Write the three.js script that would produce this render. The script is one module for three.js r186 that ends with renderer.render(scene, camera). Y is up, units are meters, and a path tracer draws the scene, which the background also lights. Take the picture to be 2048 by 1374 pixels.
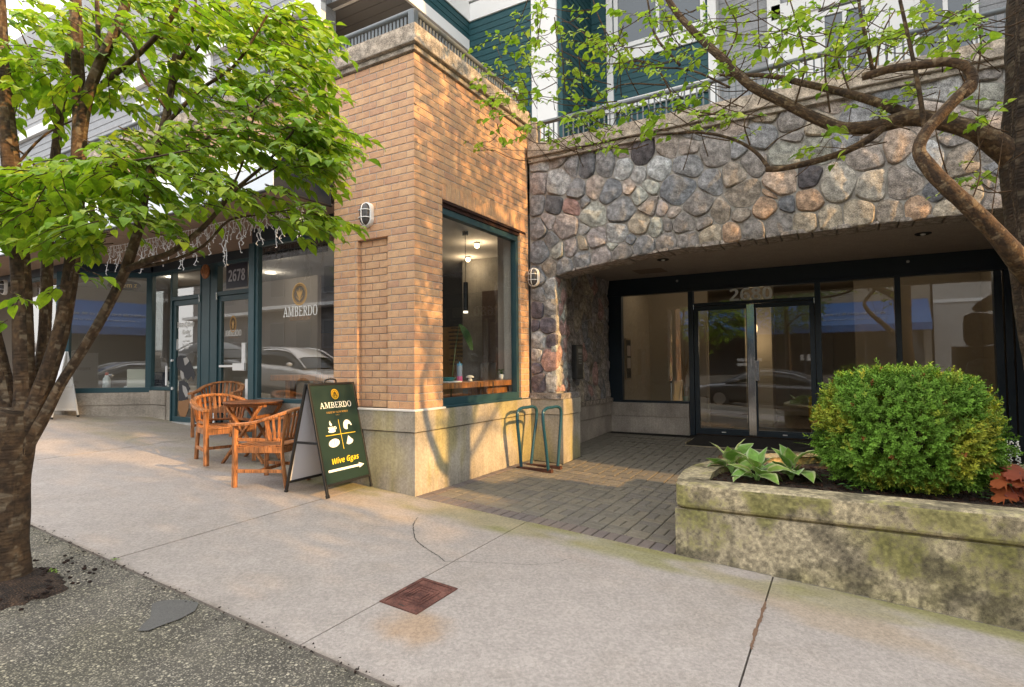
import * as THREE from 'three';
import { mergeGeometries, mergeVertices, toCreasedNormals } from 'three/addons/utils/BufferGeometryUtils.js';
import { FontLoader } from 'three/addons/loaders/FontLoader.js';
import { RoundedBoxGeometry } from 'three/addons/geometries/RoundedBoxGeometry.js';

// ---------------------------------------------------------------- camera, sky, sun, exposure
const scene = new THREE.Scene();
const EYE = new THREE.Vector3(3.7912, 1.3207, 4.5697), FPX = 1146.37;
const camera = new THREE.PerspectiveCamera(2 * Math.atan(687 / FPX) * 180 / Math.PI, 2048 / 1374, 0.05, 400);
camera.rotation.order = 'YXZ';
camera.position.copy(EYE);
camera.rotation.set(2.154 * Math.PI / 180, 30.037 * Math.PI / 180, -0.4865 * Math.PI / 180);
camera.updateMatrixWorld(true);
const renderer = new THREE.WebGLRenderer({ antialias: true });
renderer.setSize(1024, 687);
renderer.toneMapping = THREE.LinearToneMapping;
renderer.toneMappingExposure = 2.95;
renderer.shadowMap.enabled = true;
{ // pale evening sky, smooth from horizon to zenith
  const W = 64, H = 32, d = new Float32Array(W * H * 4);
  for (let j = 0; j < H; j++) for (let i = 0; i < W; i++) {
    const el = ((j + 0.5) / H - 0.5) * Math.PI, t = Math.max(0, Math.sin(el)), o = (j * W + i) * 4;
    const a = Math.pow(1 - t, 2.2);
    d[o] = 0.95 + 0.11 * a; d[o + 1] = 0.975 + 0.055 * a; d[o + 2] = 1.01 - 0.03 * a; d[o + 3] = 1;
    if (el < 0) { d[o] = 0.45; d[o + 1] = 0.45; d[o + 2] = 0.45; }
  }
  const t = new THREE.DataTexture(d, W, H, THREE.RGBAFormat, THREE.FloatType);
  t.mapping = THREE.EquirectangularReflectionMapping; t.magFilter = THREE.LinearFilter; t.minFilter = THREE.LinearFilter; t.needsUpdate = true;
  scene.background = t; scene.environment = t;
}
const SUN = new THREE.Vector3(0.935, 0.345, 0.05).normalize();
const sun = new THREE.DirectionalLight(new THREE.Color().setRGB(1, 0.60, 0.22), 2.4);
sun.position.copy(SUN).multiplyScalar(40); sun.target.position.set(0, 0, 0);
sun.castShadow = true; sun.shadow.mapSize.set(4096, 4096); sun.shadow.radius = 1.3;
Object.assign(sun.shadow.camera, { left: -22, right: 22, top: 22, bottom: -22, near: 1, far: 90 });
scene.add(sun, sun.target);

// ---------------------------------------------------------------- helpers
const V = (x, y, z) => new THREE.Vector3(x, y, z);
const CAMQ = camera.quaternion.clone();
const FWD = V(0, 0, -1).applyQuaternion(CAMQ);
const ray = (u, v) => V((u - 1024) / FPX, (687 - v) / FPX, -1).applyQuaternion(CAMQ);
const hitX = (u, v, x) => { const d = ray(u, v); return EYE.clone().addScaledVector(d, (x - EYE.x) / d.x); };
const hitY = (u, v, y) => { const d = ray(u, v); return EYE.clone().addScaledVector(d, (y - EYE.y) / d.y); };
const hitZ = (u, v, z) => { const d = ray(u, v); return EYE.clone().addScaledVector(d, (z - EYE.z) / d.z); };
const hitD = (u, v, dep) => EYE.clone().addScaledVector(ray(u, v), dep);       // dep metres ahead of the lens
const G = (x, z) => {                                                         // height of the ground
  if (z > 0) return -0.066 * x - 0.02 * z;
  if (x < 0) return -0.066 * x;
  const t = Math.min(1, -z / 5.5) ** 2; return (1 - t) * -0.066 * x + t * 0.11;
};
const hitG = (u, v) => { const d = ray(u, v); let t = -EYE.y / d.y, p; for (let i = 0; i < 40; i++) { p = EYE.clone().addScaledVector(d, t); t = (G(p.x, p.z) - EYE.y) / d.y; } return EYE.clone().addScaledVector(d, t); };
function rng(seed) { let a = seed >>> 0; return () => { a = (a + 0x6D2B79F5) | 0; let t = Math.imul(a ^ (a >>> 15), 1 | a); t = (t + Math.imul(t ^ (t >>> 7), 61 | t)) ^ t; return ((t ^ (t >>> 14)) >>> 0) / 4294967296; }; }
const R0 = rng(12345);
const rr = (r, a, b) => a + (b - a) * r();
const lerp = (a, b, t) => a + (b - a) * t, clamp = (x, a = 0, b = 1) => Math.min(b, Math.max(a, x));
const sstep = (a, b, x) => { const t = clamp((x - a) / (b - a)); return t * t * (3 - 2 * t); };
// periodic value noise
function hash2(i, j, s) { let h = Math.imul(i, 374761393) + Math.imul(j, 668265263) + Math.imul(s, 2147483647 ^ 0x5bd1e995); h = Math.imul(h ^ (h >>> 13), 1274126177); return ((h ^ (h >>> 16)) >>> 0) / 4294967296; }
function pn(x, y, p, s, q = p) { const i = Math.floor(x), j = Math.floor(y), fx = x - i, fy = y - j, m = (k) => ((k % p) + p) % p, w = (k) => ((k % q) + q) % q;
  const a = hash2(m(i), w(j), s), b = hash2(m(i + 1), w(j), s), c = hash2(m(i), w(j + 1), s), d = hash2(m(i + 1), w(j + 1), s), u = fx * fx * (3 - 2 * fx), v = fy * fy * (3 - 2 * fy);
  return a + (b - a) * u + (c - a) * v + (a - b - c + d) * u * v; }
function fbm(u, v, p, oct, s) { let a = 0, w = 0.5, f = p, t = 0; for (let o = 0; o < oct; o++) { a += w * pn(u * f, v * f, f, s + o * 17); t += w; w *= 0.5; f *= 2; } return a / t; }
const n2 = (x, y, s = 1) => { let a = 0, w = 0.5; for (let o = 0; o < 4; o++) { a += w * pn(x * (1 << o), y * (1 << o), 1 << 20, s + o * 31); w *= 0.5; } return a / 0.9375; };
function tex(S, fn, srgb = true, aniso = 8) { const d = new Uint8Array(S * S * 4); for (let j = 0; j < S; j++) for (let i = 0; i < S; i++) { const c = fn(i / S, j / S, i, j), o = (j * S + i) * 4; d[o] = clamp(c[0]) * 255; d[o + 1] = clamp(c[1]) * 255; d[o + 2] = clamp(c[2]) * 255; d[o + 3] = 255; }
  const t = new THREE.DataTexture(d, S, S); t.wrapS = t.wrapT = THREE.RepeatWrapping; t.magFilter = THREE.LinearFilter; t.minFilter = THREE.LinearMipmapLinearFilter; t.generateMipmaps = true; t.anisotropy = aniso; if (srgb) t.colorSpace = THREE.SRGBColorSpace; t.needsUpdate = true; return t; }
const grey = (g) => [g, g, g];
const rep = (t, s) => { const c = t.clone(); c.repeat.set(s, s); c.needsUpdate = true; return c; };   // s repeats per metre
const lin = (r, g, b) => new THREE.Color().setRGB(r, g, b);
const M = (o) => new THREE.MeshStandardMaterial({ roughness: 0.8, metalness: 0, ...o });
const MP = (o) => new THREE.MeshPhysicalMaterial({ roughness: 0.8, metalness: 0, ...o });

// names: a taken top-level name gets the next three-digit number
const taken = {};
const numbered = (n) => { const k = taken[n] = (taken[n] ?? -1) + 1; return k ? n + '_' + String(k).padStart(3, '0') : n; };
function tag(o, label, category, group, kind) { if (label) o.userData.label = label; if (category) o.userData.category = category; if (group) o.userData.group = group; if (kind) o.userData.kind = kind; return o; }
function thing(name, label, category, pos = [0, 0, 0], turn = 0, group) { const g = new THREE.Group(); g.name = numbered(name); g.position.set(...pos); g.rotation.y = turn; scene.add(g); return tag(g, label, category, group); }
function uvBox(g, s = 1) { const p = g.attributes.position, n = g.attributes.normal, uv = new Float32Array(p.count * 2); for (let i = 0; i < p.count; i++) { const x = p.getX(i), y = p.getY(i), z = p.getZ(i), ax = Math.abs(n.getX(i)), ay = Math.abs(n.getY(i)), az = Math.abs(n.getZ(i));
  let a, b; if (ay >= ax && ay >= az) { a = x; b = z; } else if (ax >= az) { a = z; b = y; } else { a = x; b = y; } uv[i * 2] = a * s; uv[i * 2 + 1] = b * s; } g.setAttribute('uv', new THREE.BufferAttribute(uv, 2)); return g; }
const strip = (g) => { let q = g.index ? g.toNonIndexed() : g; for (const k of Object.keys(q.attributes)) if (!['position', 'normal', 'uv', 'color'].includes(k)) q.deleteAttribute(k); if (!q.attributes.normal) q.computeVertexNormals(); if (!q.attributes.uv) uvBox(q); q.morphAttributes = {}; return q; };
function join(list) { list = list.flat().map(strip); if (list.length === 1) return list[0]; const col = list.some((g) => g.attributes.color); if (col) for (const g of list) if (!g.attributes.color) g.setAttribute('color', new THREE.BufferAttribute(new Float32Array(g.attributes.position.count * 3).fill(1), 3)); return mergeGeometries(list, false); }
function mesh(name, geo, mat, parent, noUV) { let g = Array.isArray(geo) ? join(geo) : geo; if (!g.attributes.normal) g.computeVertexNormals(); if (!noUV) uvBox(g); const m = new THREE.Mesh(g, mat); m.name = parent ? name : numbered(name); m.castShadow = m.receiveShadow = true; (parent ?? scene).add(m); return m; }
const inst = (name, geo, mat, parent) => { const m = new THREE.Mesh(geo, mat); m.name = name; m.castShadow = m.receiveShadow = true; parent.add(m); return m; };
const structure = (name, geo, mat, noUV) => { const m = mesh(name, geo, mat, null, noUV); m.userData.kind = 'structure'; return m; };
// boxes given by two corners; rb: rounded edges
const bx = (x0, x1, y0, y1, z0, z1) => new THREE.BoxGeometry(Math.abs(x1 - x0), Math.abs(y1 - y0), Math.abs(z1 - z0)).translate((x0 + x1) / 2, (y0 + y1) / 2, (z0 + z1) / 2);
const rb = (x0, x1, y0, y1, z0, z1, r = 0.006, s = 1) => new RoundedBoxGeometry(Math.abs(x1 - x0), Math.abs(y1 - y0), Math.abs(z1 - z0), s, Math.min(r, Math.abs(x1 - x0) / 2.1, Math.abs(y1 - y0) / 2.1, Math.abs(z1 - z0) / 2.1)).translate((x0 + x1) / 2, (y0 + y1) / 2, (z0 + z1) / 2);
// box whose long axis runs from a to b
function bar(a, b, w, h, r = 0.004, up = V(0, 1, 0)) { const d = b.clone().sub(a), L = d.length(), z = d.clone().normalize(); let x = up.clone().cross(z); if (x.lengthSq() < 1e-6) x = V(1, 0, 0); x.normalize(); const y = z.clone().cross(x); const g = r > 0 ? new RoundedBoxGeometry(w, h, L, 1, Math.min(r, w / 2.1, h / 2.1)) : new THREE.BoxGeometry(w, h, L); return g.applyMatrix4(new THREE.Matrix4().makeBasis(x, y, z).setPosition(a.clone().add(b).multiplyScalar(0.5))); }
const cyl = (a, b, r0, r1 = r0, seg = 12, open = false) => { const d = b.clone().sub(a), g = new THREE.CylinderGeometry(r1, r0, d.length(), seg, 1, open); return g.applyQuaternion(new THREE.Quaternion().setFromUnitVectors(V(0, 1, 0), d.normalize())).translate((a.x + b.x) / 2, (a.y + b.y) / 2, (a.z + b.z) / 2); };
// tapering tube through points with a radius at each; wob roughens it
function limb(pts, rad, seg = 8, per = 4, wob = 0, seed = 1, uvs = 1, cap = true) {
  const c = new THREE.CatmullRomCurve3(pts, false, 'centripetal'), n = Math.max(2, (pts.length - 1) * per), P = [], Rr = [];
  for (let i = 0; i <= n; i++) { const t = i / n; P.push(c.getPoint(t)); const k = t * (rad.length - 1), j = Math.min(rad.length - 2, Math.floor(k)); Rr.push(rad.length > 1 ? lerp(rad[j], rad[j + 1], k - j) : rad[0]); }
  const pos = [], uv = [], idx = []; let T = P[1].clone().sub(P[0]).normalize(), N = Math.abs(T.y) > 0.9 ? V(1, 0, 0) : V(0, 1, 0); N.sub(T.clone().multiplyScalar(N.dot(T))).normalize(); let len = 0;
  for (let i = 0; i <= n; i++) { const t = (i === 0 ? P[1].clone().sub(P[0]) : i === n ? P[n].clone().sub(P[n - 1]) : P[i + 1].clone().sub(P[i - 1])).normalize(); N.sub(t.clone().multiplyScalar(N.dot(t))).normalize(); const Bn = t.clone().cross(N); if (i) len += P[i].distanceTo(P[i - 1]);
    for (let k = 0; k <= seg; k++) { const a = (k % seg) / seg * Math.PI * 2; let r = Rr[i]; if (wob) r *= 1 + wob * (n2(Math.cos(a) * 1.3 + len * 3 + seed * 7, Math.sin(a) * 1.3 + len * 5, seed) - 0.5) * 2; const q = P[i].clone().addScaledVector(N, Math.cos(a) * r).addScaledVector(Bn, Math.sin(a) * r); pos.push(q.x, q.y, q.z); uv.push(k / seg * Math.max(0.05, Math.round(Rr[0] * 6.28 * 8) / 8) * uvs, len * uvs); } }
  for (let i = 0; i < n; i++) for (let k = 0; k < seg; k++) { const a = i * (seg + 1) + k, b = a + seg + 1; idx.push(a, b, a + 1, b, b + 1, a + 1); }
  if (cap) for (const [row, s] of [[0, 1], [n, -1]]) { const ci = pos.length / 3; pos.push(P[row].x, P[row].y, P[row].z); uv.push(0, 0); for (let k = 0; k < seg; k++) { const a = row * (seg + 1) + k; s > 0 ? idx.push(ci, a, a + 1) : idx.push(ci, a + 1, a); } }
  const g = new THREE.BufferGeometry(); g.setAttribute('position', new THREE.Float32BufferAttribute(pos, 3)); g.setAttribute('uv', new THREE.Float32BufferAttribute(uv, 2)); g.setIndex(idx); g.computeVertexNormals(); return g; }
function poly(pts, depth, bevel = 0) { const s = new THREE.Shape(); pts.forEach(([x, y], i) => i ? s.lineTo(x, y) : s.moveTo(x, y)); return new THREE.ExtrudeGeometry(s, { depth, bevelEnabled: bevel > 0, bevelSize: bevel, bevelThickness: bevel, bevelSegments: 1, curveSegments: 6 }); }
// height-following sheet over [x0,x1]x[z0,z1]
function sheet(x0, x1, z0, z1, step, f, colour, skirt = 0) { const nx = Math.max(1, Math.round((x1 - x0) / step)), nz = Math.max(1, Math.round((z1 - z0) / step)), pos = [], col = [], uv = [], idx = [];
  for (let j = 0; j <= nz; j++) for (let i = 0; i <= nx; i++) { const x = lerp(x0, x1, i / nx), z = lerp(z0, z1, j / nz); pos.push(x, f(x, z), z); uv.push(x, z); if (colour) col.push(...colour(x, z)); }
  for (let j = 0; j < nz; j++) for (let i = 0; i < nx; i++) { const a = j * (nx + 1) + i, b = a + nx + 1; idx.push(a, b, a + 1, b, b + 1, a + 1); }
  const g = new THREE.BufferGeometry(); g.setAttribute('position', new THREE.Float32BufferAttribute(pos, 3)); g.setAttribute('uv', new THREE.Float32BufferAttribute(uv, 2)); if (colour) g.setAttribute('color', new THREE.Float32BufferAttribute(col, 3)); g.setIndex(idx); g.computeVertexNormals();
  if (!skirt) return g; const parts = [strip(g)]; const wall = (ax, az, bx_, bz, n) => { const k = new THREE.PlaneGeometry(1, 1, n, 1), p = k.attributes.position, u2 = k.attributes.uv, c = []; for (let i = 0; i < p.count; i++) { const t = p.getX(i) + 0.5, x = lerp(ax, bx_, t), z = lerp(az, bz, t), top = p.getY(i) > 0; p.setXYZ(i, x, f(x, z) - (top ? 0 : skirt), z); u2.setXY(i, x + z, p.getY(i)); if (colour) c.push(...colour(x, z)); } if (colour) k.setAttribute('color', new THREE.Float32BufferAttribute(c, 3)); k.computeVertexNormals(); return strip(k); };
  parts.push(wall(x0, z1, x1, z1, nx), wall(x1, z0, x0, z0, nx), wall(x0, z0, x0, z1, nz), wall(x1, z1, x1, z0, nz)); return mergeGeometries(parts, false); }
function text2(draw, w, h, px = 512) { const c = document.createElement('canvas'); c.width = px; c.height = Math.round(px * h / w); const x = c.getContext('2d'); draw(x, c.width, c.height); const t = new THREE.CanvasTexture(c); t.colorSpace = THREE.SRGBColorSpace; t.anisotropy = 8; return t; }
// ---------------------------------------------------------------- textures (grain, colour, wear) and materials
const S = 512;
const tFine = tex(S, (u, v) => { const n = 0.22 * fbm(u, v, 8, 4, 3) + 0.78 * fbm(u, v, 80, 3, 9), k = hash2(u * S | 0, v * S | 0, 5); let g = 0.77 + 0.24 * (n - 0.5) + 0.13 * (k - 0.5); if (k > 0.985) g -= 0.14; if (k < 0.01) g += 0.1; return [g, g * 0.985, g * 0.965]; });
const tFineB = tex(S, (u, v) => grey(0.5 + 0.55 * (fbm(u, v, 64, 3, 9) - 0.5) + 0.35 * (hash2(u * S | 0, v * S | 0, 5) - 0.5)), false);
// washed pebbles in a dark binder
const cells = (u, v, n, s) => { const x = u * n, y = v * n, i = Math.floor(x), j = Math.floor(y); let b = 9, id = 0; for (let a = -1; a < 2; a++) for (let c = -1; c < 2; c++) { const ii = ((i + a) % n + n) % n, jj = ((j + c) % n + n) % n, px = i + a + 0.15 + 0.7 * hash2(ii, jj, s), py = j + c + 0.15 + 0.7 * hash2(ii, jj, s + 1), d = Math.hypot(px - x, py - y); if (d < b) { b = d; id = hash2(ii, jj, s + 2); } } return [b, id]; };
const tPeb = tex(1024, (u, v) => { const [d, id] = cells(u, v, 96, 4), [d2, id2] = cells(u, v, 40, 8), n = fbm(u, v, 6, 4, 2); let g = 0.30 + 0.18 * (n - 0.5); let c = [g, g * 0.97, g * 0.9]; const m = 1 - sstep(0.3, 0.5, d); const st = 0.26 + 0.42 * id ** 1.6; c = c.map((q, k) => lerp(q, st * [1, 0.97, 0.9][k], m * 0.85)); const m2 = (1 - sstep(0.2, 0.38, d2)) * (id2 > 0.62 ? 1 : 0); const s2 = 0.38 + 0.4 * ((id2 - 0.62) / 0.38) ** 2; return c.map((q, k) => lerp(q, s2 * [1, 0.97, 0.88][k], m2 * 0.8)); });
const tPebB = tex(1024, (u, v) => { const [d] = cells(u, v, 96, 4), [d2, id2] = cells(u, v, 40, 8); return grey(0.2 + 0.45 * (1 - sstep(0.1, 0.5, d)) + 0.4 * (1 - sstep(0.05, 0.4, d2)) * (id2 > 0.62 ? 1 : 0)); }, false);
const tGran = tex(S, (u, v) => { const k = hash2(u * S / 2 | 0, v * S / 2 | 0, 15), n = fbm(u, v, 6, 5, 12); let g = 0.70 + 0.62 * (n - 0.5) + 0.26 * (k - 0.5) + 0.42 * (fbm(u, v, 48, 3, 31) - 0.5); return [g, g, g]; });
const tGranB = tex(S, (u, v) => grey(0.6 * fbm(u, v, 10, 5, 12) + 0.4 * fbm(u, v, 48, 3, 31)), false);
const tBark = tex(S, (u, v) => { const n = fbm(u, v * 0.999, 6, 5, 41), s = fbm(u, v, 24, 3, 44), l = pn(u * 5, v * 40, 5, 47, 40), len = pn(u * 40, v * 16, 40, 48, 16); let c = [0.30 + 0.26 * (n - 0.5), 0.24 + 0.22 * (n - 0.5), 0.18 + 0.16 * (n - 0.5)]; const f = 0.66 + 0.7 * s - 0.16 * sstep(0.6, 0.8, len); c = c.map((q) => q * f); const pale = sstep(0.56, 0.68, fbm(u, v, 9, 5, 61)) * (0.35 + 0.65 * sstep(0.3, 0.7, l)); return c.map((q, k) => lerp(q, [0.60, 0.57, 0.52][k], pale * 0.6)); });
const tBarkB = tex(S, (u, v) => grey(0.5 * fbm(u, v, 24, 4, 44) + 0.5 * pn(u * 16, v * 64, 16, 49, 64)), false);
const tWood = tex(S, (u, v) => { const w = fbm(u, v, 3, 3, 51), g = pn(u * 90 + 6 * w, v * 5, 90, 52, 5), f = pn(u * 256, v * 10, 256, 53, 10), b = fbm(u, v, 4, 3, 57); const k = 0.62 + 0.34 * (g - 0.5) + 0.2 * (f - 0.5) + 0.3 * (b - 0.5); return [k * 1.12, k * 0.94, k * 0.78]; });
const tLeaf = tex(128, (u, v) => { const n = fbm(u, v, 6, 4, 71); const g = 0.85 + 0.3 * (n - 0.5); return [g, g, g]; });
const tSoil = tex(S, (u, v) => { const [d, id] = cells(u, v, 48, 88), n = fbm(u, v, 12, 4, 81); const g = 0.30 + 0.3 * (n - 0.5) + (d < 0.35 ? 0.12 * (id - 0.3) : -0.08); return [g * 1.05, g * 0.86, g * 0.72]; });
const tSoilB = tex(S, (u, v) => { const [d] = cells(u, v, 48, 88); return grey(0.5 * fbm(u, v, 24, 4, 83) + 0.5 * (1 - sstep(0, 0.6, d))); }, false);
// grown-over concrete: streaks, blotches of moss, pits
const tMoss = tex(1024, (u, v) => { const n = fbm(u, v, 5, 6, 91), f = fbm(u, v, 80, 3, 92), st = pn(u * 60, v * 4, 60, 93, 4), k = hash2(u * 1024 | 0, v * 1024 | 0, 94); let g = 0.62 + 0.46 * (f - 0.5) + 0.06 * (st - 0.5) + 0.26 * (k - 0.5); let c = [g, g * 0.96, g * 0.86]; const m = sstep(0.50, 0.64, n + 0.16 * (f - 0.5)); c = c.map((q, i) => lerp(q, [0.45, 0.455, 0.29][i] * (0.75 + 0.6 * f), m * 0.75)); const dk = sstep(0.56, 0.7, fbm(u, v, 9, 5, 97)); c = c.map((q) => q * (1 - 0.28 * dk)); if (k > 0.991) c = c.map((q) => q * 0.6); return c; });
const tConc = tex(1024, (u, v) => { const f = fbm(u, v, 90, 3, 102), n = fbm(u, v, 4, 5, 101), st = pn(u * 70, v * 5, 70, 103, 5), k = hash2(u * 512 | 0, v * 512 | 0, 104); let g = 0.66 + 0.16 * (f - 0.5) + 0.24 * (n - 0.5) + 0.05 * (st - 0.5); if (k > 0.997) g *= 0.55; return [g, g * 0.975, g * 0.93]; });
const tConcB = tex(S, (u, v) => grey(0.5 + 0.5 * (fbm(u, v, 60, 4, 102) - 0.5) - (hash2(u * 256 | 0, v * 256 | 0, 104) > 0.995 ? 0.35 : 0)), false);
const tBrick = tex(S, (u, v) => { const f = fbm(u, v, 60, 3, 112), n = fbm(u, v, 6, 4, 111), dr = pn(u * 24, v * 128, 24, 115, 128); const g = 0.82 + 0.16 * (f - 0.5) + 0.14 * (n - 0.5) + 0.06 * (dr - 0.5); return [g, g * (0.97 + 0.06 * n), g * 0.96]; });
const tRust = tex(256, (u, v) => { const n = fbm(u, v, 6, 5, 121), f = fbm(u, v, 50, 2, 122); const g = 0.6 + 0.5 * (n - 0.5) + 0.3 * (f - 0.5); return [g, g * (0.72 + 0.2 * n), g * (0.66 + 0.2 * n)]; });
const tMetal = tex(256, (u, v) => grey(0.5 + 0.4 * (pn(u * 128, v * 3, 128, 131, 3) - 0.5) + 0.3 * (fbm(u, v, 8, 4, 132) - 0.5)), false);

const mSlab = M({ color: lin(0.62, 0.555, 0.52), map: rep(tFine, 0.9), bumpMap: rep(tFineB, 2.2), bumpScale: 0.0016, vertexColors: true, roughness: 0.93 });
const mPebble = M({ color: lin(1.4, 1.32, 1.22), map: rep(tPeb, 1.0), bumpMap: rep(tPebB, 1.0), bumpScale: 0.005, vertexColors: true, roughness: 0.92 });
const mSoil = M({ color: lin(0.55, 0.48, 0.42), map: rep(tSoil, 1.4), bumpMap: rep(tSoilB, 1.4), bumpScale: 0.012, roughness: 1 });
const mConc = M({ color: lin(0.92, 0.87, 0.80), map: rep(tConc, 0.7), bumpMap: rep(tConcB, 1.1), bumpScale: 0.002, roughness: 0.92, vertexColors: true });
const mConcIn = M({ color: lin(0.92, 0.84, 0.80), map: rep(tConc, 0.9), bumpMap: rep(tConcB, 1.1), bumpScale: 0.0015, roughness: 0.9 });
const mMoss = M({ color: lin(0.96, 0.90, 0.79), map: rep(tMoss, 0.55), bumpMap: rep(tConcB, 1.6), bumpScale: 0.004, roughness: 0.96, vertexColors: true });
const mCap = M({ color: lin(0.72, 0.66, 0.58), map: rep(tPeb, 1.4), bumpMap: rep(tPebB, 1.4), bumpScale: 0.005, roughness: 0.95 });
const mCornice = M({ color: lin(0.74, 0.63, 0.51), map: rep(tGran, 2), bumpMap: rep(tPebB, 1.5), bumpScale: 0.004, roughness: 0.95 });
const mMortar = M({ color: lin(0.80, 0.74, 0.68), map: rep(tFine, 3), roughness: 0.95 });
const mStoneMortar = M({ color: lin(0.62, 0.585, 0.55), map: rep(tFine, 2), bumpMap: rep(tFineB, 3), bumpScale: 0.003, roughness: 0.95 });
const brickCols = [[0.82, 0.475, 0.29], [0.86, 0.51, 0.315], [0.80, 0.455, 0.28], [0.88, 0.53, 0.33], [0.75, 0.425, 0.285], [0.84, 0.49, 0.305]];
const mBricks = brickCols.map((c) => M({ color: lin(...c), map: rep(tBrick, 2.2), bumpMap: rep(tFineB, 4), bumpScale: 0.0012, roughness: 0.88 }));
const stoneCols = { pg: [0.33, 0.29, 0.28], lg: [0.37, 0.36, 0.355], mg: [0.23, 0.225, 0.23], dg: [0.13, 0.13, 0.14], dk: [0.085, 0.075, 0.08], wh: [0.52, 0.46, 0.42], pk: [0.32, 0.26, 0.25], pi: [0.45, 0.31, 0.27], bg: [0.185, 0.19, 0.205], ws: [0.42, 0.37, 0.33], mb: [0.23, 0.205, 0.19], br: [0.29, 0.245, 0.215], br2: [0.27, 0.225, 0.185], gg: [0.27, 0.26, 0.225], tn: [0.37, 0.31, 0.24], or: [0.46, 0.25, 0.17], or2: [0.47, 0.285, 0.225], pr: [0.36, 0.225, 0.20], dp: [0.12, 0.105, 0.125], tn2: [0.37, 0.335, 0.29] };
const mStones = Object.fromEntries(Object.entries(stoneCols).map(([k, c]) => [k, M({ color: lin(...c.map((q) => Math.min(0.88, q * 2.35))), map: rep(tGran, 3.2), bumpMap: rep(tGranB, 4), bumpScale: 0.016, roughness: 0.9 })]));
const pavCols = [[0.25, 0.225, 0.18], [0.27, 0.24, 0.19], [0.225, 0.205, 0.17], [0.26, 0.235, 0.195], [0.22, 0.20, 0.175]];
const mPavers = pavCols.map((c) => M({ color: lin(...c.map((q) => q * 1.3)), map: rep(tFine, 2.2), bumpMap: rep(tFineB, 3), bumpScale: 0.002, roughness: 0.93 }));
const mPaverEdge = [[0.235, 0.195, 0.185], [0.255, 0.21, 0.19], [0.22, 0.19, 0.185]].map((c) => M({ color: lin(...c.map((q) => q * 1.25)), map: rep(tFine, 2.2), bumpMap: rep(tFineB, 3), bumpScale: 0.002, roughness: 0.93 }));
const mJoint = M({ color: lin(0.075, 0.068, 0.055), map: rep(tSoil, 2), roughness: 1 });
const mGreen = M({ color: lin(0.022, 0.062, 0.075), roughness: 0.38, bumpMap: rep(tFineB, 1), bumpScale: 0.0003 });
const mNavyFrame = M({ color: lin(0.010, 0.020, 0.030), roughness: 0.4 });
const mAwn = M({ color: lin(0.005, 0.009, 0.017), roughness: 0.85, bumpMap: rep(tFineB, 6), bumpScale: 0.0006 });
const mAwnTop = MP({ color: lin(0.70, 0.75, 0.82), roughness: 0.55, bumpMap: rep(tFineB, 6), bumpScale: 0.0005 });
const mSoffitBeige = M({ color: lin(0.50, 0.37, 0.29), map: rep(tFine, 2), roughness: 0.9 });
const mGlass = MP({ color: lin(0.93, 0.97, 0.96), transmission: 1, thickness: 0, roughness: 0.012, ior: 2.25, side: THREE.DoubleSide });
const mGlassClear = MP({ color: lin(0.93, 0.97, 0.97), transmission: 1, thickness: 0, roughness: 0.01, ior: 1.45, side: THREE.DoubleSide });
const mWhite = M({ color: lin(0.78, 0.78, 0.77), roughness: 0.6 });
const mTeal = M({ color: lin(0.022, 0.125, 0.155), map: rep(tFine, 1.2), roughness: 0.65 });
const mSidingGrey = M({ color: lin(0.52, 0.55, 0.60), map: rep(tFine, 1.2), roughness: 0.7 });
const mRail = M({ color: lin(0.13, 0.145, 0.155), roughness: 0.5, metalness: 0.2 });
const mSoffit = M({ color: lin(0.20, 0.20, 0.205), roughness: 0.8 });
const mChrome = M({ color: lin(0.62, 0.60, 0.58), roughness: 0.28, metalness: 1, roughnessMap: rep(tMetal, 1) });
const mBlack = M({ color: lin(0.012, 0.012, 0.013), roughness: 0.45 });
const mLintel = M({ color: lin(0.10, 0.040, 0.028), map: rep(tRust, 2), roughness: 0.8 });
const mTeak = [[0.60, 0.345, 0.17], [0.66, 0.39, 0.20], [0.54, 0.30, 0.145]].map((c) => M({ color: lin(...c.map((q) => q * 1.25)), map: rep(tWood, 2.4), roughness: 0.62 }));
const mCounter = M({ color: lin(0.62, 0.36, 0.16), map: rep(tWood, 1.2), roughness: 0.5 });
const mBark = M({ color: lin(0.80, 0.72, 0.62), map: rep(tBark, 1.6), bumpMap: rep(tBarkB, 1.6), bumpScale: 0.008, roughness: 0.95 });
const mBark2 = M({ color: lin(0.80, 0.68, 0.50), map: rep(tBark, 2.2), bumpMap: rep(tBarkB, 2.5), bumpScale: 0.006, roughness: 0.95 });
const mBarkDark = M({ color: lin(0.42, 0.38, 0.32), map: rep(tBark, 1.6), bumpMap: rep(tBarkB, 1.4), bumpScale: 0.014, roughness: 1 });
const leafM = (r, g, b, tr = 0.35) => MP({ color: lin(r, g, b), map: tLeaf, roughness: 0.9, specularIntensity: 0.35, transmission: tr, thickness: 0, side: THREE.DoubleSide });
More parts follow.
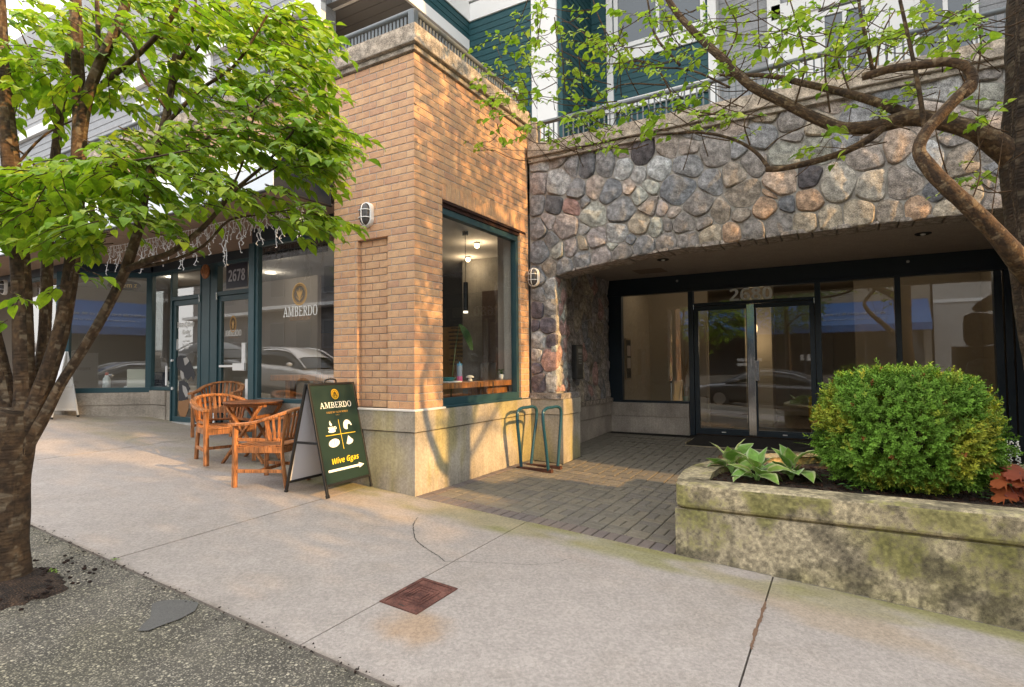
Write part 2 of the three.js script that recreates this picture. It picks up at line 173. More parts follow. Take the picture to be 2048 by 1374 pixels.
// ---------------------------------------------------------------- ground
const stain = (x, z) => { // grown and washed-in colours that the walk shows: moss by the wall, rust under the iron cover, ochre wash, dirt
  let c = [1, 1, 1]; const mix = (k, t) => { c = c.map((q, i) => lerp(q, q * k[i], t)); };
  const n = n2(x * 2.1, z * 2.1, 5), f = n2(x * 9, z * 9, 8), big = n2(x * 0.7 + 3, z * 0.7, 11), w = n2(x * 0.9, 3.3, 21);
  c = c.map((q) => q * (0.96 + 0.10 * (big - 0.5) + 0.05 * (n - 0.5) + 0.05 * (f - 0.5)));
  const band = (1 - sstep(0.16 + 0.2 * w, 0.34 + 0.2 * w, z + 0.1 * (f - 0.5))) * (x > -1.4 ? 1 : 0.4);
  mix([0.86, 0.86, 0.62], band * sstep(0.30, 0.62, n2(x * 1.6, z * 4, 33)));
  mix([0.74, 0.79, 0.45], band * sstep(0.52, 0.7, n2(x * 1.3 + 7, z * 3, 37)) * 0.8);
  mix([1.05, 0.90, 0.66], sstep(0.25, 0.45, z) * (1 - sstep(0.5, 1.1, z)) * sstep(0.45, 0.68, n2(x * 1.1, z * 2.3, 41)) * 0.55);
  const rd = Math.hypot((x - 1.66) * 1.2, (z - 2.02) * 1.3); mix([1.04, 0.80, 0.55], (1 - sstep(0.08, 0.34, rd + 0.25 * (f - 0.5))) * 0.8);
  mix([0.86, 0.84, 0.80], sstep(0.58, 0.74, n2(x * 3.3, z * 3.3, 47)) * 0.35);
  mix([0.55, 0.50, 0.42], (1 - sstep(0.0, 0.05, Math.abs(z - 2.49) + 0.05 * (f - 0.3))) * 0.7);
  return c; };
structure('ground', sheet(-70, 70, -45, 80, 5, (x, z) => G(x, Math.max(0.01, z)) - 0.42, null), M({ color: lin(0.09, 0.085, 0.08), roughness: 1 }), true);
const bed = structure('footing', sheet(-14, 12, -1.4, 2.6, 1, (x, z) => -0.066 * x - 0.02 * Math.max(0, z) - 0.03), mJoint, true);
const walk = new THREE.Group(); walk.name = 'sidewalk'; walk.userData.kind = 'structure'; scene.add(walk);
const JX = [-12.1, -10.2, -8.25, -6.3, -4.4, -2.5, -0.65, 1.29, 3.31, 5.3, 7.3, 9.3, 11.3];
for (let i = 0; i + 1 < JX.length; i++) { const near = JX[i + 1] > -3 && JX[i] < 6; mesh('slab', sheet(JX[i] + 0.005, JX[i + 1] - 0.005, 0.004, 2.485, near ? 0.035 : 0.15, (x, z) => G(x, z) + (i % 2 ? 0.0015 : 0), stain, 0.06), mSlab, walk, true); }
for (let i = 0; i < 5; i++) mesh('slab', sheet(JX[i] + 0.005, Math.min(JX[i + 1] - 0.005, -1.19), -1.34, -0.004, 0.1, (x) => -0.066 * x, stain, 0.06), mSlab, walk, true);
mesh('slab', sheet(-2.495, -1.18, -0.33, -0.004, 0.1, (x) => -0.066 * x, stain, 0.06), mSlab, walk, true);
// cracks: narrow dirt-filled lines lying in the slabs
function crack(px, w) { const p = px.map(([u, v]) => hitG(u, v)), c = new THREE.CatmullRomCurve3(p, false, 'centripetal'), n = px.length * 7, pos = [], idx = []; for (let i = 0; i <= n; i++) { const q = c.getPoint(i / n), t = c.getTangent(i / n), k = w * (0.45 + 0.9 * hash2(i, 3, px.length)) * Math.min(1, (n - i) / 4 + 0.25, i / 3 + 0.3), s = V(-t.z, 0, t.x).normalize(), j = (hash2(i, 9, px.length) - 0.5) * 0.008; for (const d of [-k + j, k + j]) { const x = q.x + s.x * d, z = q.z + s.z * d; pos.push(x, G(x, z) + 0.0035, z); } } for (let i = 0; i < n; i++) idx.push(2 * i, 2 * i + 1, 2 * i + 2, 2 * i + 1, 2 * i + 3, 2 * i + 2); const g = new THREE.BufferGeometry(); g.setAttribute('position', new THREE.Float32BufferAttribute(pos, 3)); g.setIndex(idx); g.computeVertexNormals(); return g; }
const mCrack = M({ color: lin(0.055, 0.047, 0.04), roughness: 1, side: THREE.DoubleSide });
mesh('crack', crack([[836, 1034], [828, 1047], [827, 1063], [834, 1082], [856, 1100], [878, 1113], [890, 1125]], 0.0035), mCrack, walk);
mesh('crack', crack([[890, 1123], [925, 1124], [1000, 1127], [1060, 1130], [1110, 1126], [1150, 1114]], 0.0016), mCrack, walk);
mesh('joint_filler', crack([[1532, 1203], [1522, 1235], [1508, 1278], [1502, 1300]], 0.010), M({ color: lin(0.16, 0.09, 0.055), roughness: 1, side: THREE.DoubleSide }), walk);
// verge of washed aggregate between walk and kerb
const vergeCol = (x, z) => { const n = n2(x * 1.2, z * 1.2, 61), f = n2(x * 6, z * 6, 62); let k = 0.88 + 0.3 * (n - 0.5) + 0.14 * (f - 0.5); const m = sstep(0.5, 0.68, n2(x * 2, z * 2, 66)); return [k * lerp(1, 0.92, m), k * lerp(1, 0.92, m), k * lerp(1, 0.86, m)]; };
const verge = new THREE.Group(); verge.name = 'pavement'; verge.userData.kind = 'structure'; scene.add(verge);
const VX = [-14, -5.4, -2.92, -0.60, 2.1, 4.6, 7.1, 12]; for (let i = 0; i + 1 < VX.length; i++) mesh('pavement_panel', sheet(VX[i] + 0.004, VX[i + 1] - 0.004, 2.495, 5.18, i > 1 && i < 6 ? 0.06 : 0.3, (x, z) => G(x, z) - 0.006 + 0.004 * (n2(x * 5, z * 5, 63) - 0.5), vergeCol, 0.05), mPebble, verge, true);
const patch = (px, m, name, par, lift = 0.002) => { const P = px.map(([u, v]) => hitG(u, v)), c = P.reduce((a, b) => a.add(b), V(0, 0, 0)).multiplyScalar(1 / P.length), pos = [c.x, G(c.x, c.z) + lift + 0.003, c.z], idx = []; for (const p of P) pos.push(p.x, G(p.x, p.z) + lift, p.z); P.forEach((_, i) => idx.push(0, 1 + (i + 1) % P.length, 1 + i)); const g = new THREE.BufferGeometry(); g.setAttribute('position', new THREE.Float32BufferAttribute(pos, 3)); g.setIndex(idx); g.computeVertexNormals(); return mesh(name, g, m, par); };
patch([[304, 1208], [318, 1203], [340, 1200], [372, 1200], [398, 1206], [390, 1222], [360, 1238], [322, 1252], [296, 1262], [276, 1262], [284, 1250], [300, 1236]], M({ color: lin(0.20, 0.195, 0.19), map: rep(tFine, 3), bumpMap: rep(tFineB, 3), bumpScale: 0.003, roughness: 0.95, side: THREE.DoubleSide }), 'repair_patch', verge);
{ // earth around the foot of the tree
  const c = [-0.70, 3.02], g = new THREE.CircleGeometry(1, 40, 0, Math.PI * 2).rotateX(-Math.PI / 2), p = g.attributes.position; const seg = new THREE.RingGeometry(0.001, 1, 44, 7).rotateX(-Math.PI / 2), q = seg.attributes.position; for (let i = 0; i < q.count; i++) { const a = Math.atan2(q.getZ(i), q.getX(i)), r = Math.hypot(q.getX(i), q.getZ(i)); const R = 0.33 * (0.85 + 0.9 * (n2(Math.cos(a) * 2.4 + 5, Math.sin(a) * 2.4 + 5, 71) - 0.5) + 0.35 * (n2(Math.cos(a) * 9 + 5, Math.sin(a) * 9 + 5, 74) - 0.5) + (Math.cos(a) > 0.3 ? 0.12 : 0)); const x = c[0] + Math.cos(a) * r * R, z = c[1] + Math.sin(a) * r * R; q.setXYZ(i, x, G(x, z) - 0.004 + 0.05 * (1 - r * r) + 0.012 * (n2(x * 14, z * 14, 72) - 0.5) + (r > 0.95 ? -0.01 : 0.004), z); } seg.computeVertexNormals(); mesh('soil', seg, mSoil, verge); }
// kerb, carriageway, far walk
const KZ = 5.2;
structure('kerb', Array.from({ length: 14 }, (_, i) => sheet(-21 + i * 3, -18.01 + i * 3, KZ - 0.015, KZ + 0.14, 0.15, (x, z) => G(x, z) - 0.004, () => [1, 1, 1], 0.2)), mConc, true);
structure('road', sheet(-60, 60, KZ + 0.15, 13.4, 1.2, (x, z) => -0.066 * x - 0.12 - 0.13 + 0.05 * Math.cos((z - 9.3) / 4 * 1.4), null), M({ color: lin(0.055, 0.055, 0.057), map: rep(tFine, 1), bumpMap: rep(tFineB, 2), bumpScale: 0.004, roughness: 0.95 }), true);
structure('sidewalk_opposite', sheet(-60, 60, 13.4, 16.6, 1.2, (x) => -0.066 * x - 0.10, () => [0.95, 0.95, 0.95], 0.2), mSlab, true);
// entrance court of concrete blocks
const court = new THREE.Group(); court.name = 'forecourt'; court.userData.kind = 'structure'; scene.add(court);
mesh('bedding', sheet(0.0, 6.0, -5.6, 0.0, 0.25, (x, z) => G(x, z) - 0.012), mJoint, court, true);
{ const geos = {}; const block = (w, d) => { const k = w.toFixed(3) + '_' + d.toFixed(3); if (!geos[k]) { const a = w / 2 - 0.0036, b = d / 2 - 0.0036, c = 0.006, h = 0, e = -0.05; const g = new THREE.BufferGeometry(), v = [[-a + c, h, -b + c], [a - c, h, -b + c], [a - c, h, b - c], [-a + c, h, b - c], [-a, h - 0.005, -b], [a, h - 0.005, -b], [a, h - 0.005, b], [-a, h - 0.005, b], [-a, e, -b], [a, e, -b], [a, e, b], [-a, e, b]]; const q = [[0, 3, 2, 1], [0, 1, 5, 4], [1, 2, 6, 5], [2, 3, 7, 6], [3, 0, 4, 7], [4, 5, 9, 8], [5, 6, 10, 9], [6, 7, 11, 10], [7, 4, 8, 11]], pos = []; for (const [i, j, k2, l] of q) for (const t of [i, j, k2, i, k2, l]) pos.push(...v[t]); g.setAttribute('position', new THREE.Float32BufferAttribute(pos, 3)); g.computeVertexNormals(); geos[k] = [0, 1, 2].map((s) => { const c2 = uvBox(g.clone()); const u = c2.attributes.uv; for (let i = 0; i < u.count; i++) u.setXY(i, u.getX(i) + s * 0.37, u.getY(i) + s * 0.53); return c2; }); } return geos[k]; };
  const rp = rng(77), list = [];
  const put = (x, z, w, d, edge) => list.push([x, z, w, d, edge, rp(), rp(), rp(), rp()]);
  for (let x = 0.05; x < 5.2; x += 0.1) put(x, -0.105, 0.1, 0.2, 1);                     // soldier course along the walk
  for (let z = -0.305; z > -5.4; z -= 0.2) put(0.055, z, 0.1, 0.2, 1);                    // edge course along the wall
  for (let l = 0; l < 25; l++) { const x0 = 0.11 + l * 0.2; let z = -0.21 - (l % 2) * 0.2; if (l % 2) { put(x0 + 0.1, z + 0.15, 0.2, 0.1); put(x0 + 0.1, z + 0.05, 0.2, 0.1); } let k = l % 2 ? 1 : 0; for (; z > -5.2; z -= 0.2, k++) { if (k % 2) { put(x0 + 0.05, z - 0.1, 0.1, 0.2); put(x0 + 0.15, z - 0.1, 0.1, 0.2); } else { put(x0 + 0.1, z - 0.05, 0.2, 0.1); put(x0 + 0.1, z - 0.15, 0.2, 0.1); } } }
  const seen = (x, z) => !(x > 2.66 && z < 0.1) && !(x < 0.5 && z < -2.5 && z > -3.07) && !(x < 0.5 && z < -3.07 && false);
  const vis = list.filter(([x, z]) => !(x < 0.5 && z < -2.48 && z > -3.09)); vis.sort((a, b) => (seen(b[0], b[1]) - seen(a[0], a[1])) || (b[1] - a[1]));
  const rest = []; vis.forEach(([x, z, w, d, edge, a, b, c, e], i) => { const gs = block(w, d), g = gs[Math.floor(a * 3)], m = edge ? mPaverEdge[Math.floor(b * 3)] : mPavers[Math.floor(b * 5)], y = G(x, z) + (c - 0.5) * 0.003; const e1 = (G(x + 0.05, z) - G(x - 0.05, z)) / 0.1, e2 = (G(x, z + 0.05) - G(x, z - 0.05)) / 0.1; if (z > -3.6 && i < 300) { const o = inst('paver', g, m, court); o.position.set(x, y, z); o.rotation.set(Math.atan(e2) + (e - 0.5) * 0.008, 0, Math.atan(e1)); } else rest.push(g.clone().translate(x, y, z)); });
  const rm = mesh('paver_remainder', rest, mPavers[2], court, true); rm.userData.kind = 'stuff'; }
// door mat set in front of the entrance
mesh('entrance_mat', sheet(1.62, 3.5, -5.44, -4.62, 0.2, (x, z) => G(x, z) + 0.012, null, 0.02), M({ color: lin(0.03, 0.026, 0.024), map: rep(tFine, 6), bumpMap: rep(tFineB, 8), bumpScale: 0.003, roughness: 1 }), court, true);
mesh('mat_rim', [bx(1.60, 1.62, 0.06, G(1.6, -5) + 0.016, -5.44, -4.62), bx(1.60, 3.5, 0.03, G(2.4, -4.62) + 0.016, -4.62, -4.60)], M({ color: lin(0.35, 0.3, 0.2), roughness: 0.5, metalness: 0.6 }), court);
// ---------------------------------------------------------------- the corner building
const bld = thing('apartment_building', 'corner building of tan brick, fieldstone and teal siding with glazed entrance', 'building');
const vc = (g, f) => { const p = g.attributes.position, n = g.attributes.normal, c = new Float32Array(p.count * 3); for (let i = 0; i < p.count; i++) c.set(f(p.getX(i), p.getY(i), p.getZ(i), n), i * 3); g.setAttribute('color', new THREE.BufferAttribute(c, 3)); return g; };
// box cut into small quads so that stains can sit on it
const gbox = (x0, x1, y0, y1, z0, z1, st, f) => { const w = x1 - x0, h = y1 - y0, d = z1 - z0, n = (l) => Math.max(1, Math.min(120, Math.round(l / st))); return vc(new THREE.BoxGeometry(w, h, d, n(w), n(h), n(d)).translate((x0 + x1) / 2, (y0 + y1) / 2, (z0 + z1) / 2), f); };
const plinthStain = (x, y, z) => { const s = x - z, h = y - G(Math.max(x, 0), z); const n = n2(s * 3, y * 2, 81), f = n2(s * 14, y * 6, 82), str = n2(s * 16, y * 0.9, 83); let k = 1.0 + 0.14 * (n - 0.5) + 0.12 * (f - 0.5) + 0.12 * (str - 0.5); let c = [k, k, k];
  const moss = sstep(0.47, 0.62, n2(s * 2.2 + 4, y * 1.1, 85) * 0.75 + 0.25 * str) * (x > -0.05 ? 1 : 0.75); c = [lerp(c[0], c[0] * 0.86, moss), lerp(c[1], c[1] * 0.84, moss), lerp(c[2], c[2] * 0.52, moss)];
  const dirt = sstep(0.55, 0.8, str * 0.6 + n * 0.4); return [c[0] * (1 - 0.2 * dirt), c[1] * (1 - 0.22 * dirt), c[2] * (1 - 0.24 * dirt)]; };
// --- concrete plinth
const YC = 0.852, YS = 0.645;
const pl = mesh('concrete_plinth', [gbox(-1.19, 0, -0.2, YS - 0.012, -0.35, 0, 0.06, plinthStain), gbox(-0.32, 0, -0.3, YS - 0.012, -2.5, -0.3501, 0.06, plinthStain), gbox(-0.32, 0.49, -0.3, YS - 0.012, -3.07, -2.5001, 0.06, plinthStain),
  gbox(-1.18, -0.02, YS - 0.02, YS + 0.01, -0.33, -0.02, 0.2, () => [0.7, 0.68, 0.66]), gbox(-0.3, 0.47, YS - 0.02, YS + 0.01, -3.05, -2.52, 0.2, () => [0.7, 0.68, 0.66]), gbox(-0.3, -0.02, YS - 0.02, YS + 0.01, -2.6, -0.3, 0.2, () => [0.7, 0.68, 0.66]),
  gbox(-1.19, 0.012, YS, YC, -0.35, 0.012, 0.06, plinthStain), gbox(-0.32, 0.012, YS, YC, -2.489, -0.3501, 0.06, plinthStain), gbox(-0.32, 0.502, YS, YC, -3.08, -2.489, 0.06, plinthStain)], mConc, bld);
mesh('flashing', [rb(-1.2, 0.02, YC, YC + 0.022, -0.03, 0.02, 0.005), rb(-0.04, 0.02, YC, YC + 0.022, -0.505, -0.031, 0.005)], M({ color: lin(0.72, 0.70, 0.68), roughness: 0.5 }), pl);
// --- brick
const brickCache = {}; const BH = 0.0797;
const brickGeo = (w, h, d) => { const k = [w, h, d].map((q) => q.toFixed(3)).join(); if (!brickCache[k]) { const a = w / 2, b = h / 2, c = 0.0035, v = [[-a + c, -b + c, 0], [a - c, -b + c, 0], [a - c, b - c, 0], [-a + c, b - c, 0], [-a, -b, -c], [a, -b, -c], [a, b, -c], [-a, b, -c], [-a, -b, -d], [a, -b, -d], [a, b, -d], [-a, b, -d]], q = [[0, 1, 2, 3], [1, 0, 4, 5], [2, 1, 5, 6], [3, 2, 6, 7], [0, 3, 7, 4], [5, 4, 8, 9], [6, 5, 9, 10], [7, 6, 10, 11], [4, 7, 11, 8]], pos = []; for (const [i, j, m, l] of q) for (const t of [i, j, m, i, m, l]) pos.push(...v[t]); const g = new THREE.BufferGeometry(); g.setAttribute('position', new THREE.Float32BufferAttribute(pos, 3)); g.computeVertexNormals(); brickCache[k] = [0, 1, 2, 3].map((s) => { const e = uvBox(g.clone()), u = e.attributes.uv; for (let i = 0; i < u.count; i++) u.setXY(i, u.getX(i) + s * 0.31, u.getY(i) + s * 0.47); return e; }); } return brickCache[k]; };
const rbk = rng(5150); let lastB = 0;
const pickB = () => { let k; do k = Math.floor(rbk() * 6); while (k === lastB && rbk() < 0.5); return lastB = k; };
// face: 'z' looks to the street, 'x' to the court; s is the coordinate along the wall
function brick(par, face, s, y, w, h, off = 0, d = 0.09) { const o = inst('brick', brickGeo(w, h, d)[Math.floor(rbk() * 4)], mBricks[pickB()], par); const e = off + (rbk() - 0.5) * 0.0022; if (face === 'z') o.position.set(s, y, -0.012 + e); else { o.position.set(-0.012 + e, y, s); o.rotation.y = Math.PI / 2; } o.rotation.z += (rbk() - 0.5) * 0.004; return o; }
const Y0 = YC + 0.024, NC = 47, CH = (4.605 - Y0) / NC, bh = CH - 0.0095, L = 0.2115;
const wallZ = mesh('brick_wall', [bx(-1.18, -0.019, Y0, 4.61, -0.3, -0.072), bx(-1.18, -0.825, Y0, 4.6, -0.0718, -0.0185), bx(-0.372, -0.0187, Y0, 4.6, -0.0718, -0.0186), bx(-0.86, -0.36, 2.712, 4.6, -0.0716, -0.0184)], mMortar, bld);
const wallX = mesh('brick_wall_side', [bx(-0.28, -0.0185, Y0, 4.608, -0.485, -0.05), bx(-0.28, -0.0185, 3.18, 4.607, -2.49, -0.484), bx(-0.28, -0.0184, Y0 - 0.01, 3.18, -2.49, -2.255)], mMortar, bld);
function runs(a, b, first, panel) { const out = []; let s = a; let k = 0; while (s < b - 0.012) { let e = k === 0 ? a + first : s + L; if (e > b - 0.04) e = b; out.push([s, e]); s = e; k++; } if (!panel) return out; const r = []; for (const [p, q] of out) { const cuts = [p, ...panel.filter((c) => c > p + 0.02 && c < q - 0.02), q]; for (let i = 0; i + 1 < cuts.length; i++) r.push([cuts[i], cuts[i + 1]]); } return r; }
for (let c = 0; c < NC; c++) { const y = Y0 + (c + 0.5) * CH, even = c % 2 === 0, longZ = even ? 0.2115 : 0.1055, longX = even ? 0.1055 : 0.2115;
  // the corner brick turns the corner: one box with two faces
  const cb = inst('brick', new RoundedBoxGeometry(longZ - 0.008, bh, longX - 0.008, 1, 0.0035), mBricks[pickB()], wallZ); uvBox(cb.geometry); cb.position.set(-0.012 - (longZ - 0.008) / 2, y, -0.012 - (longX - 0.008) / 2);
  const inPanel = y < 2.708, P0 = -0.81, P1 = -0.383;
  for (const [p, q] of runs(0.012 + longZ - 0.004, 1.185, L, inPanel ? [-P1, -P0] : null)) { const mid = -(p + q) / 2, rec = inPanel && mid > P0 && mid < P1 && p >= -P1 - 0.021 && q <= -P0 + 0.021; brick(wallZ, 'z', mid, y, q - p - 0.0095, bh, rec ? -0.05 : 0, rec ? 0.05 : 0.09); }
  for (const [p, q] of runs(0.012 + longX - 0.004, 2.485, L)) { let a = p, b = q; if (y < 3.375) { const o0 = y < 3.165 ? 0.498 : 0.498, o1 = y < 3.165 ? 2.25 : 2.405; if (a >= o0 - 0.03 && b <= o1 + 0.03) continue; if (a < o0 && b > o0) b = o0; else if (a < o1 && b > o1) a = o1; else if (a >= o0 && a < o1) continue; if (b - a < 0.03) continue; } brick(wallX, 'x', -(a + b) / 2, y, b - a - 0.0095, bh); } }
for (let k = 0; k < 23; k++) brick(wallX, 'x', -0.498 - 0.0829 * (k + 0.5), 3.268, 0.0735, 0.196, 0.0);
mesh('steel_lintel', [bx(-0.25, -0.004, 3.135, 3.164, -2.40, -0.500), bx(-0.25, -0.03, 3.09, 3.136, -2.25, -0.500)], mLintel, wallX);
// brick band above the shop, running on behind the trees
{ const g = [], yb = 4.125; mesh('brick_spandrel', [bx(-28, -1.181, yb + 0.004, 4.61, -0.3, -0.0188), bx(-28, -11.7, 0.6, 4.1, -0.3, -0.0188)], mMortar, bld); const par = bld.children[bld.children.length - 1]; for (let c = 0; c < 6; c++) { const y = yb + 0.04 + c * 0.0797; for (let x = -1.19 - (c % 2 ? 0 : 0.105), i = 0; x > -13.8; x -= L, i++) { const q = brickGeo(L - 0.0095, bh, 0.09)[i % 4]; if (i < 12) brick(par, 'z', x - L / 2, y, L - 0.0095, bh); else g.push(q.clone().translate(x - L / 2, y, -0.012)); } } for (let c = 0; c < 44; c++) for (let x = -11.75 - (c % 2) * 0.1, i = 0; x > -13.8; x -= L, i++) g.push(brickGeo(L - 0.0095, bh, 0.09)[i % 4].clone().translate(x - L / 2, 0.7 + c * 0.0797, -0.012)); const st = mesh('brick_remainder', g, mBricks[1], par, true); st.userData.kind = 'stuff'; }
// --- cornice round the brick block and over the stone
const corn = mesh('cornice', [rb(-28, 0.065, 4.668, 4.865, -0.35, 0.065, 0.012), rb(-0.35, 0.0649, 4.668, 4.8648, -2.46, -0.352, 0.012), rb(-28, 0.02, 4.610, 4.667, -0.33, 0.02, 0.008), rb(-0.33, 0.0199, 4.610, 4.667, -2.46, -0.332, 0.008)], mCornice, bld);
mesh('entrance_cornice', [rb(0.03, 6.6, 4.215, 4.40, -3.0, -2.40, 0.012), rb(0.02, 6.6, 4.15, 4.2145, -2.95, -2.44, 0.008), rb(0.0, 0.14, 4.402, 4.74, -2.62, -2.47, 0.006)], mCornice, bld);
// --- railings
function railing(name, a, b, yBot, yTop, step, bars) { const t = new THREE.Group(); t.name = name; bld.add(t); const d = b.clone().sub(a), len = d.length(), n = Math.round(len / step); d.normalize(); mesh('handrail', cyl(V(a.x, yTop, a.z), V(b.x, yTop, b.z), 0.032, 0.032, 14), mRail, t); mesh('bottom_rail', bar(V(a.x, yBot + 0.02, a.z), V(b.x, yBot + 0.02, b.z), 0.03, 0.02, 0), mRail, t); const g = uvBox(new THREE.BoxGeometry(bars, yTop - yBot, 0.012)), ang = Math.atan2(-d.z, d.x), rest = []; for (let i = 0; i <= n; i++) { const p = a.clone().addScaledVector(d, i * len / n); if (i < 130) { const o = inst('picket', g, mRail, t); o.position.set(p.x, (yTop + yBot) / 2, p.z); o.rotation.y = ang; } else rest.push(g.clone().rotateY(ang).translate(p.x, (yTop + yBot) / 2, p.z)); } if (rest.length) mesh('picket_remainder', rest, mRail, t).userData.kind = 'stuff'; return t; }
railing('railing', V(-0.06, 0, -0.06), V(-9, 0, -0.06), 4.866, 5.075, 0.052, 0.03);
railing('railing', V(-0.06, 0, -0.06), V(-0.06, 0, -2.5), 4.866, 5.075, 0.058, 0.026);
mesh('corner_post', rb(-0.10, -0.02, 4.866, 5.08, -0.10, -0.02, 0.008), mRail, bld);
railing('railing', V(0.16, 0, -2.53), V(6.5, 0, -2.53), 4.402, 4.72, 0.075, 0.018);
// --- fieldstone front: cells of a weighted diagram round stones read off the photograph
const archPts = [[0.405, 2.54], [0.6, 2.575], [0.9, 2.615], [1.3, 2.665], [1.72, 2.715], [2.56, 2.73], [3.4, 2.757], [4.1, 2.76], [4.74, 2.765], [5.25, 2.77], [6.25, 2.76]];
const archY = (x) => { for (let i = 0; i + 1 < archPts.length; i++) if (x <= archPts[i + 1][0]) { const [a, b] = archPts[i], [c, d] = archPts[i + 1]; return b + (d - b) * (x - a) / (c - a); } return 2.76; };
const SA = [[125, 430, 65, 'pg'], [262, 420, 88, 'lg'], [340, 330, 55, 'mg'], [455, 330, 60, 'dg'], [585, 310, 75, 'mg'], [700, 225, 45, 'pk'], [825, 235, 74, 'dk'], [700, 325, 74, 'wh'], [945, 330, 86, 'wh'], [810, 365, 52, 'lg'], [510, 455, 76, 'pi'], [385, 475, 70, 'mg'], [615, 490, 86, 'bg'], [735, 460, 46, 'pi'], [820, 520, 60, 'ws'], [885, 455, 52, 'ws'], [1080, 465, 122, 'bg'], [1140, 320, 105, 'mg'], [1330, 210, 110, 'mb'], [1150, 190, 70, 'br'], [1010, 190, 60, 'br'], [1300, 420, 86, 'mg'], [1460, 380, 88, 'br2'], [1580, 290, 75, 'mb'], [1480, 190, 60, 'mg'], [1650, 100, 90, 'mg'], [1820, 230, 100, 'gg'], [1520, 510, 108, 'br2'], [110, 580, 56, 'mg'], [225, 580, 62, 'dg'], [350, 590, 62, 'pr'], [430, 560, 40, 'mg'], [500, 650, 86, 'ws'], [680, 610, 96, 'mg'], [880, 590, 60, 'br'], [965, 600, 45, 'pg'], [1210, 570, 100, 'mb'], [815, 710, 76, 'tn'], [925, 730, 60, 'ws'], [1050, 630, 42, 'pi'], [1120, 700, 80, 'mb'], [1000, 715, 40, 'mb'], [1255, 700, 56, 'mb'], [1370, 620, 70, 'br2'], [1510, 630, 62, 'br2'], [1670, 600, 88, 'or'], [1725, 500, 40, 'or'], [1790, 420, 110, 'or2'], [1960, 400, 80, 'dk'], [1820, 570, 58, 'dg'], [1970, 545, 92, 'or'], [190, 680, 45, 'pg'], [120, 740, 60, 'mg'], [310, 720, 82, 'pg'], [455, 735, 40, 'lg'], [520, 800, 76, 'pg'], [655, 770, 76, 'lg'], [130, 900, 66, 'bg'], [215, 830, 45, 'mg'], [255, 890, 50, 'ws'], [345, 870, 56, 'pg'], [425, 850, 45, 'tn'], [420, 945, 58, 'mg'], [550, 930, 70, 'pg'], [640, 850, 40, 'ws'], [700, 905, 70, 'mb'], [840, 860, 76, 'mg'], [760, 820, 40, 'bg'], [1000, 840, 70, 'mb'], [1140, 820, 70, 'mb'], [1300, 790, 80, 'tn'], [1440, 770, 65, 'or'], [1590, 740, 75, 'mb'], [1760, 700, 86, 'mb'], [1950, 690, 75, 'tn'], [300, 1000, 55, 'mg'], [200, 1005, 48, 'br2'], [110, 1075, 60, 'bg'], [222, 1150, 62, 'lg'], [125, 1190, 50, 'mg'], [110, 1290, 56, 'dp'], [205, 1290, 48, 'mg']];
const SB = [[440, 190, 105, 'gg'], [650, 130, 80, 'mg'], [300, 110, 60, 'mb'], [810, 240, 110, 'br'], [850, 120, 60, 'br'], [1020, 160, 122, 'or2'], [600, 440, 126, 'tn2'], [840, 450, 116, 'tn2'], [1050, 430, 120, 'br'], [545, 670, 76, 'tn'], [750, 640, 100, 'tn'], [960, 630, 80, 'br2'], [1160, 600, 86, 'or'], [1260, 520, 45, 'dg'], [1330, 610, 55, 'tn'], [1450, 270, 130, 'br2'], [1500, 480, 110, 'tn'], [1390, 140, 70, 'mb'], [1650, 200, 90, 'mb'], [1640, 420, 60, 'br'], [1720, 520, 70, 'br'], [1720, 330, 60, 'mg']];
const SC = [[410, 340, 115, 'wh'], [620, 360, 95, 'dp'], [560, 90, 125, 'dp'], [330, 80, 60, 'dp'], [370, 620, 85, 'lg'], [600, 680, 155, 'pr'], [350, 830, 75, 'dp'], [410, 1070, 120, 'dp'], [615, 1060, 100, 'lg']];
const sites = []; const addSite = (u, v, r, k, sc) => { const p = hitZ(u, v, -2.5), q = hitZ(u + r / sc, v, -2.5); sites.push({ x: p.x, y: p.y, r: Math.max(0.04, Math.abs(q.x - p.x) * 0.98), k }); };
SA.forEach(([x, y, r, k]) => addSite(1040 + x / 3.413, 240 + y / 3.413, r, k, 3.413)); SB.forEach(([x, y, r, k]) => addSite(1500 + x / 3.434, 240 + y / 3.434, r, k, 3.434)); SC.forEach(([x, y, r, k]) => addSite(1030 + x / 8.586, 640 + y / 8.586, r, k, 8.586));
const rst = rng(909), keys = ['mg', 'mb', 'br', 'pg', 'lg', 'bg', 'br2', 'tn', 'gg', 'mg', 'mb', 'dg', 'pi'];
function fillSites(S2, inside, x0, x1, y0, y1, rmin, rmax, tries) { for (let i = 0; i < tries; i++) { const x = rr(rst, x0, x1), y = rr(rst, y0, y1), r = rr(rst, rmin, rmax); if (!inside(x, y)) continue; let ok = true; for (const s of S2) if (Math.hypot(s.x - x, s.y - y) < (s.r + r) * 0.82) { ok = false; break; } if (ok) S2.push({ x, y, r, k: keys[Math.floor(rst() * keys.length)] }); } }
const inFront = (x, y) => (x < 0.38 ? y > 0.98 : x < 6.28 ? y > archY(x) + 0.05 : y > 0.98) && y < 4.2;
fillSites(sites, inFront, 0.02, 6.5, 0.98, 4.2, 0.13, 0.17, 900); fillSites(sites, inFront, 0.02, 6.5, 0.98, 4.2, 0.11, 0.12, 500);
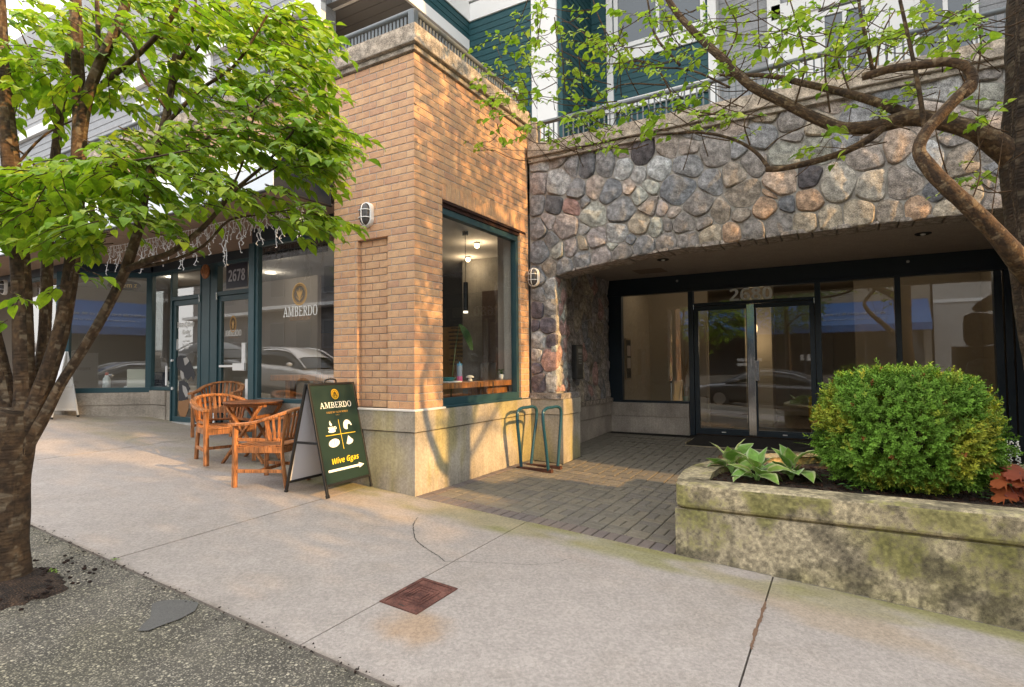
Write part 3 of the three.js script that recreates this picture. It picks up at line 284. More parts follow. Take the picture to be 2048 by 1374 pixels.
// returns an outline for each site: half-planes, then drawn in by the joint and rounded off
function stoneCells(S2, bounds, gap) { const clip = (P, nx, ny, c) => { const o = []; for (let i = 0; i < P.length; i++) { const a = P[i], b = P[(i + 1) % P.length], da = a[0] * nx + a[1] * ny - c, db = b[0] * nx + b[1] * ny - c; if (da <= 0) o.push(a); if (da * db < 0) { const t = da / (da - db); o.push([a[0] + (b[0] - a[0]) * t, a[1] + (b[1] - a[1]) * t]); } } return o; };
  return S2.map((s) => { let P = [[s.x - 0.7, s.y - 0.7], [s.x + 0.7, s.y - 0.7], [s.x + 0.7, s.y + 0.7], [s.x - 0.7, s.y + 0.7]]; for (const t of S2) { if (t === s) continue; const dx = t.x - s.x, dy = t.y - s.y, d = Math.hypot(dx, dy); if (d > 1.2 || d < 1e-4) continue; const m = (d * d + s.r * s.r - t.r * t.r) / (2 * d); P = clip(P, dx / d, dy / d, (s.x * dx + s.y * dy) / d + m - gap / 2); if (P.length < 3) return null; } for (const [nx, ny, c] of bounds(s)) { P = clip(P, nx, ny, c); if (P.length < 3) return null; } for (let k = 0; k < 2; k++) { const Q = []; for (let i = 0; i < P.length; i++) { const a = P[i], b = P[(i + 1) % P.length]; Q.push([lerp(a[0], b[0], 0.15), lerp(a[1], b[1], 0.15)], [lerp(a[0], b[0], 0.85), lerp(a[1], b[1], 0.85)]); } P = Q; } return P; }); }
function stoneGeo(P, bulge, seed) { const r = rng(seed); const Q = [], n0 = P.length; let per = 0; for (let i = 0; i < n0; i++) per += Math.hypot(P[(i + 1) % n0][0] - P[i][0], P[(i + 1) % n0][1] - P[i][1]); const N = Math.max(12, Math.min(22, Math.round(per / 0.045))); let acc = 0, k = 0; for (let i = 0; i < n0 && k < N; i++) { const a = P[i], b = P[(i + 1) % n0], l = Math.hypot(b[0] - a[0], b[1] - a[1]); while (k < N && k * per / N <= acc + l) { const t = l ? (k * per / N - acc) / l : 0; Q.push([lerp(a[0], b[0], t), lerp(a[1], b[1], t)]); k++; } acc += l; }
  let cx = 0, cy = 0; Q.forEach(([x, y]) => { cx += x; cy += y; }); cx /= Q.length; cy /= Q.length; const size = per / 6.3; const tx = rr(r, -0.2, 0.2), ty = rr(r, -0.2, 0.12); const ox = rr(r, -0.25, 0.25) * size, oy = rr(r, -0.25, 0.25) * size; const H = bulge * (0.6 + 0.5 * Math.min(1.5, size / 0.12)) * rr(r, 0.8, 1.2);
  const facets = Array.from({ length: 4 }, () => { const a = r() * 6.28, s = rr(r, 0.08, 0.34); return [Math.cos(a) * s, Math.sin(a) * s, H * rr(r, 0.85, 1.35)]; });
  const hgt = (x, y, e) => { const dx = x - cx, dy = y - cy; let z = 1e9; for (const [fx, fy, fz] of facets) z = Math.min(z, fz + fx * dx + fy * dy); z = Math.min(z, H * 1.25) + 0.014 * (n2(x * 22, y * 22, seed & 255) - 0.5) + tx * dx * 0.5 + ty * dy * 0.5; return Math.max(0.004, z) * e; };
  const pos = [], idx = [], rings = [[1, -0.05, 0], [1, 0.004, 0], [0.972, 0, 0.62], [0.90, 0, 0.92], [0.6, 0, 1], [0.3, 0, 1]]; const m = Q.length; rings.forEach(([s, z, e], ri) => Q.forEach(([x, y]) => { const sx = cx + ox * (1 - s) * 0.6, sy = cy + oy * (1 - s) * 0.6; const px = lerp(sx, x, s), py = lerp(sy, y, s); pos.push(px, py, e ? hgt(px, py, e) : z); })); const ce = pos.length / 3; pos.push(cx + ox * 0.6, cy + oy * 0.6, hgt(cx + ox * 0.6, cy + oy * 0.6, 1)); for (let q = 0; q + 1 < rings.length; q++) for (let i = 0; i < m; i++) { const a = q * m + i, b = q * m + (i + 1) % m, c = a + m, d = b + m; idx.push(a, b, c, b, d, c); } const q = (rings.length - 1) * m; for (let i = 0; i < m; i++) idx.push(q + i, q + (i + 1) % m, ce); let g = new THREE.BufferGeometry(); g.setAttribute('position', new THREE.Float32BufferAttribute(pos, 3)); g.setIndex(idx); g = toCreasedNormals(g, 0.5); return g; }
function layStones(par, S2, cellsP, place, bulge, seed, name = 'stone') { cellsP.forEach((P, i) => { if (!P) return; let ar = 0; for (let j = 0; j < P.length; j++) { const a = P[j], b = P[(j + 1) % P.length]; ar += a[0] * b[1] - b[0] * a[1]; } if (Math.abs(ar) / 2 < 0.0015) return; if (ar < 0) P = P.slice().reverse(); const g = stoneGeo(P, bulge, seed + i * 13); uvBox(g); const u = g.attributes.uv; for (let j = 0; j < u.count; j++) u.setXY(j, u.getX(j) + i * 0.173, u.getY(j) + i * 0.291); const o = inst(name, g, mStones[S2[i].k], par); place(o); }); }
const stoneShape = new THREE.Shape(); stoneShape.moveTo(0.0, 0.9); stoneShape.lineTo(0.385, 0.9); stoneShape.lineTo(0.385, 2.54); archPts.forEach(([x, y]) => stoneShape.lineTo(x, y + 0.025)); stoneShape.lineTo(6.27, 0.0); stoneShape.lineTo(6.6, 0.0); stoneShape.lineTo(6.6, 4.3); stoneShape.lineTo(0.0, 4.3); stoneShape.closePath();
const stoneWall = mesh('stone_wall', new THREE.ExtrudeGeometry(stoneShape, { depth: 0.34, bevelEnabled: false }).translate(0, 0, -2.862), mStoneMortar, bld);
layStones(stoneWall, sites, stoneCells(sites, (s) => { const b = [[-1, 0, -0.012], [0, 1, 4.24]]; if (s.y < 2.5) { if (s.x < 1) b.push([1, 0, 0.4], [0, -1, -0.94]); } else { const e = 0.05, m = (archY(s.x + e) - archY(s.x - e)) / (2 * e), l = Math.hypot(m, 1); b.push(s.x < 0.4 ? [0, -1, -0.94] : [m / l, -1 / l, (m * s.x - archY(s.x)) / l + 0.0]); } return b; }, 0.012), (o) => o.position.set(0, 0, -2.517), 0.032, 4000);
// underside of the arch: rough bed faces of the lowest stones
{ const g = []; for (let x = 0.42; x < 6.22; ) { const w = rr(rst, 0.1, 0.26), x1 = Math.min(6.24, x + w); const a = archY(x), b = archY(x1); g.push(vc(bar(V(x + 0.004, a + 0.02, -2.69), V(x1 - 0.004, b + 0.02, -2.69), 0.36 + rr(rst, 0, 0.04), rr(rst, 0.035, 0.06), 0.012), () => [1, 1, 1])); x = x1; } mesh('arch_bed', g, mStones.br, stoneWall); }
// pier side and inner wall of the porch
const sidePier = mesh('stone_pier', bx(0.0, 0.372, 0.9, 2.6, -2.87, -2.83), mStoneMortar, bld);
{ const S2 = []; fillSites(S2, () => true, -2.88, -2.50, 0.95, 2.52, 0.07, 0.12, 500); fillSites(S2, () => true, -2.88, -2.50, 0.95, 2.52, 0.04, 0.06, 500); S2.forEach((s) => { s.k = ['tn', 'ws', 'br', 'pr', 'tn2', 'pg'][Math.floor(rst() * 6)]; }); S2.forEach((s) => { s.y *= 0.6; }); const c = stoneCells(S2, () => [[-1, 0, 2.875], [1, 0, -2.505], [0, -1, -0.95 * 0.6], [0, 1, 2.53 * 0.6]], 0.012).map((P) => P && P.map(([a, b]) => [-a, b / 0.6])); layStones(sidePier, S2, c.map((P) => P && P.map(([a, b]) => [a, b])), (o) => { o.rotation.y = Math.PI / 2; o.position.set(0.374, 0, 0); }, 0.035, 7000); }
const innerWall = mesh('porch_wall', bx(-0.3, 0.03, 0.6, 2.95, -5.48, -2.83), mStoneMortar, bld);
{ const S2 = []; const ins = () => true; fillSites(S2, ins, -5.47, -2.86, 0.42, 1.75, 0.09, 0.14, 900); fillSites(S2, ins, -5.47, -2.86, 0.42, 1.75, 0.05, 0.08, 900); S2.forEach((s) => { s.k = ['tn', 'br', 'br2', 'mb', 'pg', 'mb', 'tn', 'br', 'mg', 'pr'][Math.floor(rst() * 10)]; }); const c = stoneCells(S2, () => [[-1, 0, 5.47], [1, 0, -2.86], [0, -1, -0.40], [0, 1, 1.75]], 0.012).map((P) => P && P.map(([a, b]) => [-a, b / 0.6])); layStones(innerWall, S2, c, (o) => { o.rotation.y = Math.PI / 2; o.position.set(0.034, 0, 0); }, 0.035, 9000); }
// slate ledge on the pier, rough edged
{ const led = (x0, x1, z0, z1, y, seed) => { const g = new THREE.BoxGeometry(x1 - x0, 0.075, z1 - z0, 14, 3, 14).translate((x0 + x1) / 2, y + 0.0375, (z0 + z1) / 2), p = g.attributes.position; for (let i = 0; i < p.count; i++) { const x = p.getX(i), Y = p.getY(i), z = p.getZ(i), k = 0.03 * (n2(x * 16 + Y * 40, z * 16 + Y * 25, seed) - 0.5); if (x > x1 - 0.01 || x < x0 + 0.01) p.setX(i, x + k * (x > (x0 + x1) / 2 ? 1 : -1)); if (z > z1 - 0.01) p.setZ(i, z + k); p.setY(i, Y + 0.012 * (n2(x * 20, z * 20, seed + 3) - 0.5)); } g.computeVertexNormals(); return g; }; mesh('slate_ledge', led(0.0, 0.485, -3.06, -2.465, YC + 0.003, 3), mStones.mb, bld); mesh('slate_ledge', led(-0.02, 0.12, -5.46, -3.08, 0.635, 5), mStones.br2, bld); }
const pin = () => [0.92, 0.9, 0.9];
mesh('porch_plinth', [gbox(-0.2, 0.085, -0.1, 0.40, -5.49, -3.071, 0.5, pin), gbox(-0.2, 0.10, 0.412, 0.632, -5.49, -3.071, 0.5, pin), gbox(-0.2, 0.07, 0.39, 0.42, -5.49, -3.071, 0.5, pin), gbox(0.0, 1.478, -0.1, 0.385, -5.72, -5.47, 0.5, pin), gbox(0.0, 1.478, 0.398, 0.632, -5.72, -5.455, 0.5, pin), gbox(0.02, 1.478, 0.38, 0.40, -5.70, -5.48, 0.5, pin)], mConcIn, bld);
// porch ceiling
mesh('porch_end_wall', bx(6.27, 6.6, 0, 2.95, -5.72, -2.863), mStoneMortar, bld);
const CE = 2.865; const ceil = mesh('porch_ceiling', bx(-0.2, 6.4, CE, CE + 0.12, -5.75, -2.83), M({ color: lin(0.66, 0.57, 0.51), map: rep(tFine, 1), roughness: 0.9 }), bld);
for (const [u, v] of [[1326, 519], [1846, 467], [1600, 420]]) { const p = hitY(u, v, CE - 0.002); if (p.z > -2.95 || p.z < -5.4) continue; const l = mesh('downlight', [new THREE.TorusGeometry(0.075, 0.012, 8, 24).rotateX(Math.PI / 2).translate(p.x, CE - 0.004, p.z), cyl(V(p.x, CE - 0.003, p.z), V(p.x, CE - 0.001, p.z), 0.07, 0.07, 20)], mBlack, ceil); mesh('bulb', new THREE.SphereGeometry(0.03, 12, 8).scale(1, 0.5, 1).translate(p.x, CE - 0.012, p.z), M({ color: lin(0.7, 0.7, 0.68), roughness: 0.2 }), ceil); }
{ const p = hitY(1300, 542, CE); mesh('access_panel', rb(p.x - 0.24, p.x + 0.24, CE - 0.006, CE - 0.001, p.z - 0.22, p.z + 0.22, 0.002), M({ color: lin(0.22, 0.16, 0.12), roughness: 0.8 }), ceil); }
// ---------------------------------------------------------------- glazing, doors, awning, rooms behind the glass
// frame helper: rectangle of bars round [a0,a1]x[b0,b1] in a plane; returns geometries
const frameZ = (x0, x1, y0, y1, z, w, d, sides = [1, 1, 1, 1]) => { const g = []; if (sides[0]) g.push(rb(x0, x1, y1 - w, y1, z - d, z, 0.004)); if (sides[2]) g.push(rb(x0, x1, y0, y0 + w, z - d, z, 0.004)); if (sides[3]) g.push(rb(x0, x0 + w, y0 + w, y1 - w, z - d, z - 0.001, 0.004)); if (sides[1]) g.push(rb(x1 - w, x1, y0 + w, y1 - w, z - d, z - 0.001, 0.004)); return g; };
const paneZ = (x0, x1, y0, y1, z) => new THREE.PlaneGeometry(x1 - x0, y1 - y0).translate((x0 + x1) / 2, (y0 + y1) / 2, z);
const paneX = (z0, z1, y0, y1, x) => new THREE.PlaneGeometry(z1 - z0, y1 - y0).rotateY(Math.PI / 2).translate(x, (y0 + y1) / 2, (z0 + z1) / 2);
function decal(name, par, w, h, pos, turn, draw, px, opts = {}) { const c = document.createElement('canvas'); c.width = px; c.height = Math.round(px * h / w); const x = c.getContext('2d'); draw(x, c.width, c.height); const t = new THREE.CanvasTexture(c); t.colorSpace = THREE.SRGBColorSpace; t.anisotropy = 8; const m = new THREE.MeshStandardMaterial({ map: t, roughness: 0.6, ...(opts.cut ? { transparent: true, alphaTest: 0 } : {}), side: THREE.DoubleSide }); const o = new THREE.Mesh(new THREE.PlaneGeometry(w, h), m); o.name = name; o.position.copy(pos); o.rotation.y = turn; o.castShadow = o.receiveShadow = true; (par ?? scene).add(o); return o; }
// lettering cut out of vinyl: flat characters as geometry
const fontSerif = await new FontLoader().loadAsync('fonts/droid/droid_serif_regular.typeface.json');
const fontBold = await new FontLoader().loadAsync('fonts/droid/droid_sans_bold.typeface.json');
function letters(font, str, h, thick = 0.002) { const sh = font.generateShapes(str, h), g = new THREE.ExtrudeGeometry(sh, { depth: thick, bevelEnabled: false, curveSegments: 5 }); g.computeBoundingBox(); const b = g.boundingBox; return g.translate(-(b.min.x + b.max.x) / 2, -(b.min.y + b.max.y) / 2, 0); }
const fit = (g, w, h) => { g.computeBoundingBox(); const b = g.boundingBox; return g.scale(w / (b.max.x - b.min.x), h / (b.max.y - b.min.y), 1); };
// coin-like emblem: raised rings round a cup of leaves
function emblem(name, par, r, squash, pos, m, m2) { const g = [new THREE.TorusGeometry(r * 0.93, r * 0.07, 8, 36), new THREE.TorusGeometry(r * 0.78, r * 0.03, 6, 32)]; const e = mesh(name, g.map((q) => q.scale(squash, 1, 0.35).translate(pos.x, pos.y, pos.z)), m, par); const lf = []; for (const a of [-0.9, -0.45, 0, 0.45, 0.9]) lf.push(limb([V(0, -r * 0.45, 0), V(Math.sin(a) * r * 0.3, 0, 0), V(Math.sin(a) * r * 0.5, r * (0.5 - 0.2 * Math.abs(a)), 0)], [r * 0.04, r * 0.09, r * 0.02], 5, 3)); lf.push(limb([V(0, -r * 0.65, 0), V(0, r * 0.5, 0)], [r * 0.04, r * 0.04], 5, 2), limb([V(-r * 0.45, -r * 0.2, 0), V(0, -r * 0.5, 0), V(r * 0.45, -r * 0.2, 0)], [r * 0.03, r * 0.05, r * 0.03], 5, 4)); mesh('emblem_motif', lf.map((q) => q.scale(squash, 1, 0.25).translate(pos.x, pos.y, pos.z)), m, e); mesh('emblem_disc', new THREE.CircleGeometry(r * 0.92, 36).scale(squash, 1, 1).translate(pos.x, pos.y, pos.z - 0.003), m2, e); return e; }
const mVinyl = M({ color: lin(0.80, 0.80, 0.78), roughness: 0.6 }), mFrost = M({ color: lin(0.86, 0.88, 0.84), roughness: 0.7 }), mGold = M({ color: lin(0.55, 0.33, 0.11), roughness: 0.5 }), mGoldDk = M({ color: lin(0.085, 0.05, 0.025), roughness: 0.6 }), mBrownV = M({ color: lin(0.28, 0.17, 0.10), roughness: 0.6 });

// --- side window of the cafe (court side)
const sw = new THREE.Group(); sw.name = 'shop_window'; bld.add(sw);
mesh('window_frame', [rb(-0.13, -0.045, 3.015, 3.089, -2.25, -0.50, 0.004), rb(-0.13, -0.045, 0.876, 0.96, -2.25, -0.50, 0.004), rb(-0.13, -0.044, 0.96, 3.015, -2.25, -2.19, 0.004), rb(-0.13, -0.044, 0.96, 3.015, -0.53, -0.50, 0.004), rb(-0.13, -0.0, 0.853, 0.878, -2.25, -0.506, 0.005)], mGreen, sw);
mesh('pane', paneX(-2.19, -0.53, 0.96, 3.015, -0.09), mGlassClear, sw, true);
// --- entrance glazing
const ent = new THREE.Group(); ent.name = 'entrance_screen'; bld.add(ent);
const ZD = -5.5, HB = 2.575, F1 = mNavyFrame;
mesh('header', [rb(0.03, 6.26, HB, CE, ZD - 0.14, ZD + 0.0, 0.004), rb(0.03, 6.26, HB - 0.012, HB + 0.03, ZD - 0.1, ZD + 0.03, 0.004)], F1, ent);
for (const [a, b] of [[0.03, 0.286], [1.484, 1.568], [3.421, 3.503], [4.463, 4.536], [5.592, 5.68], [5.70, 5.78], [5.80, 6.26]]) mesh('mullion', rb(a, b, a === 0.03 ? 0.63 : 0.1, HB + 0.001, ZD - 0.12, ZD + 0.005, 0.005), F1, ent);
mesh('sill', [rb(0.29, 1.48, 0.634, 0.668, ZD - 0.12, ZD + 0.02, 0.004), rb(3.504, 4.462, 0.1, 0.17, ZD - 0.12, ZD, 0.004), rb(4.537, 5.591, 0.1, 0.17, ZD - 0.12, ZD, 0.004)], F1, ent);
mesh('transom_bar', rb(1.569, 3.42, 2.30, 2.352, ZD - 0.11, ZD + 0.003, 0.004), F1, ent);
for (const [a, b, c, d] of [[0.287, 1.483, 0.669, HB], [3.504, 4.462, 0.171, HB], [4.537, 5.591, 0.171, HB], [1.569, 3.42, 2.353, HB]]) mesh('pane', paneZ(a, b, c, d, ZD - 0.06), mGlass, ent, true);
for (const [u, v] of [[1354, 562], [1816, 523]]) { const p = hitZ(u, v, ZD + 0.002); mesh('sensor_eye', new THREE.SphereGeometry(0.022, 12, 8).scale(1, 1, 0.6).translate(p.x, p.y, p.z), M({ color: lin(0.4, 0.4, 0.4), roughness: 0.25 }), ent); }
for (const [name, x0, x1] of [['entrance_door', 1.572, 2.488], ['entrance_door', 2.492, 3.417]]) { const d = new THREE.Group(); d.name = name; bld.add(d); const y0 = 0.125, y1 = 2.296; mesh('door_frame', [...frameZ(x0, x1, y0, y1, ZD - 0.02, 0.075, 0.05), rb(x0 + 0.076, x1 - 0.076, y0 + 0.075, y0 + 0.10, ZD - 0.07, ZD - 0.02, 0.003)], F1, d); mesh('pane', paneZ(x0 + 0.074, x1 - 0.074, y0 + 0.09, y1 - 0.074, ZD - 0.045), mGlass, d, true); mesh('pivot', cyl(V(x0 < 2 ? 1.575 : 3.414, 2.25, ZD - 0.005), V(x0 < 2 ? 1.575 : 3.414, 2.33, ZD - 0.005), 0.011, 0.011, 10), mChrome, d); mesh('badge', rb((x0 + x1) / 2 - 0.035, (x0 + x1) / 2 + 0.035, 0.16, 0.178, ZD - 0.02, ZD - 0.017, 0.002), M({ color: lin(0.6, 0.6, 0.58), roughness: 0.4 }), d);
  if (x0 > 2) { mesh('meeting_plate', rb(2.425, 2.542, 0.14, 2.288, ZD - 0.017, ZD + 0.002, 0.004), mChrome, d); mesh('pull_handle', [rb(2.545, 2.60, 1.03, 1.36, ZD + 0.012, ZD + 0.02, 0.003), rb(2.53, 2.60, 1.03, 1.36, ZD - 0.012, ZD + 0.011, 0.003)], mChrome, d); mesh('lock_cylinder', [cyl(V(2.52, 1.58, ZD), V(2.52, 1.58, ZD + 0.012), 0.016), cyl(V(2.51, 0.77, ZD), V(2.51, 0.77, ZD + 0.012), 0.018), cyl(V(2.5, 2.22, ZD), V(2.5, 2.22, ZD + 0.006), 0.012)], mChrome, d); } }
{ const p = hitZ(1501, 589, ZD - 0.055), g = fit(letters(fontBold, '2680', 0.2), 0.66, 0.205); mesh('street_number', g.translate(p.x + 0.0, 2.462, ZD - 0.058), mFrost, ent); }

// --- shop front under the awning
const sf = new THREE.Group(); sf.name = 'shop_front'; bld.add(sf);
const ZS = -1.05, HS = 3.02;
const GF = (x) => -0.066 * x;
mesh('shop_head', [rb(-7.0, -2.75, HS, 3.16, ZS - 0.3, ZS + 0.03, 0.004), rb(-3.0, -1.19, 2.98, 3.16, -0.5, -0.27, 0.004), rb(-12, -7.85, HS, 3.16, -0.42, -0.14, 0.004), bar(V(-6.86, 3.09, -1.05), V(-7.93, 3.09, -0.16), 0.14, 0.14, 0.004), bar(V(-4.0, 3.09, -1.05), V(-2.98, 3.09, -0.34), 0.12, 0.14, 0.004)], mNavyFrame, sf);
// window facing the street beside the brick
mesh('window_frame', [...frameZ(-2.97, -1.185, 0.862, 2.98, -0.30, 0.055, 0.07), rb(-3.09, -2.972, 0.4, 2.98, -0.40, -0.285, 0.005)], mGreen, sf);
mesh('pane', paneZ(-2.915, -1.19, 0.917, 2.925, -0.335), mGlass, sf, true);
mesh('stall_riser', [vc(bx(-3.0, -1.19, 0.0, 0.64, -0.45, -0.30), pin), vc(bx(-3.0, -1.19, 0.652, 0.861, -0.45, -0.288), pin), vc(bx(-3.0, -1.19, 0.63, 0.66, -0.45, -0.31), pin)], mConc, sf);
{ const w = hitZ(599, 588, -0.332), t = hitZ(600, 622, -0.332), s = hitZ(600, 636, -0.332); emblem('coin_emblem', sf, 0.145, 0.95, w, mGold, mGoldDk); mesh('lettering', fit(letters(fontSerif, 'AMBERDO', 0.2), 0.63, 0.13).translate(t.x, t.y, t.z), mVinyl, sf); mesh('lettering', fit(letters(fontSerif, 'CICEREEN', 0.1), 0.38, 0.05).translate(s.x, s.y, s.z), mBrownV, sf); }
// splayed return glass next to it, seen edge on
mesh('window_frame', [bar(V(-4.05, 0.5, -1.05), V(-3.03, 0.5, -0.36), 0.05, 0.06), bar(V(-4.05, 2.98, -1.05), V(-3.03, 2.98, -0.36), 0.05, 0.06)], mGreen, sf);
// the two doors
const shopDoor = (x0, x1, hinge) => { const d = new THREE.Group(); d.name = 'shop_door'; bld.add(d); const y0 = GF(x0) - 0.02 + 0.015, y1 = 2.47; mesh('door_frame', [...frameZ(x0 + 0.035, x1 - 0.035, y0, y1, ZS, 0.085, 0.05), rb(x0, x0 + 0.033, y0, HS, ZS - 0.08, ZS + 0.02, 0.004), rb(x1 - 0.033, x1, y0 - 0.06, HS, ZS - 0.08, ZS + 0.02, 0.004), rb(x0 + 0.034, x1 - 0.034, y1 + 0.006, y1 + 0.075, ZS - 0.08, ZS + 0.021, 0.004), rb(x0 + 0.034, x1 - 0.034, HS - 0.05, HS, ZS - 0.08, ZS + 0.02, 0.004)], mGreen, d); mesh('pane', [paneZ(x0 + 0.12, x1 - 0.12, y0 + 0.085, y1 - 0.085, ZS - 0.025), paneZ(x0 + 0.034, x1 - 0.034, y1 + 0.076, HS - 0.05, ZS - 0.03)], mGlass, d, true); const hx = hinge > 0 ? x1 - 0.03 : x0 + 0.03; mesh('pivot', cyl(V(hx, y1 - 0.06, ZS + 0.026), V(hx, y1 + 0.06, ZS + 0.026), 0.014, 0.014, 10), mChrome, d); return d; };
const dA = shopDoor(-6.25, -5.38, 1), dB = shopDoor(-4.97, -4.06, -1);
mesh('threshold', rb(-6.25, -5.38, GF(-5.4) - 0.06, GF(-6.2) - 0.004, ZS - 0.06, ZS + 0.06, 0.004), M({ color: lin(0.6, 0.6, 0.58), roughness: 0.4, metalness: 0.5 }), dA);
mesh('pull_handle', [rb(-6.30, -6.26, 1.02, 1.36, ZS + 0.05, ZS + 0.075, 0.006), cyl(V(-6.28, 1.06, ZS), V(-6.28, 1.06, ZS + 0.055), 0.008), cyl(V(-6.28, 1.32, ZS), V(-6.28, 1.32, ZS + 0.055), 0.008), cyl(V(-6.2, 1.45, ZS), V(-6.2, 1.45, ZS + 0.03), 0.02), cyl(V(-6.2, 0.97, ZS), V(-6.2, 0.97, ZS + 0.02), 0.025)], mWhite, dA);
mesh('push_bar', [rb(-6.1, -5.5, 1.305, 1.345, ZS - 0.06, ZS - 0.03, 0.004), rb(-5.95, -5.75, 1.25, 1.36, ZS - 0.075, ZS - 0.045, 0.006)], mWhite, dA);
mesh('push_bar', [rb(-4.83, -4.45, 1.325, 1.36, ZS + 0.03, ZS + 0.05, 0.004), rb(-4.47, -4.18, 1.27, 1.385, ZS + 0.02, ZS + 0.06, 0.006), rb(-4.26, -4.17, 1.386, 1.70, ZS + 0.02, ZS + 0.05, 0.006)], mWhite, dB);
mesh('keypad', rb(-4.19, -4.10, 0.78, 1.14, ZS + 0.003, ZS + 0.035, 0.006), mWhite, dB);
mesh('door_closer', rb(-4.98, -4.93, 0.3, 0.80, ZS + 0.03, ZS + 0.05, 0.006), mWhite, dB);
mesh('panel', [rb(-5.378, -4.972, 0.2, HS, ZS - 0.06, ZS + 0.012, 0.004), rb(-5.30, -5.14, 0.4, HS - 0.1, ZS + 0.012, ZS + 0.02, 0.003)], mGreen, sf);
mesh('panel', rb(-4.058, -3.98, 0.2, HS, ZS - 0.06, ZS + 0.012, 0.004), mGreen, sf);
{ const p = hitZ(411, 548, ZS + 0.06); }
// door lettering
{ const z = ZS - 0.021, P = (u, v) => { const p = hitZ(u, v, z); return [p.x, p.y]; }; const put = (par, f, s, u, v, w, h, m, slant = 0) => { const [x, y] = P(u, v); let g = fit(letters(f, s, 0.1), w, h); if (slant) g.applyMatrix4(new THREE.Matrix4().makeShear(0, 0, slant, 0, 0, 0)); mesh('lettering', g.translate(x, y, z), m, par); };
  put(dA, fontSerif, 'Yum ol Jbouu', 371, 650, 0.50, 0.13, mVinyl, 0.2); put(dA, fontSerif, 'tlrutty', 372, 665, 0.22, 0.10, mVinyl); put(dA, fontSerif, 'allttt', 376, 672, 0.17, 0.045, mVinyl); put(dA, fontSerif, 'tnolt', 372, 682, 0.2, 0.035, mVinyl); put(dA, fontSerif, 'tuooolut', 373, 689, 0.27, 0.045, mVinyl); put(dA, fontSerif, 'tcut', 372, 696, 0.15, 0.035, mVinyl);
  put(dB, fontSerif, 'AMBERDO', 466, 666, 0.41, 0.095, mVinyl); put(dB, fontSerif, 'ciulerecn', 466, 675, 0.24, 0.02, mBrownV); const [ex, ey] = P(466, 648); emblem('coin_emblem', dB, 0.135, 0.62, V(ex, ey, z), mGold, mGoldDk);
  const n = hitZ(473, 550, ZS - 0.02); mesh('number_plate', bx(n.x - 0.27, n.x + 0.27, n.y - 0.2, n.y + 0.22, ZS - 0.028, ZS - 0.024), M({ color: lin(0.008, 0.010, 0.025), roughness: 0.3 }), dB); mesh('street_number', fit(letters(fontBold, '2678', 0.2), 0.42, 0.19).translate(n.x + 0.0, n.y, ZS - 0.023), M({ color: lin(0.42, 0.42, 0.46), roughness: 0.5 }), dB);
  const k = hitZ(352, 690, z); mesh('notice', rb(k.x - 0.045, k.x + 0.045, k.y - 0.09, k.y + 0.1, z, z + 0.002, 0.001), mVinyl, dA);
  // painted pane picture on the lower glass: dark bird on a pale moon, sunlit hill
  const b1 = hitZ(378, 760, z); const blob = (pts, m, dz) => { const s = new THREE.Shape(pts.map(([u, v]) => { const q = hitZ(u, v, z); return new THREE.Vector2(q.x, q.y); })); mesh('pane_picture', new THREE.ExtrudeGeometry(s, { depth: 0.001, bevelEnabled: false }).translate(0, 0, z + dz), m, dA); };
  const dark = M({ color: lin(0.035, 0.035, 0.04), roughness: 0.7 }), pale = M({ color: lin(0.36, 0.34, 0.32), roughness: 0.7 }), sand = M({ color: lin(0.28, 0.14, 0.06), roughness: 0.7 });
  blob([[353, 716], [360, 711], [372, 712], [380, 722], [386, 736], [391, 750], [386, 762], [383, 752], [376, 760], [364, 752], [360, 742], [354, 735]], dark, 0.0); blob([[367, 717], [374, 714], [379, 722], [374, 728], [370, 731]], pale, 0.0015); blob([[361, 740], [367, 745], [369, 755], [365, 760], [361, 750]], pale, 0.0015); blob([[358, 763], [368, 760], [375, 766], [381, 778], [373, 786], [376, 800], [357, 801]], dark, 0.0); blob([[365, 770], [372, 774], [378, 790], [372, 795], [366, 782]], pale, 0.0015); blob([[357, 802], [368, 801], [379, 796], [377, 818], [371, 834], [360, 833], [356, 820]], sand, 0.0); }
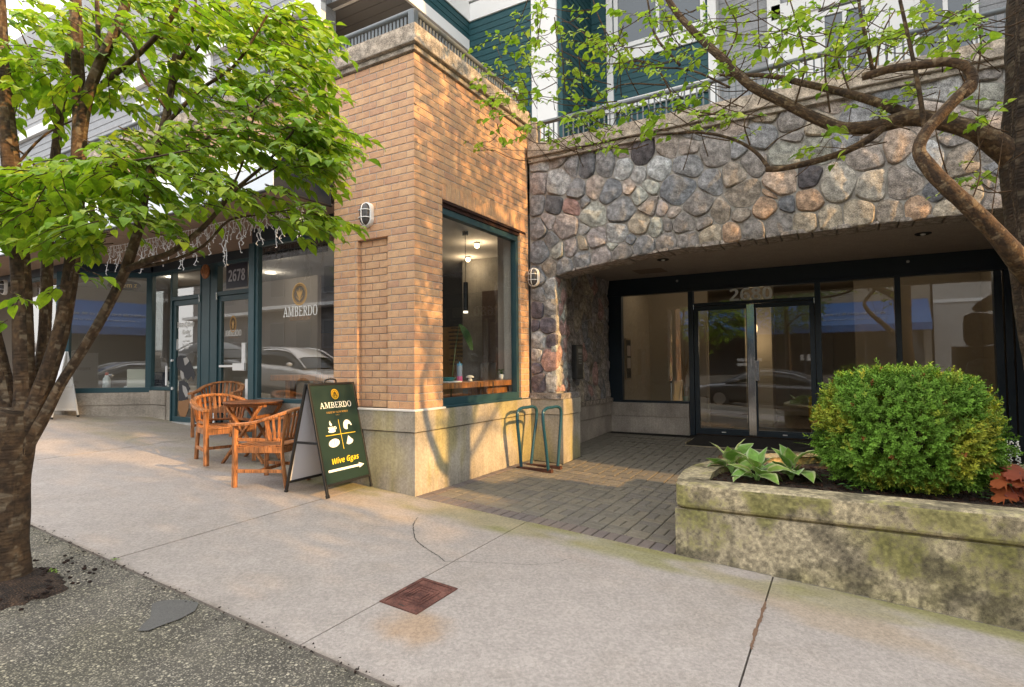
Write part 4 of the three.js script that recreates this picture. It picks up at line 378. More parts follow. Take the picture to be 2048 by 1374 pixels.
// side light, riser and splayed window
mesh('window_frame', [...frameZ(-6.95, -6.252, 0.93, HS, ZS, 0.06, 0.07)], mGreen, sf); mesh('pane', paneZ(-6.89, -6.31, 0.99, HS - 0.06, ZS - 0.03), mGlass, sf, true);
mesh('stall_riser', [vc(bx(-6.95, -6.42, 0.1, 0.668, ZS - 0.2, ZS + 0.0), pin), vc(bx(-6.95, -6.42, 0.68, 0.925, ZS - 0.2, ZS + 0.012), pin), vc(bx(-6.42, -6.252, 0.1, 0.92, ZS - 0.2, ZS - 0.02), pin)], mConc, sf);
{ const A = V(-7.94, 0, -0.14), B = V(-6.9, 0, -1.05), o = new THREE.Group(); o.name = 'splay_window'; bld.add(o); const d = B.clone().sub(A), len = d.length(), ang = Math.atan2(-d.z, d.x); const T = (g) => g.rotateY(ang).translate(A.x, 0, A.z); mesh('window_frame', frameZ(0, len, 0.895, HS, 0, 0.085, 0.09).map(T).concat([T(rb(-0.12, 0.0, 0.895, HS, -0.12, 0.01, 0.005))]), mGreen, o); mesh('pane', T(paneZ(0.085, len - 0.085, 0.98, HS - 0.085, -0.04)), mGlass, o, true); mesh('stall_riser', [bx(0, len, 0.1, 0.668, -0.2, 0.0), bx(0, len, 0.68, 0.893, -0.2, 0.012), bx(0, len, 0.66, 0.69, -0.2, -0.01)].map((g) => vc(T(g), pin)), mConc, o); mesh('oval_hanger', T(new THREE.CylinderGeometry(0.16, 0.16, 0.02, 28).rotateX(Math.PI / 2).scale(1.7, 0.55, 1).translate(len * 0.62, 2.82, -0.2)), M({ color: lin(0.05, 0.03, 0.015), roughness: 0.6 }), o); mesh('lettering', T(fit(letters(fontBold, 'I caem z', 0.1), 0.42, 0.08).translate(len * 0.62, 2.82, -0.185)), M({ color: lin(0.75, 0.5, 0.15), roughness: 0.5 }), o); }
mesh('window_frame', [...frameZ(-9.7, -8.06, 0.93, HS, -0.16, 0.07, 0.08)], mGreen, sf); mesh('pane', paneZ(-9.63, -8.13, 1.0, HS - 0.07, -0.2), mGlass, sf, true); mesh('stall_riser', vc(bx(-11.7, -7.9, 0.2, 0.93, -0.4, -0.15), pin), mConc, sf);
// soffit boards under the awning
for (let i = 0; i < 9; i++) mesh('soffit_board', rb(-1.235 - (i + 1) * 1.2 + 0.006, -1.235 - i * 1.2 - 0.006, 3.165, 3.185, -1.4, 0.70, 0.003), mSoffitBeige, sf);
mesh('fascia_board', [rb(-12, -1.2, 3.186, 4.12, -0.45, -0.30, 0.004)], mSoffitBeige, sf);
// --- awning
const awn = thing('awning', 'navy shop awning with pale sloping top on the brick front', 'awning'); { const x1 = -1.215, x0 = -12, zf = 0.76, yb = 3.15, ym = 3.40, yt = 4.11; const side = (x) => { const s = new THREE.Shape([[0.0, yb], [zf, yb], [zf, ym], [0.0, yt]].map(([z, y]) => new THREE.Vector2(z, y))); return new THREE.ExtrudeGeometry(s, { depth: 0.006, bevelEnabled: false }).rotateY(-Math.PI / 2).translate(x, 0, 0); }; mesh('side_panel', side(x1), mAwn, awn); const seg = []; for (let x = x1 - 0.01, i = 0; x > x0; x -= 1.5, i++) { const xe = Math.max(x0, x - 1.49), g = new THREE.PlaneGeometry(x - xe, 1, 12, 8), p = g.attributes.position; for (let k = 0; k < p.count; k++) { const t = p.getY(k) + 0.5, s = p.getX(k) / (x - xe) + 0.5, sag = -0.022 * Math.sin(Math.PI * s) * Math.sin(Math.PI * t); p.setXYZ(k, lerp(xe, x, s), lerp(ym + 0.02, yt, t) + sag, lerp(zf + 0.004, 0.0, t) + sag); } g.computeVertexNormals(); mesh('top_panel', g, mAwnTop, awn); } mesh('valance', rb(x0, x1, yb, ym + 0.012, zf - 0.004, zf + 0.006, 0.003), mAwnTop, awn); mesh('frame_tube', [cyl(V(x0, yb - 0.005, zf), V(x1, yb - 0.005, zf), 0.018), cyl(V(x1, yb - 0.005, 0), V(x1, yb - 0.005, zf), 0.014), cyl(V(x1, ym, zf), V(x1, yt, 0.0), 0.012)], mBlack, awn); }
// --- rooms
const mRoomW = M({ color: lin(0.36, 0.32, 0.28), roughness: 0.9 }), mRoomC = M({ color: lin(0.46, 0.44, 0.42), roughness: 0.9 }), mFloorW = M({ color: lin(0.22, 0.18, 0.15), map: rep(tFine, 1), roughness: 0.5 }), mPanelG = M({ color: lin(0.33, 0.33, 0.335), map: rep(tConc, 1), roughness: 0.8 }), mPanelB = M({ color: lin(0.13, 0.085, 0.065), map: rep(tFine, 1), roughness: 0.6 }), mMenu = M({ color: lin(0.42, 0.26, 0.11), map: rep(tFine, 1), roughness: 0.7 });
structure('cafe_floor', bx(-12, -0.3, 0.02, 0.10, -6.3, -0.46), mFloorW);
structure('cafe_ceiling', bx(-12, -0.14, 3.30, 3.5, -6.3, -0.46), mRoomC);
structure('cafe_wall', [bx(-12, -0.3, 0.1, 3.3, -6.4, -6.3), bx(-12.1, -12, 0.1, 3.3, -6.3, -0.4), bx(-0.30, -0.05, 0.1, 3.3, -5.4, -2.51), bx(-0.60, -0.3, 0.1, 3.3, -2.75, -2.62)], mRoomW);
{ const a = hitZ(996, 600, -3.4).x, b = hitZ(966, 600, -3.4).x, c = hitZ(966, 600, -4.3).x, d = hitZ(925, 600, -4.3).x, e = hitZ(925, 600, -5.3).x; structure('brown_panel', bx(b - 0.02, -0.31, 0.1, 2.55, -3.5, -3.4), mPanelB); structure('soffit_bulkhead', bx(-1.3, -0.31, 2.55, 3.3, -4.29, -3.95), mRoomW); structure('grey_partition', bx(d, -0.31, 0.1, 3.3, -4.4, -4.3), mPanelG); structure('kitchen_wall', [bx(-9, d - 0.02, 2.15, 3.3, -5.5, -5.4)], mBlack); structure('menu_wall', bx(-9, d - 0.02, 0.1, 2.149, -5.5, -5.4), mMenu); const g = []; const q = rng(4); for (let r = 0; r < 12; r++) for (const cx of [906, 921]) if (q() > 0.25) { const p = hitZ(cx, 640 + r * 8, -5.38); const w = rr(q, 0.06, 0.16); g.push(bx(p.x - w, p.x + w, p.y - 0.012, p.y + 0.012, -5.399, -5.395)); } structure('menu_lines', g, mBlack); }
const lampMat = (r, g, b, e) => M({ color: lin(0, 0, 0), emissive: lin(r, g, b), emissiveIntensity: e });
const lamp = (p, i, c = [1, 0.72, 0.42], r = 3) => { const l = new THREE.PointLight(lin(...c), i, 0, 2); l.position.copy(p); l.castShadow = true; l.shadow.radius = r; scene.add(l); return l; };
{ // two ceiling spots, one hanging tube lamp
  for (const [u, v, label] of [[954, 491, 'glowing round ceiling bulb beyond the tube lamp, upper of two'], [936, 519, 'glowing round ceiling bulb just behind the cord of the tube lamp']]) { const p = hitY(u, v, 3.25); const t = thing('ceiling_lamp', label, 'lamp', [p.x, 3.25, p.z], 0, 'cafe ceiling bulbs'); mesh('bulb', new THREE.SphereGeometry(0.045, 16, 12), lampMat(1, 0.72, 0.40, 3), t); mesh('holder', cyl(V(0, 0.03, 0), V(0, 0.052, 0), 0.05, 0.05, 16), mBlack, t); lamp(V(p.x, 3.13, p.z), 0.28); }
  const x = -1.0, top = hitX(931, 455, x), a = hitX(931, 565, x), b = hitX(931, 622, x); const t = thing('pendant_lamp', 'black tube lamp hanging on a cord inside the cafe window', 'lamp', [x, b.y, a.z]); mesh('shade', cyl(V(0, 0, 0), V(0, a.y - b.y, 0), 0.037, 0.037, 20), mBlack, t); mesh('cord', cyl(V(0, a.y - b.y, 0), V(0, 3.3 - b.y, 0), 0.004), mBlack, t); mesh('ceiling_rose', cyl(V(0, 3.24 - b.y, 0), V(0, 3.3 - b.y, 0), 0.045, 0.045, 16), mBlack, t); mesh('diffuser', cyl(V(0, -0.03, 0), V(0, -0.001, 0), 0.034, 0.034, 20), lampMat(1, 0.85, 0.62, 0.8), t); lamp(V(x, b.y - 0.1, a.z), 0.05, [1, 0.85, 0.65]); for (const [px, pz] of [[-3.5, -3], [-6.5, -3.2], [-8.7, -2.4], [-5, -2]]) { const k = thing('ceiling_lamp', 'flat white ceiling disc lamp deep inside the cafe', 'lamp', [px, 3.27, pz], 0, 'cafe ceiling discs'); mesh('disc', cyl(V(0, 0, 0), V(0, 0.029, 0), 0.11, 0.11, 20), lampMat(1, 0.86, 0.66, 1.2), k); lamp(V(px, 3.2, pz), 0.3, [1, 0.86, 0.68], 5); } }
// window bars (counters)
{ const yb = 1.12; const c1 = thing('window_counter', 'wooden bar counter along the inside of the court side window', 'counter', [-0.33, 0.1, -1.4]); mesh('counter_top', rb(-0.22, 0.2, yb - 0.17, yb - 0.1, -0.9, 1.0, 0.006), mCounter, c1); const z0 = hitX(956, 770, -0.35).z + 1.4, z1 = hitX(1014, 770, -0.35).z + 1.4; mesh('panel_leg', rb(-0.18, 0.12, 0.0, yb - 0.171, z1, z0, 0.004), mCounter, c1); mesh('power_cord', [limb([V(0.205, yb - 0.12, -0.02), V(0.207, 0.75, -0.02), V(0.208, 0.66, -0.06), V(0.208, 0.52, 0.12)], [0.004], 6, 6), limb([V(0.205, yb - 0.12, -0.32), V(0.208, 0.75, -0.3), V(0.208, 0.62, -0.42), V(0.208, 0.56, -0.5), V(0.208, 0.65, -0.56), V(0.208, 0.74, -0.42), V(0.208, 0.7, -0.3)], [0.004], 6, 6)], mBlack, c1);
  const c2 = thing('window_counter', 'wooden bar counter behind the lettered street window', 'counter', [-2.05, 0.1, -0.7]); mesh('counter_top', rb(-0.84, 0.84, 1.04, 1.115, -0.22, 0.22, 0.006), mCounter, c2); for (const x of [-0.75, -0.2, 0.6]) mesh('leg', rb(x, x + 0.1, 0, 1.039, -0.05, 0.05, 0.004), mCounter, c2);
  const yt = 0.1 + yb - 0.1, on = (u, v, x) => hitX(u, v, x);
  const lp = thing('laptop', 'black laptop standing open on the window counter', 'laptop', [-0.33, yt, on(975, 730, -0.33).z]); mesh('lid', rb(-0.012, 0.0, 0.0, 0.235, -0.19, 0.19, 0.006).rotateZ(-0.12), M({ color: lin(0.02, 0.02, 0.025), roughness: 0.35 }), lp); mesh('base', rb(-0.27, 0.0, 0, 0.016, -0.19, 0.19, 0.005), mBlack, lp); mesh('lid_mark', rb(0.001, 0.003, 0.12, 0.165, 0.12, 0.15, 0.0005).rotateZ(-0.12), mChrome, lp);
  for (const [u, s, label] of [[1003, 1, 'small white pot with leafy sprig beside the laptop'], [1014, 1.2, 'taller white pot with leafy sprig at the counter end']]) { const z = on(u, 720, -0.3).z; const t = thing('potted_plant', label, 'plant', [-0.3, yt, z]); mesh('pot', new THREE.LatheGeometry([[0, 0], [0.028, 0], [0.034, 0.03], [0.034, 0.06], [0.026, 0.075], [0.022, 0.07], [0, 0.06]].map(([a, b]) => new THREE.Vector2(a * s, b * s)), 20), M({ color: lin(0.7, 0.7, 0.66), roughness: 0.5 }), t); const g = []; const q = rng(u); for (let i = 0; i < 26; i++) { const a = q() * 6.28, h = 0.07 * s + q() * 0.07, r = q() * 0.055; g.push(new THREE.SphereGeometry(0.016, 5, 4).scale(1, 0.3, 0.7).rotateX(q() - 0.5).rotateY(a).translate(Math.cos(a) * r, h, Math.sin(a) * r)); } mesh('leaves', g, leafM(0.06, 0.15, 0.03, 0.2), t); }
  { const z = on(919, 715, -0.3).z, t = thing('water_bottle', 'tall clear bottle with blue top and pink base on the counter', 'bottle', [-0.3, yt, z]); mesh('bottle_body', cyl(V(0, 0.07, 0), V(0, 0.20, 0), 0.035, 0.035, 18), M({ color: lin(0.25, 0.3, 0.38), roughness: 0.2 }), t); mesh('bottle_base', cyl(V(0, 0, 0), V(0, 0.07, 0), 0.035, 0.035, 18), M({ color: lin(0.55, 0.07, 0.22), roughness: 0.3 }), t); mesh('bottle_cap', [cyl(V(0, 0.2, 0), V(0, 0.225, 0), 0.034, 0.03, 18), cyl(V(0, 0.225, 0), V(0, 0.25, 0), 0.008)], M({ color: lin(0.05, 0.25, 0.4), roughness: 0.3 }), t); }
  { const z = on(940, 722, -0.3).z, t = thing('mushroom_ornament', 'cream mushroom-shaped ornament between bottle and laptop', 'ornament', [-0.3, yt, z]); mesh('stem', new THREE.LatheGeometry([[0, 0], [0.032, 0], [0.026, 0.02], [0.016, 0.04], [0.018, 0.055], [0, 0.055]].map(([a, b]) => new THREE.Vector2(a, b)), 18), mWhite, t); mesh('cap', new THREE.SphereGeometry(0.052, 18, 10, 0, 6.3, 0, 1.7).scale(1, 0.55, 1).translate(0, 0.05, 0), M({ color: lin(0.66, 0.60, 0.52), roughness: 0.6 }), t); }
  { const z = on(897, 720, -0.3).z, t = thing('tray', 'white tray with teal bowl at the near end of the counter', 'tray', [-0.3, yt, z]); mesh('tray_plate', rb(-0.1, 0.1, 0, 0.015, -0.14, 0.14, 0.006), mWhite, t); mesh('bowl', new THREE.LatheGeometry([[0, 0.016], [0.06, 0.016], [0.085, 0.06], [0.08, 0.06], [0.055, 0.022], [0, 0.022]].map(([a, b]) => new THREE.Vector2(a, b)), 20), M({ color: lin(0.03, 0.2, 0.19), roughness: 0.5 }), t); }
  { const p = on(918, 648, -0.45), q = on(942, 700, -0.3), t = thing('broad_leaf_plant', 'single long drooping dark green leaf behind the window counter', 'plant', [0, 0, 0]); const g = new THREE.PlaneGeometry(1, 1, 6, 14), a = g.attributes.position; for (let i = 0; i < a.count; i++) { const s = a.getY(i) + 0.5, w = a.getX(i), c = p.clone().lerp(q, 1 - s), W = 0.11 * Math.sin(Math.PI * clamp(0.08 + s * 0.9)) ** 0.8; c.y += 0.05 * Math.sin(Math.PI * s); a.setXYZ(i, c.x + 0.03 * Math.abs(w), c.y + 0.0, c.z + w * W * 1.6); } g.computeVertexNormals(); mesh('leaf', g, leafM(0.03, 0.075, 0.025, 0.15), t); mesh('stalk', limb([V(p.x - 0.1, 0.1, p.z + 0.1), V(p.x - 0.05, 1.2, p.z + 0.08), p.clone()], [0.012, 0.008, 0.004], 6, 5), M({ color: lin(0.05, 0.08, 0.03), roughness: 0.7 }), t); }
  { const t = thing('cafe_chair', 'low-backed wooden chair inside the cafe below the counter', 'chair', [-0.85, 0.1, hitX(905, 780, -0.85).z]); mesh('backrest', limb([V(-0.22, 0.78, 0.1), V(-0.05, 0.80, -0.2), V(0.2, 0.78, -0.24)], [0.03], 8, 6).scale(1, 1, 1), mTeak[2], t); mesh('seat', rb(-0.23, 0.23, 0.44, 0.48, -0.22, 0.22, 0.01), mTeak[0], t); for (const [x, z] of [[-0.2, -0.2], [0.2, -0.2], [-0.2, 0.2], [0.2, 0.2]]) mesh('leg', cyl(V(x, 0, z), V(x * 0.95, z < 0 ? 0.78 : 0.44, z), 0.016, 0.018, 8), mTeak[2], t); } }
// lobby
const mLob = M({ color: lin(0.42, 0.35, 0.27), roughness: 0.85 });
structure('lobby_floor', bx(-0.3, 6.2, 0.0, 0.108, -10, -5.62), M({ color: lin(0.20, 0.16, 0.14), roughness: 0.25 }));
structure('lobby_ceiling', bx(-0.3, 6.2, 2.95, 3.1, -10, -5.64), mLob);
structure('lobby_wall', [bx(-0.25, 0.12, 0.1, 2.95, -10, -5.73), bx(6.0, 6.2, 0.1, 2.95, -10, -5.6), bx(-0.3, 6.2, 0.1, 2.95, -10.2, -10), bx(0.12, 1.35, 0.1, 2.95, -7.9, -7.8), bx(2.05, 2.55, 0.1, 2.95, -8.6, -8.0), bx(4.0, 6.0, 0.1, 2.95, -8.9, -8.8)], mLob);
structure('lobby_doorway', [rb(0.75, 1.32, 0.12, 2.15, -7.805, -7.77, 0.004), rb(2.7, 3.6, 0.12, 2.2, -9.99, -9.95, 0.004)], M({ color: lin(0.36, 0.29, 0.22), roughness: 0.6 }));
{ const p = hitZ(1254, 690, -6.2), t = thing('notice_board', 'framed black notice board with two paper sheets on the lobby wall', 'board', [0.13, 0, -6.25]); mesh('board_frame', rb(0, 0.03, 1.02, 1.82, -0.16, 0.16, 0.006), M({ color: lin(0.3, 0.22, 0.14), roughness: 0.5 }), t); mesh('board', rb(0.03, 0.034, 1.05, 1.79, -0.13, 0.13, 0.001), mBlack, t); mesh('sheet', rb(0.035, 0.037, 1.48, 1.68, -0.1, 0.1, 0.0005), M({ color: lin(0.5, 0.4, 0.36), roughness: 0.8 }), t); mesh('sheet', rb(0.035, 0.037, 1.24, 1.44, -0.1, 0.1, 0.0005), M({ color: lin(0.5, 0.42, 0.38), roughness: 0.8 }), t); }
{ const t = thing('floor_mat', 'dark mat lying inside the glazed entrance doors', 'mat', [2.6, 0.109, -6.6]); mesh('mat_pile', rb(-0.65, 0.65, 0, 0.012, -0.5, 0.5, 0.004), M({ color: lin(0.02, 0.018, 0.017), roughness: 1 }), t); const c = thing('armchair', 'mustard yellow lobby armchair behind the right door', 'chair', [3.75, 0.109, -6.75], -0.6); const my = M({ color: lin(0.50, 0.28, 0.02), roughness: 0.8 }); mesh('seat', rb(-0.34, 0.34, 0.14, 0.44, -0.33, 0.33, 0.05, 2), my, c); mesh('backrest', rb(-0.34, 0.34, 0.44, 0.92, -0.34, -0.18, 0.05, 2), my, c); for (const s of [-1, 1]) mesh('armrest', rb(s * 0.36 - 0.06, s * 0.36 + 0.06, 0.14, 0.62, -0.3, 0.32, 0.04, 2), my, c); for (const [x, z] of [[-0.3, -0.28], [0.3, -0.28], [-0.3, 0.28], [0.3, 0.28]]) mesh('leg', cyl(V(x, 0, z), V(x, 0.15, z), 0.015, 0.02, 8), mBlack, c); const v = thing('floor_vase', 'pale green glass vase with dry twigs on the lobby floor', 'vase', [1.2, 0.109, -6.4]); mesh('vase_body', new THREE.LatheGeometry([[0, 0], [0.08, 0], [0.1, 0.2], [0.08, 0.42], [0.05, 0.55], [0.06, 0.6], [0.05, 0.6], [0.04, 0.55], [0, 0.5]].map(([a, b]) => new THREE.Vector2(a, b)), 20), M({ color: lin(0.3, 0.34, 0.24), roughness: 0.3 }), v); const q = rng(8); mesh('twigs', Array.from({ length: 9 }, () => limb([V(0, 0.5, 0), V(rr(q, -0.1, 0.1), 0.95, rr(q, -0.1, 0.1)), V(rr(q, -0.25, 0.25), rr(q, 1.3, 1.8), rr(q, -0.2, 0.2))], [0.006, 0.003], 5, 4)), M({ color: lin(0.3, 0.17, 0.08), roughness: 0.9 }), v); const st = thing('barrier_post', 'slim white post with black cap behind the lobby window', 'post', [0.95, 0.109, -6.35]); mesh('shaft', cyl(V(0, 0, 0), V(0, 0.85, 0), 0.012), mWhite, st); mesh('cap', cyl(V(0, 0.85, 0), V(0, 0.9, 0), 0.022), mBlack, st);
  const ch = thing('lobby_lamp', 'gold lobby pendant lamp glowing behind the left door', 'lamp', [2.3, 2.0, -7.6]); mesh('shade', new THREE.SphereGeometry(0.06, 16, 12).scale(0.7, 1.6, 0.7), lampMat(1, 0.66, 0.3, 0.9), ch); mesh('stem', cyl(V(0, 0.09, 0), V(0, 0.95, 0), 0.006), mGold, ch); lamp(V(2.3, 1.75, -7.6), 0.16, [1, 0.75, 0.45], 4); for (const [x, z] of [[0.9, -6.6], [3.4, -6.9], [5, -7.2]]) { const k = thing('lobby_downlight', 'round white lamp let into the lobby ceiling', 'lamp', [x, 2.93, z], 0, 'lobby ceiling lamps'); mesh('disc', cyl(V(0, 0, 0), V(0, 0.019, 0), 0.06, 0.06, 18), lampMat(1, 0.88, 0.7, 0.9), k); lamp(V(x, 2.86, z), 0.13, [1, 0.82, 0.6], 3); } }
// ---------------------------------------------------------------- upper storeys
const up = new THREE.Group(); up.name = 'upper_storey'; bld.add(up);
function siding(par, face, a0, a1, y0, y1, c, m, h = 0.113) { // face 'z': plane z=c, spans x; 'x': plane x=c, spans z (a0<a1)
  const n = Math.ceil((y1 - y0) / h); for (let i = 0; i < n; i++) { const yA = y0 + i * h, yB = Math.min(y1, yA + h); const s = new THREE.Shape([[0, yA], [0.019, yA], [0.008, yB + 0.012], [0, yB + 0.012]].map(([q, y]) => new THREE.Vector2(q, y))); const g = new THREE.ExtrudeGeometry(s, { depth: a1 - a0, bevelEnabled: false }); if (face === 'z') g.applyMatrix4(new THREE.Matrix4().makeBasis(V(0, 0, 1), V(0, 1, 0), V(-1, 0, 0))).translate(a1, 0, c); else g.translate(c, 0, a0); mesh('plank', g, m, par); } }
const XA = -2.02, ZB = -4.0, YF = 7.085;
mesh('terrace_slab', [bx(-12, -0.1, 4.5, 4.66, -6, -0.34), bx(-0.1, 6.6, 4.2, 4.39, -7, -3.01)], mCornice, up);
const wB = mesh('siding_wall', [bx(XA - 0.02, -0.15, 4.4, 8.4, ZB - 0.2, ZB - 0.001)], mTeal, bld); siding(wB, 'z', XA, -0.70, 4.66, 7.62, ZB, mTeal);
const wA = mesh('siding_wall', [bx(XA - 0.3, XA - 0.001, YF + 0.19, 8.4, ZB, -0.2)], mTeal, bld); siding(wA, 'x', ZB, -1.0, YF + 0.19, 7.9, XA, mTeal);
const zF = hitY(640, 34, YF).z;
const sof = mesh('balcony_soffit', bx(-10, XA - 0.001, YF + 0.006, YF + 0.1, ZB, zF), mSoffit, bld); for (let z = ZB + 0.1; z < zF; z += 0.2) mesh('soffit_strip', bx(-10, XA - 0.02, YF - 0.004, YF + 0.006, z + 0.004, z + 0.196), mSoffit, sof);
mesh('fascia', [rb(XA - 0.02, XA + 0.03, YF - 0.01, YF + 0.19, ZB + 0.03, zF, 0.004), rb(-10, XA + 0.03, YF - 0.01, YF + 0.24, zF, zF + 0.05, 0.004), rb(-10, XA + 0.06, YF + 0.24, YF + 0.36, zF, zF + 0.09, 0.01)], mWhite, bld);
mesh('trim', [rb(XA - 0.02, XA + 0.04, 7.62, 8.2, ZB + 0.05, -1.2, 0.004), rb(XA, -0.7, 7.62, 7.95, ZB, ZB + 0.04, 0.004), rb(XA, -0.7, 7.98, 8.2, ZB, ZB + 0.07, 0.004), rb(-0.70, -0.60, 4.4, 8.2, ZB, ZB + 0.06, 0.004), rb(-0.60, -0.235, 4.4, 8.2, ZB - 0.1, ZB + 0.045, 0.004), rb(-1.65, -0.95, 5.95, 6.15, ZB + 0.0, ZB + 0.05, 0.004), rb(-1.62, -1.0, 5.2, 5.94, ZB + 0.0, ZB + 0.035, 0.004)], mWhite, up);
// court side: return wall and the recessed rear wall
const wC = mesh('siding_wall', bx(-0.4, -0.236, 4.3, 8.5, -5.5, ZB - 0.1), mTeal, bld); siding(wC, 'x', -5.5, ZB - 0.06, 4.4, 8.3, -0.236, mTeal);
const xr = hitZ(1420, 100, -5.5).x; const wD = mesh('siding_wall', bx(-0.4, xr, 4.3, 9, -5.7, -5.5), mTeal, bld); siding(wD, 'z', -0.2, xr, 4.4, 7.9, -5.5, mTeal);
const wE = mesh('siding_wall', bx(xr, 7, 4.3, 9, -5.9, -5.7), mSidingGrey, bld); siding(wE, 'z', xr, 7, 4.4, 8.4, -5.7, mSidingGrey, 0.15);
const winZ = (x0, x1, y0, y1, z) => { const w = new THREE.Group(); w.name = 'window'; bld.add(w); mesh('window_frame', frameZ(x0, x1, y0, y1, z + 0.06, 0.08, 0.06).concat([rb((x0 + x1) / 2 - 0.03, (x0 + x1) / 2 + 0.03, y0 + 0.08, y1 - 0.08, z, z + 0.05, 0.003)]), mWhite, w); mesh('pane', paneZ(x0 + 0.08, x1 - 0.08, y0 + 0.08, y1 - 0.08, z + 0.03), M({ color: lin(0.10, 0.12, 0.14), roughness: 0.04, metalness: 0.0 }), w, true); };
{ const P = (u, v, z = -5.5) => hitZ(u, v, z); const a = P(1225, 105), b = P(1420, 62); mesh('trim', [rb(a.x - 0.1, a.x + 0.02, 4.4, 8.4, -5.5, -5.45, 0.004), rb(a.x, xr, P(1300, 98).y - 0.12, P(1300, 98).y + 0.1, -5.5, -5.45, 0.004), rb(-0.2, xr, P(1300, 195).y - 0.15, P(1300, 195).y + 0.05, -5.48, -5.42, 0.004), rb(xr - 0.02, xr + 0.12, 4.4, 8.4, -5.7, -5.44, 0.004)], mWhite, up); winZ(a.x + 0.05, xr - 0.06, P(1300, 90).y + 0.05, P(1300, 20).y + 0.5, -5.5); const c = P(1545, 100, -5.7), d = P(1600, 100, -5.7); mesh('trim', rb(c.x - 0.06, c.x + 0.14, 4.4, 8.4, -5.7, -5.6, 0.004), mWhite, up); const e0 = P(1640, 120, -5.7).x, e1 = P(1745, 120, -5.7).x, e2 = P(1830, 120, -5.7).x, e3 = P(1960, 120, -5.7).x; winZ(e0, e1, 4.5, 6.9, -5.7); winZ(e2, e3, 4.5, 6.9, -5.7); mesh('trim', [rb(e1, e2, 4.4, 7, -5.7, -5.62, 0.004), rb(c.x + 0.15, e0, 4.4, 7, -5.7, -5.64, 0.004), rb(c.x, 7, 6.95, 7.2, -5.7, -5.6, 0.004)], mWhite, up); }
// street side: pale grey lap siding above the shop
const wG = mesh('siding_wall', bx(-28, -3.2, 4.6, 9, -1.9, -1.6), mSidingGrey, bld); siding(wG, 'z', -28, -3.2, 4.66, 7.9, -1.6, mSidingGrey, 0.16); mesh('trim', [rb(-3.25, -3.1, 4.6, 8, -1.6, -1.5, 0.004), rb(-6.2, -6.0, 4.6, 8, -1.6, -1.53, 0.004), rb(-28, -3.1, 7.0, 7.2, -1.6, -1.5, 0.004)], mWhite, up); winZ(-5.4, -3.9, 4.9, 6.7, -1.58); winZ(-8.6, -6.8, 4.9, 6.7, -1.58);
mesh('roof_slab', bx(-28, 8, 10.4, 10.6, -14, -2.2), mCornice, up); mesh('upper_wall', [bx(-28, XA - 0.31, 7.5, 10.4, -2.2, -2.0), bx(XA - 0.3, XA - 0.15, 8.38, 10.4, -4, -2), bx(XA, 7, 8.4, 10.4, -6, -5.75), bx(7, 7.2, 4.2, 10.4, -12, -2.6), bx(-28, 7.2, 0.1, 10.4, -12.2, -12)], mSidingGrey, up);
// ---------------------------------------------------------------- street furniture and fittings
// oval bulkhead lamps with a white cage
function bulkhead(p, turn, label, s = 1) { const t = thing('wall_lamp', label, 'lamp', [p.x, p.y, p.z], turn); const oval = (rx, ry, n = 36) => Array.from({ length: n }, (_, i) => { const a = i / n * 6.2832, c = Math.cos(a), q = Math.sin(a); return V(rx * c, q * rx + Math.sign(q) * (ry - rx), 0); }); const ring = (rx, ry, z, r) => new THREE.TubeGeometry(new THREE.CatmullRomCurve3(oval(rx, ry).map((v) => v.setZ(z)), true), 72, r, 6, true); const slab = (rx, ry, z0, z1) => { const s2 = new THREE.Shape(oval(rx, ry, 40).map((v) => new THREE.Vector2(v.x, v.y))); return new THREE.ExtrudeGeometry(s2, { depth: z1 - z0, bevelEnabled: true, bevelSize: 0.004, bevelThickness: 0.004, bevelSegments: 2 }).translate(0, 0, z0); };
  mesh('base', slab(0.078, 0.128, 0.004, 0.036), M({ color: lin(0.66, 0.63, 0.60), roughness: 0.5 }), t); const dome = new THREE.SphereGeometry(1, 24, 14, 0, 6.2832, 0, Math.PI / 2).rotateX(Math.PI / 2); { const q = dome.attributes.position; for (let i = 0; i < q.count; i++) { const x = q.getX(i), y = q.getY(i); q.setXYZ(i, x * 0.064, y * 0.064 + Math.sign(y) * 0.05 * Math.min(1, Math.abs(y) * 2.5), 0.038 + 0.062 * Math.pow(q.getZ(i), 0.7)); } dome.computeVertexNormals(); } mesh('glass_dome', dome, M({ color: lin(0.055, 0.05, 0.05), roughness: 0.25 }), t);
  const cage = [ring(0.07, 0.12, 0.046, 0.006)]; for (const x of [-0.0]) cage.push(limb([V(x, 0.12, 0.046), V(x, 0.085, 0.095), V(x, 0, 0.108), V(x, -0.085, 0.095), V(x, -0.12, 0.046)], [0.0055], 8, 6)); for (const y of [0.04, -0.04]) cage.push(limb([V(-0.07, y, 0.046), V(-0.055, y, 0.09), V(0, y, 0.108), V(0.055, y, 0.09), V(0.07, y, 0.046)], [0.005], 8, 6)); mesh('cage', cage, mWhite, t); t.scale.setScalar(s); return t; }
bulkhead(V(-0.654, 2.966, -0.014), 0, 'oval caged wall lamp on the brick above the recessed panel', 1.03);
bulkhead(V(0.092, 2.535, -2.47), 0, 'oval caged wall lamp on the stone pier by the porch', 1.0);
bulkhead(hitZ(12, 575, 0.0), 0, 'oval caged wall lamp on the far brick pier behind the tree', 1.1);
